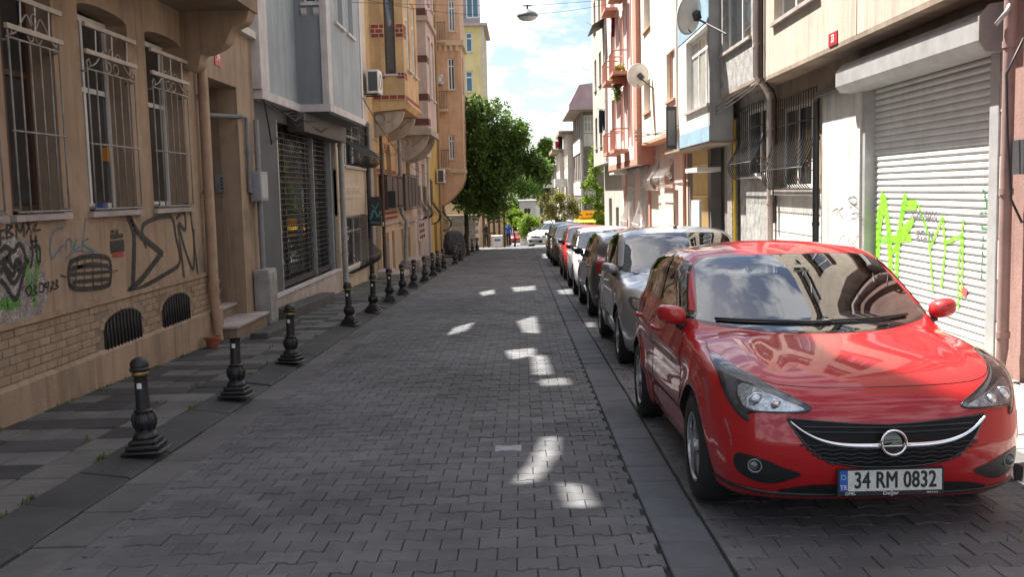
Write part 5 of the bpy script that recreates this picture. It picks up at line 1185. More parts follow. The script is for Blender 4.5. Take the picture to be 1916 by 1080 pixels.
# ------------------------------------------------------------------ left: peach corner house with tower bay
M_pea = mat('stucco_peach', (.56, .36, .23), .9, .12, 1.2, .4, 55, streak=.2, dirt=((.36, .25, .17), 1., .6, .75)); M_peat = mat('trim_peach', (.55, .42, .28), .85, .12, 2, .3, 50)
B8 = thing('peach_house', 'peach corner house with tall bay on a curved foot beside the tree', 'building', (-4.4, 55.5, gz(55)))
facade(B8, f4, 53.42, 58.2, -2.2, 14.5, [(54.6, 55.8, -.4, 1.6)], M_pea, .3); window(B8, f4, 54.6, 55.8, -.4, 1.6, 2, .7, M_wbrown, M_glz, .15, .08); belly_grille(B8, f4, 54.5, 55.9, -.4, 1.7, 8, M_gdk, .5, False)
by0 = 54.0; X8 = on_y(868, 300, by0)[0]; wn = [ry_(838, 852, 252, 298, by0), ry_(836, 852, 108, 168, by0), ry_(837, 852, 0, 58, by0)]
wn = [(a+.05, b-.02, c, d) for a, b, c, d in wn]
facade(B8, CW(by0), -4.4, X8, 2.95, 14.6, wn, M_pea, .2, 'bay_side')
for o in wn: window(B8, CW(by0), *o, 2, .75, M_wpvc, M_glz, .08, .07, M_peat, .08)
facade(B8, LW(X8), by0+.2, 57.6, 2.95, 14.6, [(54.9, 55.9, 3.6, 5.6), (54.9, 55.9, 7.0, 9.0)], M_pea, .2, 'bay_wall')
for z in (3.6, 7.0): window(B8, LW(X8), 54.9, 55.9, z, z+2, 2, .75, M_wpvc, M_glz, .06, .07)
zc = on_y(850, 90, by0)[1]; FB('cornice', M_peat, B8, CW(by0), (-4.4, X8+.16, -3.7, .14, zc+.15, zc+.42)); mb = MB()
for k in range(4): fb(mb, CW(by0), -4.2+k*.3, -4.05+k*.3, 0, .10, zc-.15, zc+.15)
mb.build('dentils', M_peat, B8); FB('bay_foot', M_peat, B8, CW(by0), (-4.4, X8+.05, -3.6, .05, 2.75, 2.95))
pts = [(-4.42, .9)] + [(-4.4+(X8+4.4)*math.sin(t)**1.6, .95+1.8*(1-math.cos(t))) for t in np.linspace(.15, math.pi/2, 10)] + [(-4.42, 2.75)]
MB().prism([(x, by0+.05, z) for x, z in pts], (0, 3.4, 0)).build('curved_foot', M_pea, B8)
for z in (2.9, 6.0, 9.6):                              # little balconies at the inner corner
    bo = FB('balcony', M_peat, B8, f4, (53.45, 53.95, 0, .62, z, z+.12)); mb = MB()
    for k in range(7): mb.tube([f4.p(53.48, .05+k*.09, z+.12), f4.p(53.48, .05+k*.09, z+1.05)], .014, 4)
    mb.tube([f4.p(53.48, 0, z+1.05), f4.p(53.48, .62, z+1.05), f4.p(53.95, .62, z+1.05)], .018, 4); mb.build('balcony_rail', M_gdk, bo)
ac_unit(B8, CW(by0), -4.33, on_y(835, 158, by0)[1], .35, .5, .3)
FB('rear_wall', M_pea, B8, LW(), (53.42, 58.2, -8, -.35, -2.4, 14.4)); FB('garden_wall', M_peat, B8, f4, (56, 58.2, .0, .3, -2.2, .2))

# ================================================================== right-hand side
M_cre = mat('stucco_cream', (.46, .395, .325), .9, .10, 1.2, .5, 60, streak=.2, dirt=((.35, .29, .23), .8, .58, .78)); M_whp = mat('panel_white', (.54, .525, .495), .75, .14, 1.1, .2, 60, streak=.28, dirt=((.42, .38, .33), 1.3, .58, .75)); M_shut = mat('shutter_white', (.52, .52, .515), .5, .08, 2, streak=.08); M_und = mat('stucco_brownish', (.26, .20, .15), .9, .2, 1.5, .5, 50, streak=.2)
M_rough = mat('roughcast_grey', (.30, .29, .28), .95, .3, 6, 1., 22, det=8); M_pebble = mat('pebble_dash', (.26, .23, .19), .95, .35, 16, 1., 30)
C1 = thing('shutter_shop_house', 'cream house number 33 with white roller shutter sprayed green on the right', 'building', (4.6, 13, gz(13))); g1 = RW(); U1 = 4.18; zo = 3.44
wop = (15.45, 18.05, 1.62, 3.02)
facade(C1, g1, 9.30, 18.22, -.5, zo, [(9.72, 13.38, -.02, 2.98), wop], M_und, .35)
sh = FB('roller_shutter', M_shut, C1, g1, (9.74, 13.36, -.16, -.13, -.02, 3.0)); proto = None; nsl = 36; hs = 2.92/nsl
for k in range(nsl):
    z = -.0+k*hs
    if proto is None:
        pf = [(-.120, 0), (-.108, hs*.10), (-.099, hs*.30), (-.099, hs*.62), (-.110, hs*.90), (-.120, hs*.995)]
        proto = MB().prism([g1.p(9.74, d, z+e) for d, e in pf], (0, 3.62, 0)).build('slat', M_shut, sh); pz_ = z
    else: inst(proto, None, sh, Matrix.Translation((0, 0, z-pz_)))
FB('bottom_rail', mat('rail_grey', (.42, .42, .41), .4, .1, 5, metal=.3), sh, g1, (9.74, 13.36, -.13, -.07, -.10, -.001))
M_galv = mat('galvanised', (.42, .42, .42), .45, .12, 4, metal=.35)
FB('guide_rail', M_galv, C1, g1, (9.60, 9.78, -.12, .05, -.14, 2.98)); FB('guide_rail', M_galv, C1, g1, (13.33, 13.44, -.12, .03, -.14, 2.98))
sb = MB().prism([g1.p(9.45, d, z) for d, z in ((0, 2.88), (.24, 2.90), (.30, 2.98), (.30, 3.17), (.22, 3.27), (0, 3.30))], (0, 4.28, 0)).build('shutter_box', M_galv, C1)
mb = MB().prism([g1.p(9.445, d, z) for d, z in ((0, 2.85), (.25, 2.87), (.32, 2.97), (.32, 3.19), (.23, 3.30), (0, 3.33))], (0, .03, 0)); mb.build('box_end', mat('box_end_grey', (.30, .27, .26), .6, .1, 5, metal=.2), sb)
for k, (a, b) in enumerate(((13.45, 14.2), (14.21, 15.12))): FB('cladding_panel', M_whp, C1, g1, (a, b, 0, .06, -.5, 3.0-.02*k))
for k in range(9): FB('stone_block', M_whp, C1, g1, (9.32, 9.60, 0, .03+.004*(k % 2), -.48+k*.40, -.10+k*.40))
for k in range(6): FB('cladding_course', M_whp, C1, g1, (15.30, 18.18, 0, .012, -.5+k*.34, -.175+k*.34))
pipe('standpipe', M_gdk, C1, [g1.p(13.5, .14, 3.02), g1.p(15.10, .14, 3.0), g1.p(15.22, .12, 2.9), g1.p(15.22, .12, gz(15)+.1)], .05)
FB('window_sill', M_stone, C1, g1, (15.4, 18.1, -.1, .10, 1.50, 1.615)); window(C1, g1, *wop, 3, None, M_wpvc, M_glz, .14, .06); belly_grille(C1, g1, 15.45, 18.0, 1.60, 3.16, 19, M_gdk, .27, True, r=.009)
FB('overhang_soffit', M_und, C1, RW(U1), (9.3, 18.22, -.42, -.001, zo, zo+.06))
uw = (14.1, 16.55, 4.30, 6.0); facade(C1, RW(U1), 9.3, 17.35, zo+.06, 8.5, [uw, (10.2, 12.4, 4.5, 6.0), (10.2, 12.4, 7.0, 8.3), (14.1, 16.5, 7.0, 8.3)], M_cre, .3)
window(C1, RW(U1), *uw, 3, None, M_wpvc, M_glz, .12, .06, M_stone, .06); window(C1, RW(U1), 10.2, 12.4, 4.5, 6.0, 3, None, M_wpvc, M_glz, .12, .06, M_stone)
for a, b in ((10.2, 12.4), (14.1, 16.5)): window(C1, RW(U1), a, b, 7.0, 8.3, 3, None, M_wpvc, M_glz, .12, .06, M_stone)
FB('wall_joint', M_und, C1, RW(U1), (12.52, 12.545, 0, .004, zo+.06, 8.5), (17.28, 17.35, 0, .05, zo+.07, 8.5))
n33 = FB('number_sign', M_redpl, C1, RW(U1), (*rc_(1552, 1568, 60, 84, U1)[:2], .003, .014, *rc_(1552, 1568, 60, 84, U1)[2:])); q = rc_(1552, 1568, 60, 84, U1); text_obj('numeral', '33', .14, M_wpl, n33, wall_mtx(U1-.016, (q[0]+q[1])/2, (q[2]+q[3])/2, -1), .9, .003)
FB('house_number', M_redpl, C1, g1, (9.38, 9.52, .035, .045, 1.95, 2.12))
pipe('downpipe', mat('pipe_pinkgrey', (.50, .42, .38), .6, .1, 4), C1, [RW(U1).p(17.45, .08, 8.5), RW(U1).p(17.45, .08, 3.55), (4.40, 17.9, 3.35), g1.p(18.1, .10, 3.2), g1.p(18.1, .10, gz(18)+.1)], .055)
pipe('downpipe', M_rail, C1, [RW(U1).p(17.2, .06, 8.5), RW(U1).p(17.2, .06, 3.5), (4.45, 17.7, 3.3), g1.p(17.85, .08, 3.2), g1.p(17.85, .08, 1.0)], .04)
FB('rear_wall', M_cre, C1, g1, (9.3, 18.2, -8, -.40, -.5, 12))
T2 = lambda pts: [on_x(u, v, 4.6) for u, v in pts]; gsh = Fr((4.6, 0, 0), (0, 1, 0), (-1, 0, 0))
M_lime = mat('spray_lime', (.22, .62, .02), .6, .2, 4, worn=.2); M_dkgn = mat('spray_dark_green', (.03, .20, .06), .6, .2, 6, worn=.35); M_gry = mat('spray_grey', (.16, .16, .17), .6, .3, 6, worn=.2); M_pinkp = mat('spray_pink', (.65, .10, .10), .6, .2)
def shutter_paint(strokes, m, off=0):                   # paint follows the slat relief
    mb = MB(); kk = 0
    for pts, wd in strokes:
        for i in range(len(pts)-1):
            a = Vector(pts[i]); b = Vector(pts[i+1]); n_ = max(2, int((b-a).length/.0065)); t = (b-a).normalized(); nn = Vector((-t.y, t.x))*wd/2
            kk += 1
            for j in range(n_):
                p0, p1 = a.lerp(b, j/n_), a.lerp(b, (j+1)/n_)
                def dpt(v): ph = ((v.y) % hs)/hs; return gsh.p(v.x, float(np.interp(ph, [0, .10, .30, .62, .90, 1], [-.105, -.102, -.099, -.099, -.102, -.105]))+.005+off+.0004*(kk % 5), v.y)
                mb.quad(dpt(p0-nn), dpt(p1-nn), dpt(p1+nn), dpt(p0+nn))
    return mb.build('graffiti', m, sh)
shutter_paint([(T2([(1640, 362), (1630, 420), (1626, 500)]), .22), (T2([(1640, 370), (1650, 440), (1652, 510)]), .16), (T2([(1625, 450), (1690, 445)]), .10), (T2([(1680, 362), (1668, 430), (1662, 520)]), .13), (T2([(1672, 385), (1700, 384)]), .12), (T2([(1664, 440), (1695, 412)]), .10), (T2([(1702, 382), (1722, 440), (1728, 520), (1730, 545)]), .05), (T2([(1722, 470), (1735, 440), (1748, 405)]), .05), (T2([(1748, 405), (1752, 470), (1745, 540)]), .05), (T2([(1752, 455), (1785, 440), (1782, 560)]), .05), (T2([(1786, 410), (1776, 500), (1776, 580)]), .04), (T2([(1650, 480), (1690, 420)]), .08)], M_lime)
shutter_paint([(T2([(1822, 355), (1832, 400), (1830, 425)]), .04), (T2([(1815, 400), (1836, 395)]), .03), (T2([(1818, 425), (1836, 430)]), .03), (T2([(1822, 440), (1818, 530)]), .025), (T2([(1832, 440), (1830, 600)]), .025)], M_dkgn)
shutter_paint([(T2([(1780, 540), (1792, 550)]), .10)], M_pinkp)
for tx, u, v_ in (('NARMAN', 1720, 405), ('KOLN', 1723, 442)): text_obj('lettering', tx, .19, M_gry, sh, wall_mtx(4.6+.093, *on_x(u, v_, 4.65), -1), .95, .0, .0008)
cp = [o for o in C1.children if o.name.startswith('cladding_panel')][0]
ribbon('graffiti', C1, RW(4.54), [([on_x(u, v, 4.54) for u, v in q], w_) for q, w_ in [([(1592, 380), (1588, 372), (1596, 368), (1604, 372), (1600, 382), (1592, 380)], .02), ([(1590, 388), (1606, 380)], .015), ([(1592, 378), (1606, 390)], .015), ([(1558, 395), (1568, 390), (1566, 405)], .012), ([(1578, 388), (1570, 396), (1580, 410)], .012), ([(1594, 400), (1604, 398), (1602, 408), (1592, 408)], .012), ([(1606, 398), (1614, 396)], .012), ([(1607, 403), (1613, 402)], .012), ([(1608, 398), (1607, 408), (1614, 408)], .012)]], M_gry, .004)
ribbon('graffiti', C1, RW(4.54), [([on_x(u, v, 4.54) for u, v in q], w_) for q, w_ in [([(1570, 450), (1580, 440), (1582, 455)], .012), ([(1586, 440), (1590, 455), (1598, 455)], .012), ([(1600, 455), (1606, 440), (1612, 458)], .012), ([(1565, 462), (1600, 462)], .010)]], M_reds, .004)

# far right rose wall with pipes
C0 = thing('rose_wall_house', 'rose wall with drain pipe at the right edge of the picture', 'building', (4.5, 8, gz(8))); M_rosew = mat('stucco_old_rose', (.30, .175, .15), .9, .15, 1.5, .5, 55, streak=.25); g0 = RW(4.50)
FB('wall', M_rosew, C0, g0, (3, 9.25, -4, 0, -.4, 9)); pipe('drain_pipe', mat('pipe_rose', (.26, .17, .155), .6, .15, 4), C0, [g0.p(9.02, .14, 6), g0.p(9.02, .14, .15), g0.p(9.02, .16, -.06), g0.p(9.0, .42, -.11)], .052)
o = FB('utility_meter', mat('meter_dark', (.05, .05, .055), .5, .1), C0, g0, (8.72, 8.92, 0, .14, 1.72, 2.02)); mb = MB().tube([g0.p(8.85, .1, 2.9), g0.p(8.9, .22, 2.6), g0.p(8.85, .22, 2.05), g0.p(8.8, .2, 1.5), g0.p(8.7, .15, 1.3)], .012, 5); mb.build('cable', M_plastic, o, True)
MB().tube([g0.p(9.05, .1, 3.3), g0.p(8.95, .2, 3.15), g0.p(9.05, .25, 3.05)], .02, 6).build('wall_lamp_arm', M_galv, C0, True)

# grey roughcast house
C2 = thing('roughcast_house', 'grey roughcast house with black bulging grille between downpipes', 'building', (4.6, 20, gz(20))); Yb = 21.75
lw = (18.75, 20.9, 1.85, 3.2); facade(C2, g1, 18.24, Yb, -.7, 3.6, [lw, (21.0, 21.6, -.7, 3.0)], M_rough, .35)
window(C2, g1, *lw, 2, None, M_wpvc, M_glz, .14, .07, M_stone, .10); belly_grille(C2, g1, 18.8, 20.85, 1.80, 3.25, 12, M_gdk, .28, True, r=.010); FB('door_leaf', mat('door_dark', (.04, .035, .03), .6, .1), C2, g1, (21.0, 21.6, -.34, -.28, -.7, 3.0)); FB('pier', M_pebble, C2, g1, (21.22, 21.72, 0, .12, -.7, 3.1))
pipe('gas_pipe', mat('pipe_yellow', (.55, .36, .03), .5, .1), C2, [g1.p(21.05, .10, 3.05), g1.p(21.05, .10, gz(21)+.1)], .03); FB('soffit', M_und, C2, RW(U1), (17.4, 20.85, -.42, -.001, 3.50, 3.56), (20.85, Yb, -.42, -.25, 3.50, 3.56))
uw = rc_(1352, 1405, -60, 84, U1); facade(C2, RW(U1), 17.37, 20.9, 3.56, 9, [uw], M_rough, .3); window(C2, RW(U1), *uw, 2, None, M_wpvc, M_glz, .12, .07, M_stone, .06); FB('rear_wall', M_rough, C2, g1, (18.24, Yb, -8, -.40, -.9, 12))
# white house with blue bay and yellow doors
M_whs2 = mat('stucco_white', (.64, .62, .58), .9, .08, 1.3, .4, 55, streak=.16); M_blu = mat('tile_blue', (.22, .33, .42), .7, .15, 3, .2, 40); M_yd = mat('door_cream', (.62, .47, .24), .6, .08, 4); M_dgb = mat('plain_dark_grey', (.14, .13, .125), .8, .15, 2, .3, 40)  # last one: plain dark grey for lower wall, sign face and shop wall
C3 = thing('blue_bay_house', 'white house with pale blue bay and cream-yellow barred doors', 'building', (4.6, 24, gz(24))); X3 = 3.96; zb3 = on_x(1331, 262, X3)[1]
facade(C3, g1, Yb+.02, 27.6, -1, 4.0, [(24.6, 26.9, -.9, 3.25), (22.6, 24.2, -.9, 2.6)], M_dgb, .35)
yd = FB('door', M_yd, C3, g1, (24.6, 26.9, -.12, -.06, -.9, 3.25)); proto = None
for k in range(16):
    a = 24.66+k*.148
    if proto is None: proto = FB('bar', M_yd, yd, g1, (a, a+.035, -.06, -.02, -.85, 3.2)); pa = a
    else: inst(proto, None, yd, Matrix.Translation((0, a-pa, 0)))
for z in (-.2, .6, 1.4, 2.2, 2.9): FB('cross_bar', M_yd, yd, g1, (24.6, 26.9, -.018, -.008, z, z+.05))
FB('notice_panel', mat('panel_pale', (.5, .5, .5), .5, .08, 4), C3, g1, (23.8, 24.9, .3, .36, .2, 1.35)); FB('canopy', M_whs2, C3, g1, (23.0, 24.6, 0, .55, 2.02, 2.12)); FB('door', mat('door_dark', (.04, .035, .03)), C3, g1, (22.6, 24.2, -.3, -.24, -.9, 2.6)); FB('house_number', M_redpl, C3, g1, (22.7, 22.95, .0, .02, 3.2, 3.45))
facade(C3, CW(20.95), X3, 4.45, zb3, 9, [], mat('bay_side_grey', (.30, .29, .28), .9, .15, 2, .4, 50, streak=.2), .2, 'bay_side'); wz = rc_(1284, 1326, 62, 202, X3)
facade(C3, RW(X3), 21.15, 25.0, zb3, 9, [(wz[0], wz[1], wz[2], wz[3])], M_whs2, .2, 'bay_wall'); window(C3, RW(X3), wz[0], wz[1], wz[2], wz[3], 3, .78, M_wpvc, M_cur, .12, .07, M_stone, .06)
FB('blue_band', M_blu, C3, RW(X3), (20.96, 25.0, 0, .012, zb3, zb3+.32)); FB('blue_band', M_blu, C3, RW(X3), (20.96, 25.0, 0, .012, wz[3]+.08, wz[3]+1.1)); FB('bay_soffit', M_und, C3, RW(X3), (20.97, 27.6, -.62, -.02, zb3-.05, zb3-.002)); facade(C3, RW(4.2), 25.0, 27.6, zb3, 9, [], M_whs2, .2, 'upper_wall')
FB('rear_wall', M_whs2, C3, g1, (Yb, 27.6, -8, -.40, -1, 12)); pipe('downpipe', mat('pipe_salmon', (.50, .27, .18), .6, .1, 4), C3, [g1.p(27.5, .42, 9), g1.p(27.5, .42, 3.9), g1.p(27.5, .1, 3.6), g1.p(27.5, .1, -.7)], .055)
lb = MB(); q = rc_(1262, 1282, 190, 275, 3.8)
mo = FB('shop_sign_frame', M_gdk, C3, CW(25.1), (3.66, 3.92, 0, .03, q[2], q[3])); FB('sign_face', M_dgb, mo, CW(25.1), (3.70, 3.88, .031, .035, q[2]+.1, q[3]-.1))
def dish(name, label, c, r, mount, face, grp):
    t = thing(name, label, 'satellite dish', mount, grp); ax = Vector(face).normalized(); u = ax.orthogonal().normalized(); v_ = ax.cross(u); V = []; F = []; nr, na = 6, 28; c = Vector(c)
    for sgn_ in (0, 1):
        for i in range(nr+1):
            rr = r*i/nr
            for j in range(na): an = 2*math.pi*j/na; V.append(tuple(c + u*rr*math.cos(an)+v_*rr*math.sin(an)*1.06 + ax*(rr*rr/r*.35 - .012*sgn_)))
    for sgn_ in (0, 1):
        b_ = sgn_*(nr+1)*na
        for i in range(nr):
            for j in range(na): F.append((b_+i*na+j, b_+i*na+(j+1) % na, b_+(i+1)*na+(j+1) % na, b_+(i+1)*na+j))
    e0 = nr*na; e1 = e0+(nr+1)*na; F += [(e0+j, e0+(j+1) % na, e1+(j+1) % na, e1+j) for j in range(na)]
    mobj('reflector', V, F, mat('dish_grey', (.52, .51, .49), .6, .12, 4), t, True); back = c-ax*.03
    MB().obox(tuple(back-ax*.04), tuple(u*.07), tuple(v_*.09), tuple(ax*.05)).build('clamp', M_gdk, t)
    MB().tube([tuple(back-ax*.05), tuple(back-ax*.12+Vector((0, 0, -.2*r))), tuple(Vector(mount))], .022, 7).build('arm', M_gdk, t); lnb = c+ax*r*.95+Vector((0, 0, -.15)); MB().tube([tuple(c-Vector((0, 0, r*.9))+ax*.2*r), tuple(lnb)], .012, 6).tube([tuple(lnb), tuple(lnb-ax*.1)], .035, 8).build('feed_arm', M_gdk, t)
    return t
px, pz_ = on_y(1299, 28, 20.9)
dish('satellite_dish', 'large grey satellite dish on arm beside the blue bay', (px, 20.9, pz_), .40, (4.16, 20.2, on_x(1345, 74, 4.16)[1]), (-.75, .75, .3), 'satellite dishes on the right-hand houses')
# cream house
M_crm = mat('stucco_ivory', (.70, .62, .52), .9, .06, 1.2, .35, 55, streak=.12)
C4 = thing('ivory_house', 'ivory house with overhanging upper wall and white window cages', 'building', (4.6, 31, gz(31))); X4 = 4.12; zb4 = on_x(1265, 243, X4)[1]; M_tc = mat('trim_terracotta', (.46, .24, .16), .85, .1, 3)
facade(C4, g1, 27.62, 35.2, -1.2, zb4, [rc_(1243, 1262, 290, 345, 4.6), rc_(1222, 1234, 295, 350, 4.6), (29.2, 30.2, -1.2, 1.6)], mat('stucco_buffpink', (.62, .50, .42), .9, .08, 1.2, .35, 55, streak=.15), .35)
for q in (rc_(1243, 1262, 290, 345, 4.6), rc_(1222, 1234, 295, 350, 4.6)): window(C4, g1, *q, 2, None, M_wpvc, M_glz, .14, .08, M_tc); belly_grille(C4, g1, q[0]-.1, q[1]+.1, q[2]-.1, q[3]+.5, 8, M_wpvc, .34, False, r=.011)
FB('door', mat('door_brown', (.10, .05, .035), .6, .1), C4, g1, (29.2, 30.2, -.25, -.2, -1.2, 1.6))
uo = [rc_(1247, 1263, 95, 187, X4), rc_(1205, 1217, 150, 210, X4), rc_(1204, 1216, -45, 55, X4)]; facade(C4, RW(X4), 26.4, 34.6, zb4, 11.5, uo, M_crm, .25, 'upper_wall')
for q in uo: window(C4, RW(X4), *q, 2, None, M_wpvc, M_cur, .16, .08, M_tc, .06)
FB('overhang_trim', M_tc, C4, RW(X4), (26.42, 34.6, -.5, .02, zb4-.10, zb4-.001)); FB('rear_wall', M_crm, C4, g1, (27.62, 35.2, -8, -.40, -1.2, 12.5))
c2x, c2z = on_y(1197, 142, 31.0); dish('satellite_dish', 'round satellite dish on arm fixed to the ivory wall', (c2x, 31.0, c2z), .36, (X4-.0, 30.6, on_x(1218, 172, X4)[1]), (-.35, .9, .3), 'satellite dishes on the right-hand houses')
# salmon house
M_sal = mat('stucco_salmon', (.45, .215, .16), .9, .12, 1.3, .4, 55, streak=.15); M_pkw = mat('stucco_blush', (.66, .52, .48), .9, .06, 1.2, .3, 55, streak=.12)
C5 = thing('salmon_house', 'blush house with salmon stripes, little balconies and flower pots', 'building', (4.6, 40, gz(40))); X5r = 3.98; zb5 = on_x(1175, 312, X5r)[1]
facade(C5, g1, 35.22, 45.6, -1.5, zb5, [(36.4, 38.0, -.2, 2.4), (40.5, 42.5, -.2, 2.4), (43.4, 44.6, -1.5, 1.8)], M_pkw, .35); belly_grille(C5, g1, 36.2, 38.2, -.3, 2.6, 10, M_wpvc, .35, False, r=.014); belly_grille(C5, g1, 40.3, 42.7, -.3, 2.6, 10, M_wpvc, .35, False, r=.014)
window(C5, g1, 36.4, 38.0, -.2, 2.4, 2, .7, M_wpvc, M_glz, .14, .08); window(C5, g1, 40.5, 42.5, -.2, 2.4, 2, .7, M_wpvc, M_glz, .14, .08); FB('door', M_sal, C5, g1, (43.4, 44.6, -.2, -.12, -1.5, 1.8)); FB('corner_pier', M_sal, C5, g1, (35.24, 35.7, 0, .06, -1.5, zb5)); FB('corner_pier', M_sal, C5, g1, (42.9, 43.3, 0, .06, -1.5, zb5))
uo = [(35.6, 36.6, z, z+1.9) for z in (3.5, 6.3, 9.1)] + [(38.2, 39.2, z, z+1.9) for z in (3.5, 6.3, 9.1)] + [(41.5, 42.8, z, z+1.9) for z in (3.5, 6.3, 9.1)]
facade(C5, RW(X5r), 34.1, 45.0, zb5, 13, uo, M_pkw, .25, 'upper_wall'); FB('bay_side', M_sal, C5, CW(33.9), (X5r, 4.6, -.2, .0, zb5, 13))
FB('corner_stripe', M_sal, C5, RW(X5r), (33.9, 34.9, .001, .02, zb5+.001, 12.99)); FB('floor_stripe', M_sal, C5, RW(X5r), (34.9, 45, 0, .02, zb5, zb5+.22))
for q in uo: window(C5, RW(X5r), *q, 2, .75, M_wpvc if q[0] < 41 else M_wbrown, M_glz, .18, .08); FB('window_surround', M_sal, C5, RW(X5r), (q[0]-.22, q[0], 0, .025, q[2]-.3, q[3]+.1), (q[1], q[1]+.22, 0, .025, q[2]-.3, q[3]+.1))
for z in (3.0, 5.8, 8.6):
    for (a, b) in ((36.5, 38.3), (39.6, 41.4)):
        bo = FB('balcony', M_sal, C5, RW(X5r), (a, b, .03, .55, z, z+.12)); mb = MB()
        for k in range(8): mb.tube([RW(X5r).p(a+.03+k*(b-a-.06)/7, .52, z+.12), RW(X5r).p(a+.03+k*(b-a-.06)/7, .52, z+.85)], .02, 4)
        mb.tube([RW(X5r).p(a, .03, z+.85), RW(X5r).p(a, .52, z+.85), RW(X5r).p(b, .52, z+.85), RW(X5r).p(b, .03, z+.85)], .03, 4); mb.build('balcony_rail', M_sal, bo)
FB('rear_wall', M_pkw, C5, g1, (35.22, 45.6, -8, -.40, -1.5, 13)); FB('door_canopy', M_whs2, C5, g1, (42.8, 45.0, 0, .6, 2.3, 2.5))
# narrow stained house
M_stn = mat('stucco_stained', (.44, .41, .36), .9, .15, 1.5, .4, 55, streak=.35); C6 = thing('stained_house', 'narrow stained grey-cream house with lean-to roof beyond the salmon house', 'building', (4.6, 50, gz(50))); X6 = 4.05
facade(C6, g1, 45.62, 55, -1.8, 2.9, [(47, 48.5, -1.8, .8), (50.5, 52.2, -.6, 1.2)], M_stn, .35); window(C6, g1, 50.5, 52.2, -.6, 1.2, 2, None, M_wpvc, M_glz, .14, .08); FB('door', M_dark, C6, g1, (47, 48.5, -.2, -.15, -1.8, .8))
uo = [(a, a+1.3, z, z+1.6) for a in (46.4, 49.2, 52.2) for z in (3.8, 6.8, 9.8)]; facade(C6, RW(X6), 45.25, 55, 2.9, 14.5, uo, M_stn, .25, 'upper_wall')
for q in uo: window(C6, RW(X6), *q, 2, None, M_wpvc, M_cur if q[2] > 6 else M_glz, .14, .08, M_stone)
FB('roof_slab', M_und, C6, RW(X6), (45.05, 55, -6, .5, 14.5, 14.8)); MB().prism([RW(X6).p(45.1, 0, 9.3), RW(X6).p(45.1, .7, 8.9), RW(X6).p(45.1, .7, 8.95), RW(X6).p(45.1, 0, 9.36)], (0, 3.2, 0)).build('lean_to_roof', M_rail, C6)
pipe('downpipe', M_trimw, C6, [RW(X6).p(45.3, .1, 14), RW(X6).p(45.3, .1, 2.9)], .08); FB('rear_wall', M_stn, C6, g1, (45.62, 55, -8, -.40, -2, 14.4)); FB('side_wall', M_stn, C6, CW(45.05), (X6, 4.6, -.2, 0, 2.9, 14.5))
# brown-grey corner house with pink roof
M_bgr = mat('stucco_browngrey', (.19, .165, .14), .9, .15, 1.5, .4, 55, streak=.25); M_pkr = mat('roof_pinkish', (.44, .33, .38), .8, .1, 2)
C7 = thing('pink_roof_house', 'brown-grey corner house with overhanging pinkish roof above the yellow shop', 'building', (5, 64, gz(64))); Yc = 62.5; XL = on_y(1087, 260, Yc)[0]; XR = 7.5; zt7 = on_y(1095, 208, Yc)[1]; zb7 = gz(64)
wq = [ry_(1092, 1118, 215, 246, Yc), ry_(1094, 1118, 340, 372, Yc)]
facade(C7, CW(Yc), XL, XR, zb7, zt7, wq, M_bgr, .3)
for q in wq: window(C7, CW(Yc), *q, 4, .6, M_wpvc, M_cur, .1, .07, M_wpvc, .1)
FB('white_panel', M_whp, C7, CW(Yc), (wq[0][0]-.05, wq[0][1]+.1, 0, .03, wq[0][2]-.9, wq[0][2]-.1))
uo = [(a, a+.9, z, z+1.7) for a in (63.6, 65.4, 67.6, 69.6) for z in (-.6, 2.3, 5.0)]
facade(C7, RW(XL), Yc+.3, 71.5, zb7, zt7, uo, M_bgr, .3, 'street_wall')
for q in uo: window(C7, RW(XL), *q, 1, None, M_wbrown, M_glz, .15, .07)
for z in (1.4, 4.1): FB('floor_panel', M_whs2, C7, RW(XL), (63.2, 71, 0, .05, z-.1, z+.75))
MB().prism([(XL-.75, Yc-.9, zt7+.05), (XR, Yc-.9, zt7+.05), (XR, Yc-.9, zt7+1.9), (XL-.1, Yc-.9, zt7+1.55), (XL-.75, Yc-.9, zt7+.35)], (0, 10.5, 0)).build('roof', M_pkr, C7); FB('eaves', M_und, C7, CW(Yc-.88), (XL-.72, XR, -9.6, 0, zt7-.02, zt7+.045))
pipe('downpipe', M_gpipe, C7, [CW(Yc).p(XL+.1, .1, zt7), CW(Yc).p(XL+.1, .1, zb7)], .06); FB('side_mass', M_bgr, C7, CW(Yc), (XL+.3, XR, -9, -.4, zb7, zt7))
# further houses down the lane, right
far = [(71.6, 78, 3.4, 5.6, 'stucco_far_a', (.5, .46, .42), 'pale house with balcony laundry beyond the pink-roofed house'), (78.1, 86, 3.1, 4.6, 'stucco_far_b', (.55, .5, .42), 'second pale house down the lane beyond the pink-roofed house'), (86.1, 96, 2.9, 3.6, 'stucco_far_c', (.5, .42, .38), 'farthest pale house visible down the lane on the right')]
for (a, b, x, zt_, mn, cl, lb_) in far:
    h_ = thing('distant_house', lb_, 'building', (x, a, gz(a)), 'distant houses down the lane'); mm = mat(mn, cl, .9, .12, 1.2, .3, 50, streak=.2); uo = [(a+.8+k*1.9, a+1.8+k*1.9, z, z+1.5) for k in range(3) for z in (-2.2, .6, 3.2) if z+1.6 < zt_]
    facade(h_, RW(x), a+.3, b, gz(b)-.5, zt_, uo, mm, .3)
    for q in uo: window(h_, RW(x), *q, 1, None, M_wpvc, M_glz, .15, .07)
    FB('end_wall', mm, h_, CW(a), (x, x+5, -.3, 0, gz(b)-.5, zt_)); FB('roof', M_und, h_, CW(a), (x-.6, x+5, -(b-a), .4, zt_+.002, zt_+.25)); FB('balcony', M_whp, h_, RW(x), (a+.6, a+3, 0, .9, 1.9, 2.5))
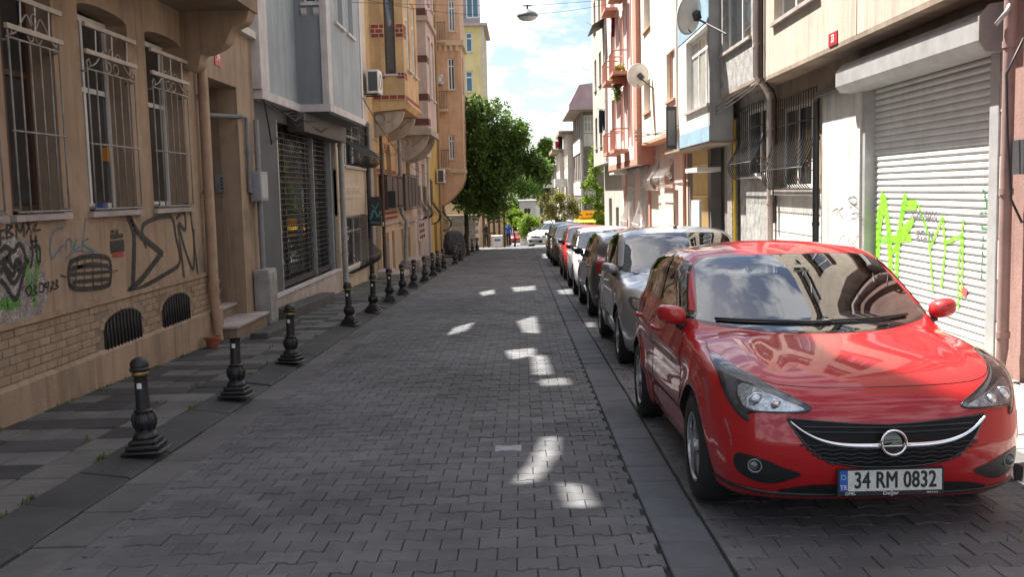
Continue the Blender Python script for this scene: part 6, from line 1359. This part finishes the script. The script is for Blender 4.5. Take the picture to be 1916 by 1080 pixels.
# left far: yellow tall house, low tan house
M_yt = mat('stucco_pale_yellow', (.60, .50, .24), .9, .08, 1.2, .3, 50, streak=.12)
D1 = thing('tall_yellow_house', 'tall pale yellow house with glazed top storey behind the tree', 'building', (-4, 92, gz(92))); xr = on_y(905, 100, 92)[0]; zr = on_y(900, 48, 92)[1]; wl = [ry_(871, 884, 60, 97, 92), ry_(871, 885, 132, 172, 92), ry_(871, 885, 205, 245, 92)]
facade(D1, CW(92), -9, xr, gz(92)-.5, zr, wl, M_yt, .3)
for q in wl: window(D1, CW(92), *q, 1, .7, M_wpvc, mat('glass_blue', (.05, .13, .17), .05, .1, 2, spec=.8), .12, .12, M_trimw, .1)
FB('mass', M_yt, D1, CW(92), (-12, xr, -9, -.35, gz(92)-.5, zr)); FB('roof_slab', mat('slab_rose', (.40, .34, .32), .8, .1), D1, CW(92), (-12, xr+.38, -9, .45, zr, zr+.22)); FB('corner_trim', M_trimw, D1, CW(92), (xr-.15, xr+.03, -.2, .03, gz(92)-.5, zr-.001)); FB('parapet', mat('parapet_rose', (.34, .28, .28), .8, .1), D1, CW(92), (-12, xr-.35, -8, -.1, zr+.222, zr+.75)); t_ = ry_(871, 895, -60, 28, 92)
window(D1, CW(92.2), t_[0], t_[1], zr+.76, zr+3.6, 2, None, M_wpvc, MATS['glass_blue'], -.05, .1); FB('penthouse', MATS['parapet_rose'], D1, CW(92.4), (-12, xr-.5, -7, -.02, zr+.76, zr+4))
D2 = thing('low_tan_house', 'low tan house behind the timber porch at the crossing', 'building', (-2.5, 72, gz(72))); q = ry_(870, 951, 378, 462, 72); FB('wall', mat('stucco_sand', (.5, .36, .22), .9, .1, 1.2, .3, 50, streak=.2), D2, CW(72), (-8, q[1], -6, 0, gz(72)-.5, q[3]+.2)); FB('roof', mat('roof_grey', (.12, .115, .11), .8, .15, 3), D2, CW(72), (-8, q[1]+.15, -6, .25, q[3]+.2, q[3]+.34)); window(D2, CW(72), *ry_(946, 951, 400, 425, 72), 1, None, M_wpvc, M_glz, -.02, .04)
D3 = thing('block_wall', 'grey block boundary wall behind the tree trunk', 'wall', (-4, 62.3, gz(62))); wb = ry_(868, 896, 402, 462, 63.5); M_blk = mat('block_grey', (.16, .15, .135), .9, .15, 3, .5, 40, island=.15); FB('wall_core', M_mort, D3, CW(63.5), (-8, wb[1], -.3, 0, gz(64)-.4, wb[3])); proto = None
for r_ in range(9):
    for k in range(12):
        a = wb[1]-.42-k*.42-(.2 if r_ % 2 else 0); z = wb[3]-.24-r_*.24
        if z < gz(64)-.4: continue
        if proto is None: proto = FB('block', M_blk, D3, CW(63.5), (0, .40, .0, .03, 0, .225))
        o = proto if (r_ == 0 and k == 0) else inst(proto, None, D3); o.matrix_basis = Matrix.Translation((a, 0, z))
D4 = thing('white_house', 'plain white low house beyond the round shrubs', 'building', (2, 100, gz(100))); q = ry_(972, 1003, 377, 425, 100); FB('wall', mat('white_far', (.7, .68, .66), .9, .06), D4, CW(100), (q[0], q[1], -6, 0, gz(100)-.5, q[3])); FB('window', M_glz, D4, CW(100), (q[0]+.5, q[0]+1.1, .0, .03, q[3]-1.6, q[3]-.7)); FB('roof', M_trimw, D4, CW(100), (q[0]-.1, q[1]+.1, -6, .1, q[3]+.002, q[3]+.12))
# yellow shop sign and awning facing the camera
S1 = thing('yellow_shop_sign', 'yellow shop sign over a striped yellow awning on the right', 'shop sign', (4.3, 61, gz(61))); M_ysg = mat('sign_yellow', (.72, .42, .015), .5, .08, 3); Ys = 60.6; q = ry_(1083, 1130, 394, 408, Ys); FB('board', M_ysg, S1, CW(Ys), (q[0], q[1]+.4, -.1, 0, q[2], q[3])); 
for k in range(7): FB('sign_letter', M_rail, S1, CW(Ys), (q[0]+.42+k*.085, q[0]+.475+k*.085, .001, .006, (q[2]+q[3])/2-.05, (q[2]+q[3])/2+.05+.01*(k % 2)))
q2 = ry_(1072, 1130, 410, 427, Ys); 
for k in range(2):
    z1 = q2[3]-(q2[3]-q2[2])*k*.52; MB().prism([(q2[0]+.1, Ys-.02, z1), (q2[0]-.05, Ys-.9, z1-.16), (q2[0]-.05, Ys-.9, z1-.27), (q2[0]+.1, Ys-.02, z1-.06)], (q2[1]-q2[0]+.4, 0, 0)).build('awning', M_ysg, S1)
    for j in range(14): FB('stripe', M_rail if k == 0 else M_ysg, S1, CW(Ys-.9), (q2[0]+.02+j*.17, q2[0]+.10+j*.17, 0, .006, z1-.26, z1-.17))
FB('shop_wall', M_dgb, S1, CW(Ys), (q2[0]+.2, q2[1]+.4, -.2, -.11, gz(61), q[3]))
# ------------------------------------------------------------------ trees and plants
def leaf_mass(name, clusters, n, size, m, parent, droop=0., seed=1, kind=None):
    """clusters: (centre, radius vec). many small leaf faces spread through the crown volume"""
    g = np.random.default_rng(seed); C = np.array([c for c, r in clusters]); Rr = np.array([r for c, r in clusters])
    wgt = np.prod(Rr, 1)**.67; ci = g.choice(len(C), n, p=wgt/wgt.sum())
    d = g.normal(size=(n, 3)); d /= np.linalg.norm(d, axis=1)[:, None]; rad = g.random(n)**.45
    P_ = C[ci] + d*Rr[ci]*rad[:, None]; P_[:, 2] -= droop*g.random(n)**2
    ax = g.normal(size=(n, 3)); ax[:, 2] -= droop*1.2; ax /= np.linalg.norm(ax, axis=1)[:, None]
    b = np.cross(ax, g.normal(size=(n, 3))); b /= np.maximum(np.linalg.norm(b, axis=1), 1e-6)[:, None]
    s = size*(.6+.8*g.random(n))[:, None]; V = np.stack([P_, P_+ax*s*.55+b*s*.30, P_+ax*s*1.15, P_+ax*s*.55-b*s*.30], 1).reshape(-1, 3)
    F = [(4*i, 4*i+1, 4*i+2, 4*i+3) for i in range(n)]
    o = mobj(name, V, F, m, parent)
    if kind: tag(o, kind=kind)
    return o
def crown_clusters(c, r, n, cr, seed, flat=1.):
    g = np.random.default_rng(seed); out = []
    for _ in range(n):
        d = g.normal(size=3); d /= np.linalg.norm(d); k = .45+.55*g.random(); q = np.array(c)+d*np.array(r)*k; s = cr*(.55+.9*g.random()); out.append((q, np.array([s, s, s*flat])))
    return out
def limbs(parent, base, top, ends, r0, m, name='trunk'):
    base = Vector(base); top = Vector(top); mb = MB().tube([base, base.lerp(top, .35)+Vector((.06, 0, 0)), base.lerp(top, .7)+Vector((-.05, .04, 0)), top], [r0*1.25, r0, r0*.85, r0*.7], 10)
    o = mb.build(name, m, parent, True)
    for e in ends:
        e = Vector(e); mid = top.lerp(e, .5)+Vector((random.uniform(-.2, .2), random.uniform(-.2, .2), random.uniform(.0, .3))); MB().tube([top-Vector((0, 0, .15)), mid, e], [r0*.55, r0*.35, r0*.1], 7).build('limb', m, o, True)
    return o
M_bark = mat('bark', (.05, .036, .026), .95, .3, 9, .8, 30)
def leafm(name, c, tr=.35): return mat(name, c, .55, .25, 1.2, trans=tr, island=.35)
M_lf1 = leafm('leaf_dark', (.085, .15, .022), .45); M_lf2 = leafm('leaf_bright', (.17, .27, .02), .45); M_lf3 = leafm('leaf_olive', (.23, .22, .05), .42); M_lf4 = leafm('leaf_far', (.12, .21, .03), .45)
# street tree
tb = (-3.35, 57.6, gz(57.6)); TR = thing('street_tree', 'large dark green drooping street tree at the left corner', 'tree', tb)
ctr = on_y(940, 285, 57.6); cl = []
lobes = [((880, 250), (26, 60)), ((900, 340), (45, 40)), ((935, 308), (36, 38)), ((905, 240), (38, 55)), ((936, 225), (32, 42)), ((925, 300), (60, 60)), ((952, 285), (34, 40)), ((885, 320), (35, 50)), ((990, 303), (16, 20)), ((922, 352), (38, 24)), ((880, 370), (26, 24)), ((1016, 316), (9, 10)), ((895, 205), (25, 28)), ((972, 252), (14, 20)), ((925, 378), (22, 18))]
for i, ((u, v_), (ru, rv)) in enumerate(lobes):
    x, z = on_y(u, v_, 57.6); k = 57.6/FOC; cl += crown_clusters((x, 57.6+random.uniform(-.6, .6), z), (ru*k*1.06, .9+.4*ru*k, rv*k*1.05), 24, .46, 20+i, 1.15)
ends = [on_y(u, v_, 57.6) for u, v_ in ((905, 230), (955, 225), (930, 300), (985, 290), (880, 310), (940, 350), (1005, 315))]
limbs(TR, tb, (-3.05, 57.6, gz(57)+2.9), [(x, 57.6+random.uniform(-.5, .5), z) for x, z in ends], .16, M_bark)
leaf_mass('crown', cl, 27000, .19, M_lf1, TR, .40, 3)
# small olive-brown tree by the parked cars
tb = (2.15, 58.5, gz(58.5)); t2 = thing('small_tree', 'small olive and bronze leaved tree behind the parked cars', 'tree', tb); cl = []
for i, ((u, v_), (ru, rv)) in enumerate([((1038, 385), (30, 26)), ((1020, 392), (18, 16)), ((1060, 385), (22, 22)), ((1042, 368), (18, 12)), ((1045, 408), (26, 14)), ((1074, 395), (14, 14))]):
    x, z = on_y(u, v_, 58.5); k = 58.5/FOC; cl += crown_clusters((x, 58.5, z), (ru*k, .5, rv*k), 9, .22, 60+i)
limbs(t2, tb, (2.1, 58.5, gz(58)+1.7), [(*on_y(u, v_, 58.5)[:1], 58.5, on_y(u, v_, 58.5)[1]) for u, v_ in ((1030, 375), (1050, 370), (1062, 388), (1022, 392))], .07, M_bark); leaf_mass('crown', cl, 3600, .12, M_lf3, t2, .05, 5)
# round shrubs
for (u, v_, r_, Y, lb_) in ((962, 412, 17, 71, 'round bright green shrub, left one of the pair at the crossing'), (990, 426, 22, 70, 'round bright green shrub, right one of the pair at the crossing')):
    x, z = on_y(u, v_, Y); k = Y/FOC*r_*1.3; s = thing('round_shrub', lb_, 'shrub', (x, Y, gz(Y)), 'clipped shrubs at the crossing'); cl = crown_clusters((x, Y, z), (k*.85, k*.85, k*.85), 26, k*.30, int(u)) ; limbs(s, (x, Y, gz(Y)), (x, Y, z-k*.5), [(x+.2, Y, z), (x-.2, Y, z)], .06, M_bark, 'stem'); leaf_mass('foliage', cl, 4200, .13, M_lf2, s, .0, int(u))
# trees beyond
for (u, v_, ru, rv, Y, lb_, sd_) in ((975, 335, 40, 42, 118, 'distant bright green tree left of the lane opening', 71), (1012, 345, 30, 45, 128, 'distant green tree in the middle of the lane opening', 72), (950, 390, 22, 30, 105, 'distant low green tree above the round shrubs', 73), (1022, 295, 18, 40, 88, 'slender green tree against the far right-hand houses', 74)):
    x, z = on_y(u, v_, Y); k = Y/FOC; s = thing('distant_tree', lb_, 'tree', (x, Y, gz(Y)), 'trees beyond the crossing'); cl = crown_clusters((x, Y, z), (ru*k*.9, ru*k*.7, rv*k*.9), 30, ru*k*.34, sd_); limbs(s, (x, Y, gz(Y)), (x, Y, z-rv*k*.4), [(x+ru*k*.4, Y, z+.5), (x-ru*k*.4, Y, z+.5), (x, Y, z+rv*k*.5)], .2, M_bark); leaf_mass('crown', cl, 4200, .30 if Y > 100 else .22, M_lf4, s, .1, sd_)
# climbing plant
vz = thing('climbing_vine', 'bright green climbing vine hanging by the yellow shop sign', 'vine', (4.0, 57.3, gz(57))); cl = []
for i, ((u, v_), (ru, rv)) in enumerate([((1112, 290), (14, 18)), ((1108, 325), (16, 20)), ((1104, 345), (14, 12)), ((1116, 360), (12, 14)), ((1122, 385), (10, 14)), ((1118, 405), (8, 12)), ((1126, 415), (6, 14)), ((1098, 372), (6, 6)), ((1118, 275), (8, 8))]):
    x, z = on_y(u, v_, 57.3); k = 57.3/FOC; cl += crown_clusters((x, 57.3, z), (ru*k, .3, rv*k), 8, .20, 90+i)
x0, z0_ = on_y(1122, 430, 57.3); x1, z1_ = on_y(1112, 285, 57.3); MB().tube([(x0+.3, 57.4, gz(57)), (x0, 57.4, z0_), (x0-.15, 57.35, (z0_+z1_)/2), (x1, 57.3, z1_)], [.05, .04, .03, .015], 7).build('stem', M_bark, vz, True); leaf_mass('foliage', cl, 2600, .14, M_lf2, vz, .1, 11)
# weeds in the paving joints
def weeds(name, spots, m, seed, hmax=.10):
    g = np.random.default_rng(seed); V = []; F = []
    for (x, y, s, n) in spots:
        for _ in range(n):
            px_, py_ = x+g.normal(0, s), y+g.normal(0, s*2.2); a = g.random()*6.28; h = hmax*(.25+.75*g.random()); w_ = .004+.004*g.random(); l = g.normal(0, .35); z = gz(py_)+.04
            dx, dy = math.cos(a), math.sin(a); k = len(V); V += [(px_-dy*w_, py_+dx*w_, z), (px_+dy*w_, py_-dx*w_, z), (px_+dx*h*l*.5+dy*w_*.6, py_+dy*h*l*.5-dx*w_*.6, z+h*.6), (px_+dx*h*l, py_+dy*h*l, z+h)]; F.append((k, k+1, k+2, k+3))
    o = mobj(name, V, F, m); tag(o, 'short green weeds growing in the pavement joints', 'weeds', kind='stuff')
g = np.random.default_rng(5); sp = [(-4.32, y, .03, 26) for y in g.uniform(7.6, 13.5, 14)] + [(-3.03, y, .015, 16) for y in g.uniform(5.5, 28, 36)] + [(-4.1, y, .1, 40) for y in g.uniform(24, 31, 14)] + [(-3.7, y, .08, 30) for y in g.uniform(23, 32, 10)]  + [(-4.28, 13.9, .1, 80)] + [(-3.4, y, .02, 10) for y in g.uniform(6, 16, 16)]
sp += [(x, y, .03, 18) for x, y in zip(g.uniform(3.2, 4.4, 16), g.uniform(6.5, 9.6, 16))] + [(4.4, 9.3, .06, 90), (2.6, 4.7, .1, 60), (3.0, 5.0, .06, 60)]
weeds('weeds', sp, leafm('weed_green', (.10, .15, .02), .3), 9, .055)
# ------------------------------------------------------------------ hanging street lamp, wires
lx, lz = on_y(987, 27, 23.0); LP = thing('hanging_lamp', 'grey street lamp hanging on a wire above the road', 'street lamp', (lx, 23, lz))
o = MB().lathe([(.04, .12), (.10, .09), (.19, .05), (.235, .0), (.24, -.03), (.22, -.05)], (lx, 23, lz), 24).build('lamp_hood', mat('lamp_grey_metal', (.10, .10, .105), .5, .15, 8), LP); autosmooth(o, 40)
o = MB().lathe([(.215, -.05), (.19, -.095), (.12, -.125), (.01, -.135)], (lx, 23, lz), 24).build('lamp_glass', mat('lamp_diffuser', (.4, .4, .38), .3, .1), LP, True); MB().tube([(lx, 23, lz+.10), (lx, 23, lz+.22)], .02, 6).tube([(lx-.1, 23, lz+.2), (lx+.1, 23, lz+.2)], .015, 5).build('hanger', M_gdk, LP)
def wire(label, a, b, sag, r=.007):
    a = Vector(a); b = Vector(b); o = MB().tube([a.lerp(b, t)-Vector((0, 0, sag*4*t*(1-t))) for t in np.linspace(0, 1, 18)], r, 5).build('overhead_wire', M_gdk); tag(o, label, 'wire', 'wires spanning the street')
wire('wire carrying the hanging street lamp, left span', (-3.7, 22.9, lz+.36), (lx-.08, 23, lz+.205), .02, .005); wire('wire carrying the hanging street lamp, right span', (lx+.08, 23, lz+.205), (4.0, 23.2, lz+.5), .04, .005)
wire('thin dark wire crossing the street in front of the ochre bay', (-4.2, 27, 6.9), (4.0, 30, 7.4), .55, .006)
wire('thin wire sagging along the ochre and pinkish facades', (-3.66, 23.7, 3.95), (-4.2, 46, 2.6), .5, .012)
# ------------------------------------------------------------------ laundry, flower boxes
def garment(label, u, v_, wpx, hpx, Y, col, nm, leg=False):
    x, z = on_y(u, v_, Y); k = Y/FOC; w_, h = wpx*k, hpx*k; V = []; F = []; n, m_ = 7, 9
    for j in range(m_+1):
        for i in range(n+1):
            a = i/n-.5; t = j/m_; V.append((x+a*w_*(1-.15*t+.1*math.sin(3*t)), Y+.05*math.sin(i*1.9+t*3)+.03*t, z-h*t*(1-.06*abs(math.sin(i*1.3)))))
    for j in range(m_):
        for i in range(n): F.append((j*(n+1)+i, j*(n+1)+i+1, (j+1)*(n+1)+i+1, (j+1)*(n+1)+i))
    o = mobj('garment', V, F, mat(nm, col, .9, .15, 5, trans=.15), None, True); md = o.modifiers.new('thick', 'SOLIDIFY'); md.thickness = .012; tag(o, label, 'laundry', 'washing hung out on the right-hand houses')
garment('navy trousers hanging on the line, left of the dark washing', 1124, 205, 7, 44, 46, (.02, .025, .05), 'cloth_navy'); garment('black shirt hanging in the middle of the dark washing', 1132, 206, 8, 38, 46, (.015, .015, .018), 'cloth_black'); garment('dark violet shirt hanging at the right of the dark washing', 1140, 204, 6, 34, 46, (.05, .035, .06), 'cloth_violet')
garment('long maroon cloth hanging from the top balcony', 1147, 32, 6, 36, 40, (.16, .012, .03), 'cloth_maroon'); garment('black cloth hanging high on the far houses', 1048, 255, 8, 24, 73, (.02, .02, .025), 'cloth_black'); garment('crimson cloth hanging below the black one on the far houses', 1043, 264, 8, 14, 73, (.4, .02, .06), 'cloth_crimson')
wa = on_y(1120, 203, 46); wb_ = on_y(1146, 203, 46); wire('washing line carrying the dark clothes', (wa[0]-.1, 46, wa[1]), (4.1, 46, wb_[1]), .01, .01)
fx, fz = on_y(1160, 135, 37.5); FB_ = thing('flower_box', 'balcony flower box with yellow-green plants on the salmon house', 'flower box', (fx, 37.5, fz-.35)); P('box', M_terra, FB_, (fx-.25, fx+.2, 37.1, 37.9, fz-.45, fz-.22)); leaf_mass('foliage', crown_clusters((fx-.03, 37.5, fz), (.22, .4, .22), 14, .14, 8), 900, .09, leafm('leaf_yellow', (.32, .28, .03), .35), FB_, .1, 4); leaf_mass('trailing_leaves', crown_clusters((fx-.08, 37.4, fz-.5), (.15, .3, .25), 8, .10, 9), 400, .08, M_lf1, FB_, .3, 5)
# ------------------------------------------------------------------ covered motorcycle
mx, my = on_g(862, 470, .05); MC = thing('covered_motorcycle', 'motorcycle under a dark grey cover on the left pavement', 'motorcycle', (-3.05, 45.2, gz(45))); V = []; F = []; nl, na = 26, 20; zb_ = gz(45.2)+.05
hp = pchip([0, .12, .25, .38, .5, .7, .88, 1.0], [.45, .80, 1.18, 1.22, .98, .95, .85, .5]); wp_ = pchip([0, .15, .27, .4, .6, .85, 1], [.16, .30, .52, .46, .34, .36, .20])
for i in range(nl+1):
    t = i/nl; h = float(hp(np.array([t]))[0]); wd = float(wp_(np.array([t]))[0])
    for j in range(na+1):
        a = math.pi*j/na; fold = .055*math.sin(j*2.1+i*.9)*math.sin(a*.5+.2)+.02*math.sin(i*1.7+j); cx_ = math.cos(a); V.append((-3.05+(wd+.10*(1-math.sin(a))+fold)*math.copysign(abs(cx_)**.38, cx_)*.80, 44.3+t*1.9+fold, zb_+.13+(h-.13)*math.sin(a)**.42))
for i in range(nl):
    for j in range(na): F.append((i*(na+1)+j, i*(na+1)+j+1, (i+1)*(na+1)+j+1, (i+1)*(na+1)+j))
F += [tuple(range(na, -1, -1)), tuple(nl*(na+1)+j for j in range(na+1))]
mobj('cover', V, F, mat('cover_grey', (.035, .035, .037), .65, .2, 4, .3, 30), MC, True)
for yy in (44.65, 45.85): o = MB().lathe([(.20, -.05), (.29, -.055), (.30, 0), (.29, .055), (.20, .05)], (-3.05, yy, zb_+.30), 24, 'X').build('wheel', M_tyre, MC); autosmooth(o)
# ------------------------------------------------------------------ timber porch, crate, people at the crossing
M_wood = mat('timber_dark', (.06, .032, .022), .8, .25, 5, .4, 40); Yk = 66; q = ry_(902, 945, 372, 462, Yk); KP = thing('timber_porch', 'dark timber porch with pitched roof at the left of the crossing', 'porch', (q[0], Yk, gz(Yk))); zk = gz(Yk)
for k, xx in enumerate(np.linspace(q[0]+.06, q[1]-.06, 5)): P('post', M_wood, KP, (xx-.05, xx+.05, Yk-.05, Yk+.05, zk, q[3]-.45)); P('post', M_wood, KP, (xx-.05, xx+.05, Yk+1.8, Yk+1.9, zk, q[3]-.45))
P('beam', M_wood, KP, (q[0]-.1, q[1]+.1, Yk-.08, Yk+.08, q[3]-.45, q[3]-.28)); P('arch_beam', M_wood, KP, (q[0], q[1], Yk-.03, Yk+.03, q[3]-.85, q[3]-.75)); P('handrail', M_wood, KP, (q[0], q[0]+.9, Yk-.02, Yk+.02, zk+.9, zk+1.0))
MB().prism([(q[0]-.3, Yk-.4, q[3]-.27), (q[1]+.3, Yk-.4, q[3]-.27), (q[1]+.1, Yk+.8, q[3]+.5), (q[0]-.1, Yk+.8, q[3]+.5)], (0, 1.4, .0)).build('roof', mat('roof_tile_grey', (.10, .095, .09), .85, .2, 6, .3, 30), KP)
bx_ = ry_(920, 940, 442, 462, 64); b3 = thing('white_crate', 'white crate with blue print standing by the timber porch', 'crate', (bx_[0], 64, gz(64))); P('box', M_whp, b3, (bx_[0], bx_[1], 64, 64.5, gz(64), gz(64)+.72)); P('print', M_pblue, b3, (bx_[0]+.18, bx_[1]-.1, 63.994, 63.999, gz(64)+.42, gz(64)+.55)); P('lid', M_whs2, b3, (bx_[0]-.02, bx_[1]+.02, 63.98, 64.52, gz(64)+.722, gz(64)+.77))
def person(label, x, y, top, trou, hair, rz=0, step=.18, bag=None):
    r = thing('person', label, 'person', (x, y, gz(y)), None, rz)
    J = {'pel': (0, 0, .92), 'ch': (0, .01, 1.25), 'nk': (0, .0, 1.46), 'hd': (0, -.02, 1.60), 'ht': (0, -.01, 1.70), 'sl': (-.18, 0, 1.40), 'sr': (.18, 0, 1.40), 'el': (-.25, .03, 1.13), 'er': (.25, .04, 1.13), 'wl': (-.24, -.08, .90), 'wr': (.24, -.06, .90), 'hl': (-.10, 0, .88), 'hr': (.10, 0, .88), 'kl': (-.11, -step*.6, .50), 'kr': (.11, step*.2, .50), 'al': (-.11, -step, .09), 'ar': (.11, step, .10), 'tl': (-.12, -step-.16, .03), 'tr': (.12, step-.14, .03), 'fl': (-.24, -.12, .80), 'fr': (.24, -.10, .80)}
    R_ = {'pel': .15, 'ch': .16, 'nk': .055, 'hd': .095, 'ht': .06, 'sl': .075, 'sr': .075, 'el': .05, 'er': .05, 'wl': .032, 'wr': .032, 'hl': .095, 'hr': .095, 'kl': .065, 'kr': .065, 'al': .045, 'ar': .045, 'tl': .035, 'tr': .035, 'fl': .025, 'fr': .025}
    E_ = [('pel', 'ch'), ('ch', 'nk'), ('nk', 'hd'), ('hd', 'ht'), ('ch', 'sl'), ('ch', 'sr'), ('sl', 'el'), ('sr', 'er'), ('el', 'wl'), ('er', 'wr'), ('wl', 'fl'), ('wr', 'fr'), ('pel', 'hl'), ('pel', 'hr'), ('hl', 'kl'), ('hr', 'kr'), ('kl', 'al'), ('kr', 'ar'), ('al', 'tl'), ('ar', 'tr')]
    ks = list(J); me = bpy.data.meshes.new('body'); me.from_pydata([J[k] for k in ks], [(ks.index(a), ks.index(b)) for a, b in E_], []); o = bpy.data.objects.new('body', me); COL.objects.link(o)
    o.modifiers.new('skin', 'SKIN'); sv_ = me.skin_vertices[0].data
    for i, k in enumerate(ks): sv_[i].radius = (R_[k], R_[k]*(.75 if k in ('pel', 'ch') else 1)); sv_[i].use_root = k == 'pel'
    o.modifiers.new('sub', 'SUBSURF').levels = 2; dg = bpy.context.evaluated_depsgraph_get(); m2 = bpy.data.meshes.new_from_object(o.evaluated_get(dg)); bpy.data.objects.remove(o); m2.name = 'body'
    m2.materials.clear()
    for mm in (mat('skin_tone', (.42, .24, .16), .6, .1), top, trou, hair): m2.materials.append(mm)
    for p_ in m2.polygons:
        c_ = p_.center; p_.use_smooth = True
        p_.material_index = 2 if c_.z < .93 and abs(c_.x) < .21 else 0 if (c_.z > 1.49 or c_.z < .9) else 1
        if c_.z > 1.60 and (c_.y > -.04 or c_.z > 1.70): p_.material_index = 3
    b_ = bpy.data.objects.new('body', m2); COL.objects.link(b_); b_.parent = r; return r
M_jb = mat('jacket_blue', (.03, .08, .38), .8, .1, 8); M_bk = mat('trousers_black', (.012, .012, .015), .8, .1, 8); M_hr = mat('hair_dark', (.02, .014, .01), .7, .1)
xx, _ = on_y(951, 440, 70); person('person in blue jacket and black trousers walking at the crossing', xx, 70, M_jb, M_bk, M_hr, .3)
xx, _ = on_y(911, 440, 68.5); person('person in black standing inside the timber porch', xx, 66.9, M_bk, M_bk, M_hr, .6, .05)
# aerials
for (u, v_, Y, lb_) in ((1098, 130, 55.5, 'thin metal clothes rod sticking out high on the right'), (1108, 45, 54, 'upper thin metal clothes rod sticking out on the right')):
    x, z = on_y(u, v_, Y); o = MB().tube([(x-.3, Y, z+.12), (4.06, Y, z-.1)], .014, 5).build('clothes_rod', M_galv); tag(o, lb_, 'rod', 'rods on the right-hand houses')

# cable bundles on the facades
for k in range(3): wire('dark cable bundle strung along the right-hand facades, strand %s' % ('one', 'two', 'three')[k], (4.14, 17.6, 3.50-.05*k), (3.92, 34.5, 3.42+.14*k), .22+.12*k, .011)
for k in range(2): wire('cable looping along the left-hand facades below the bay, %s strand' % ('upper', 'lower')[k], (-4.30, 24.2, 3.75-.2*k), (-4.25, 36.0, 3.5-.25*k), .35+.15*k, .011)
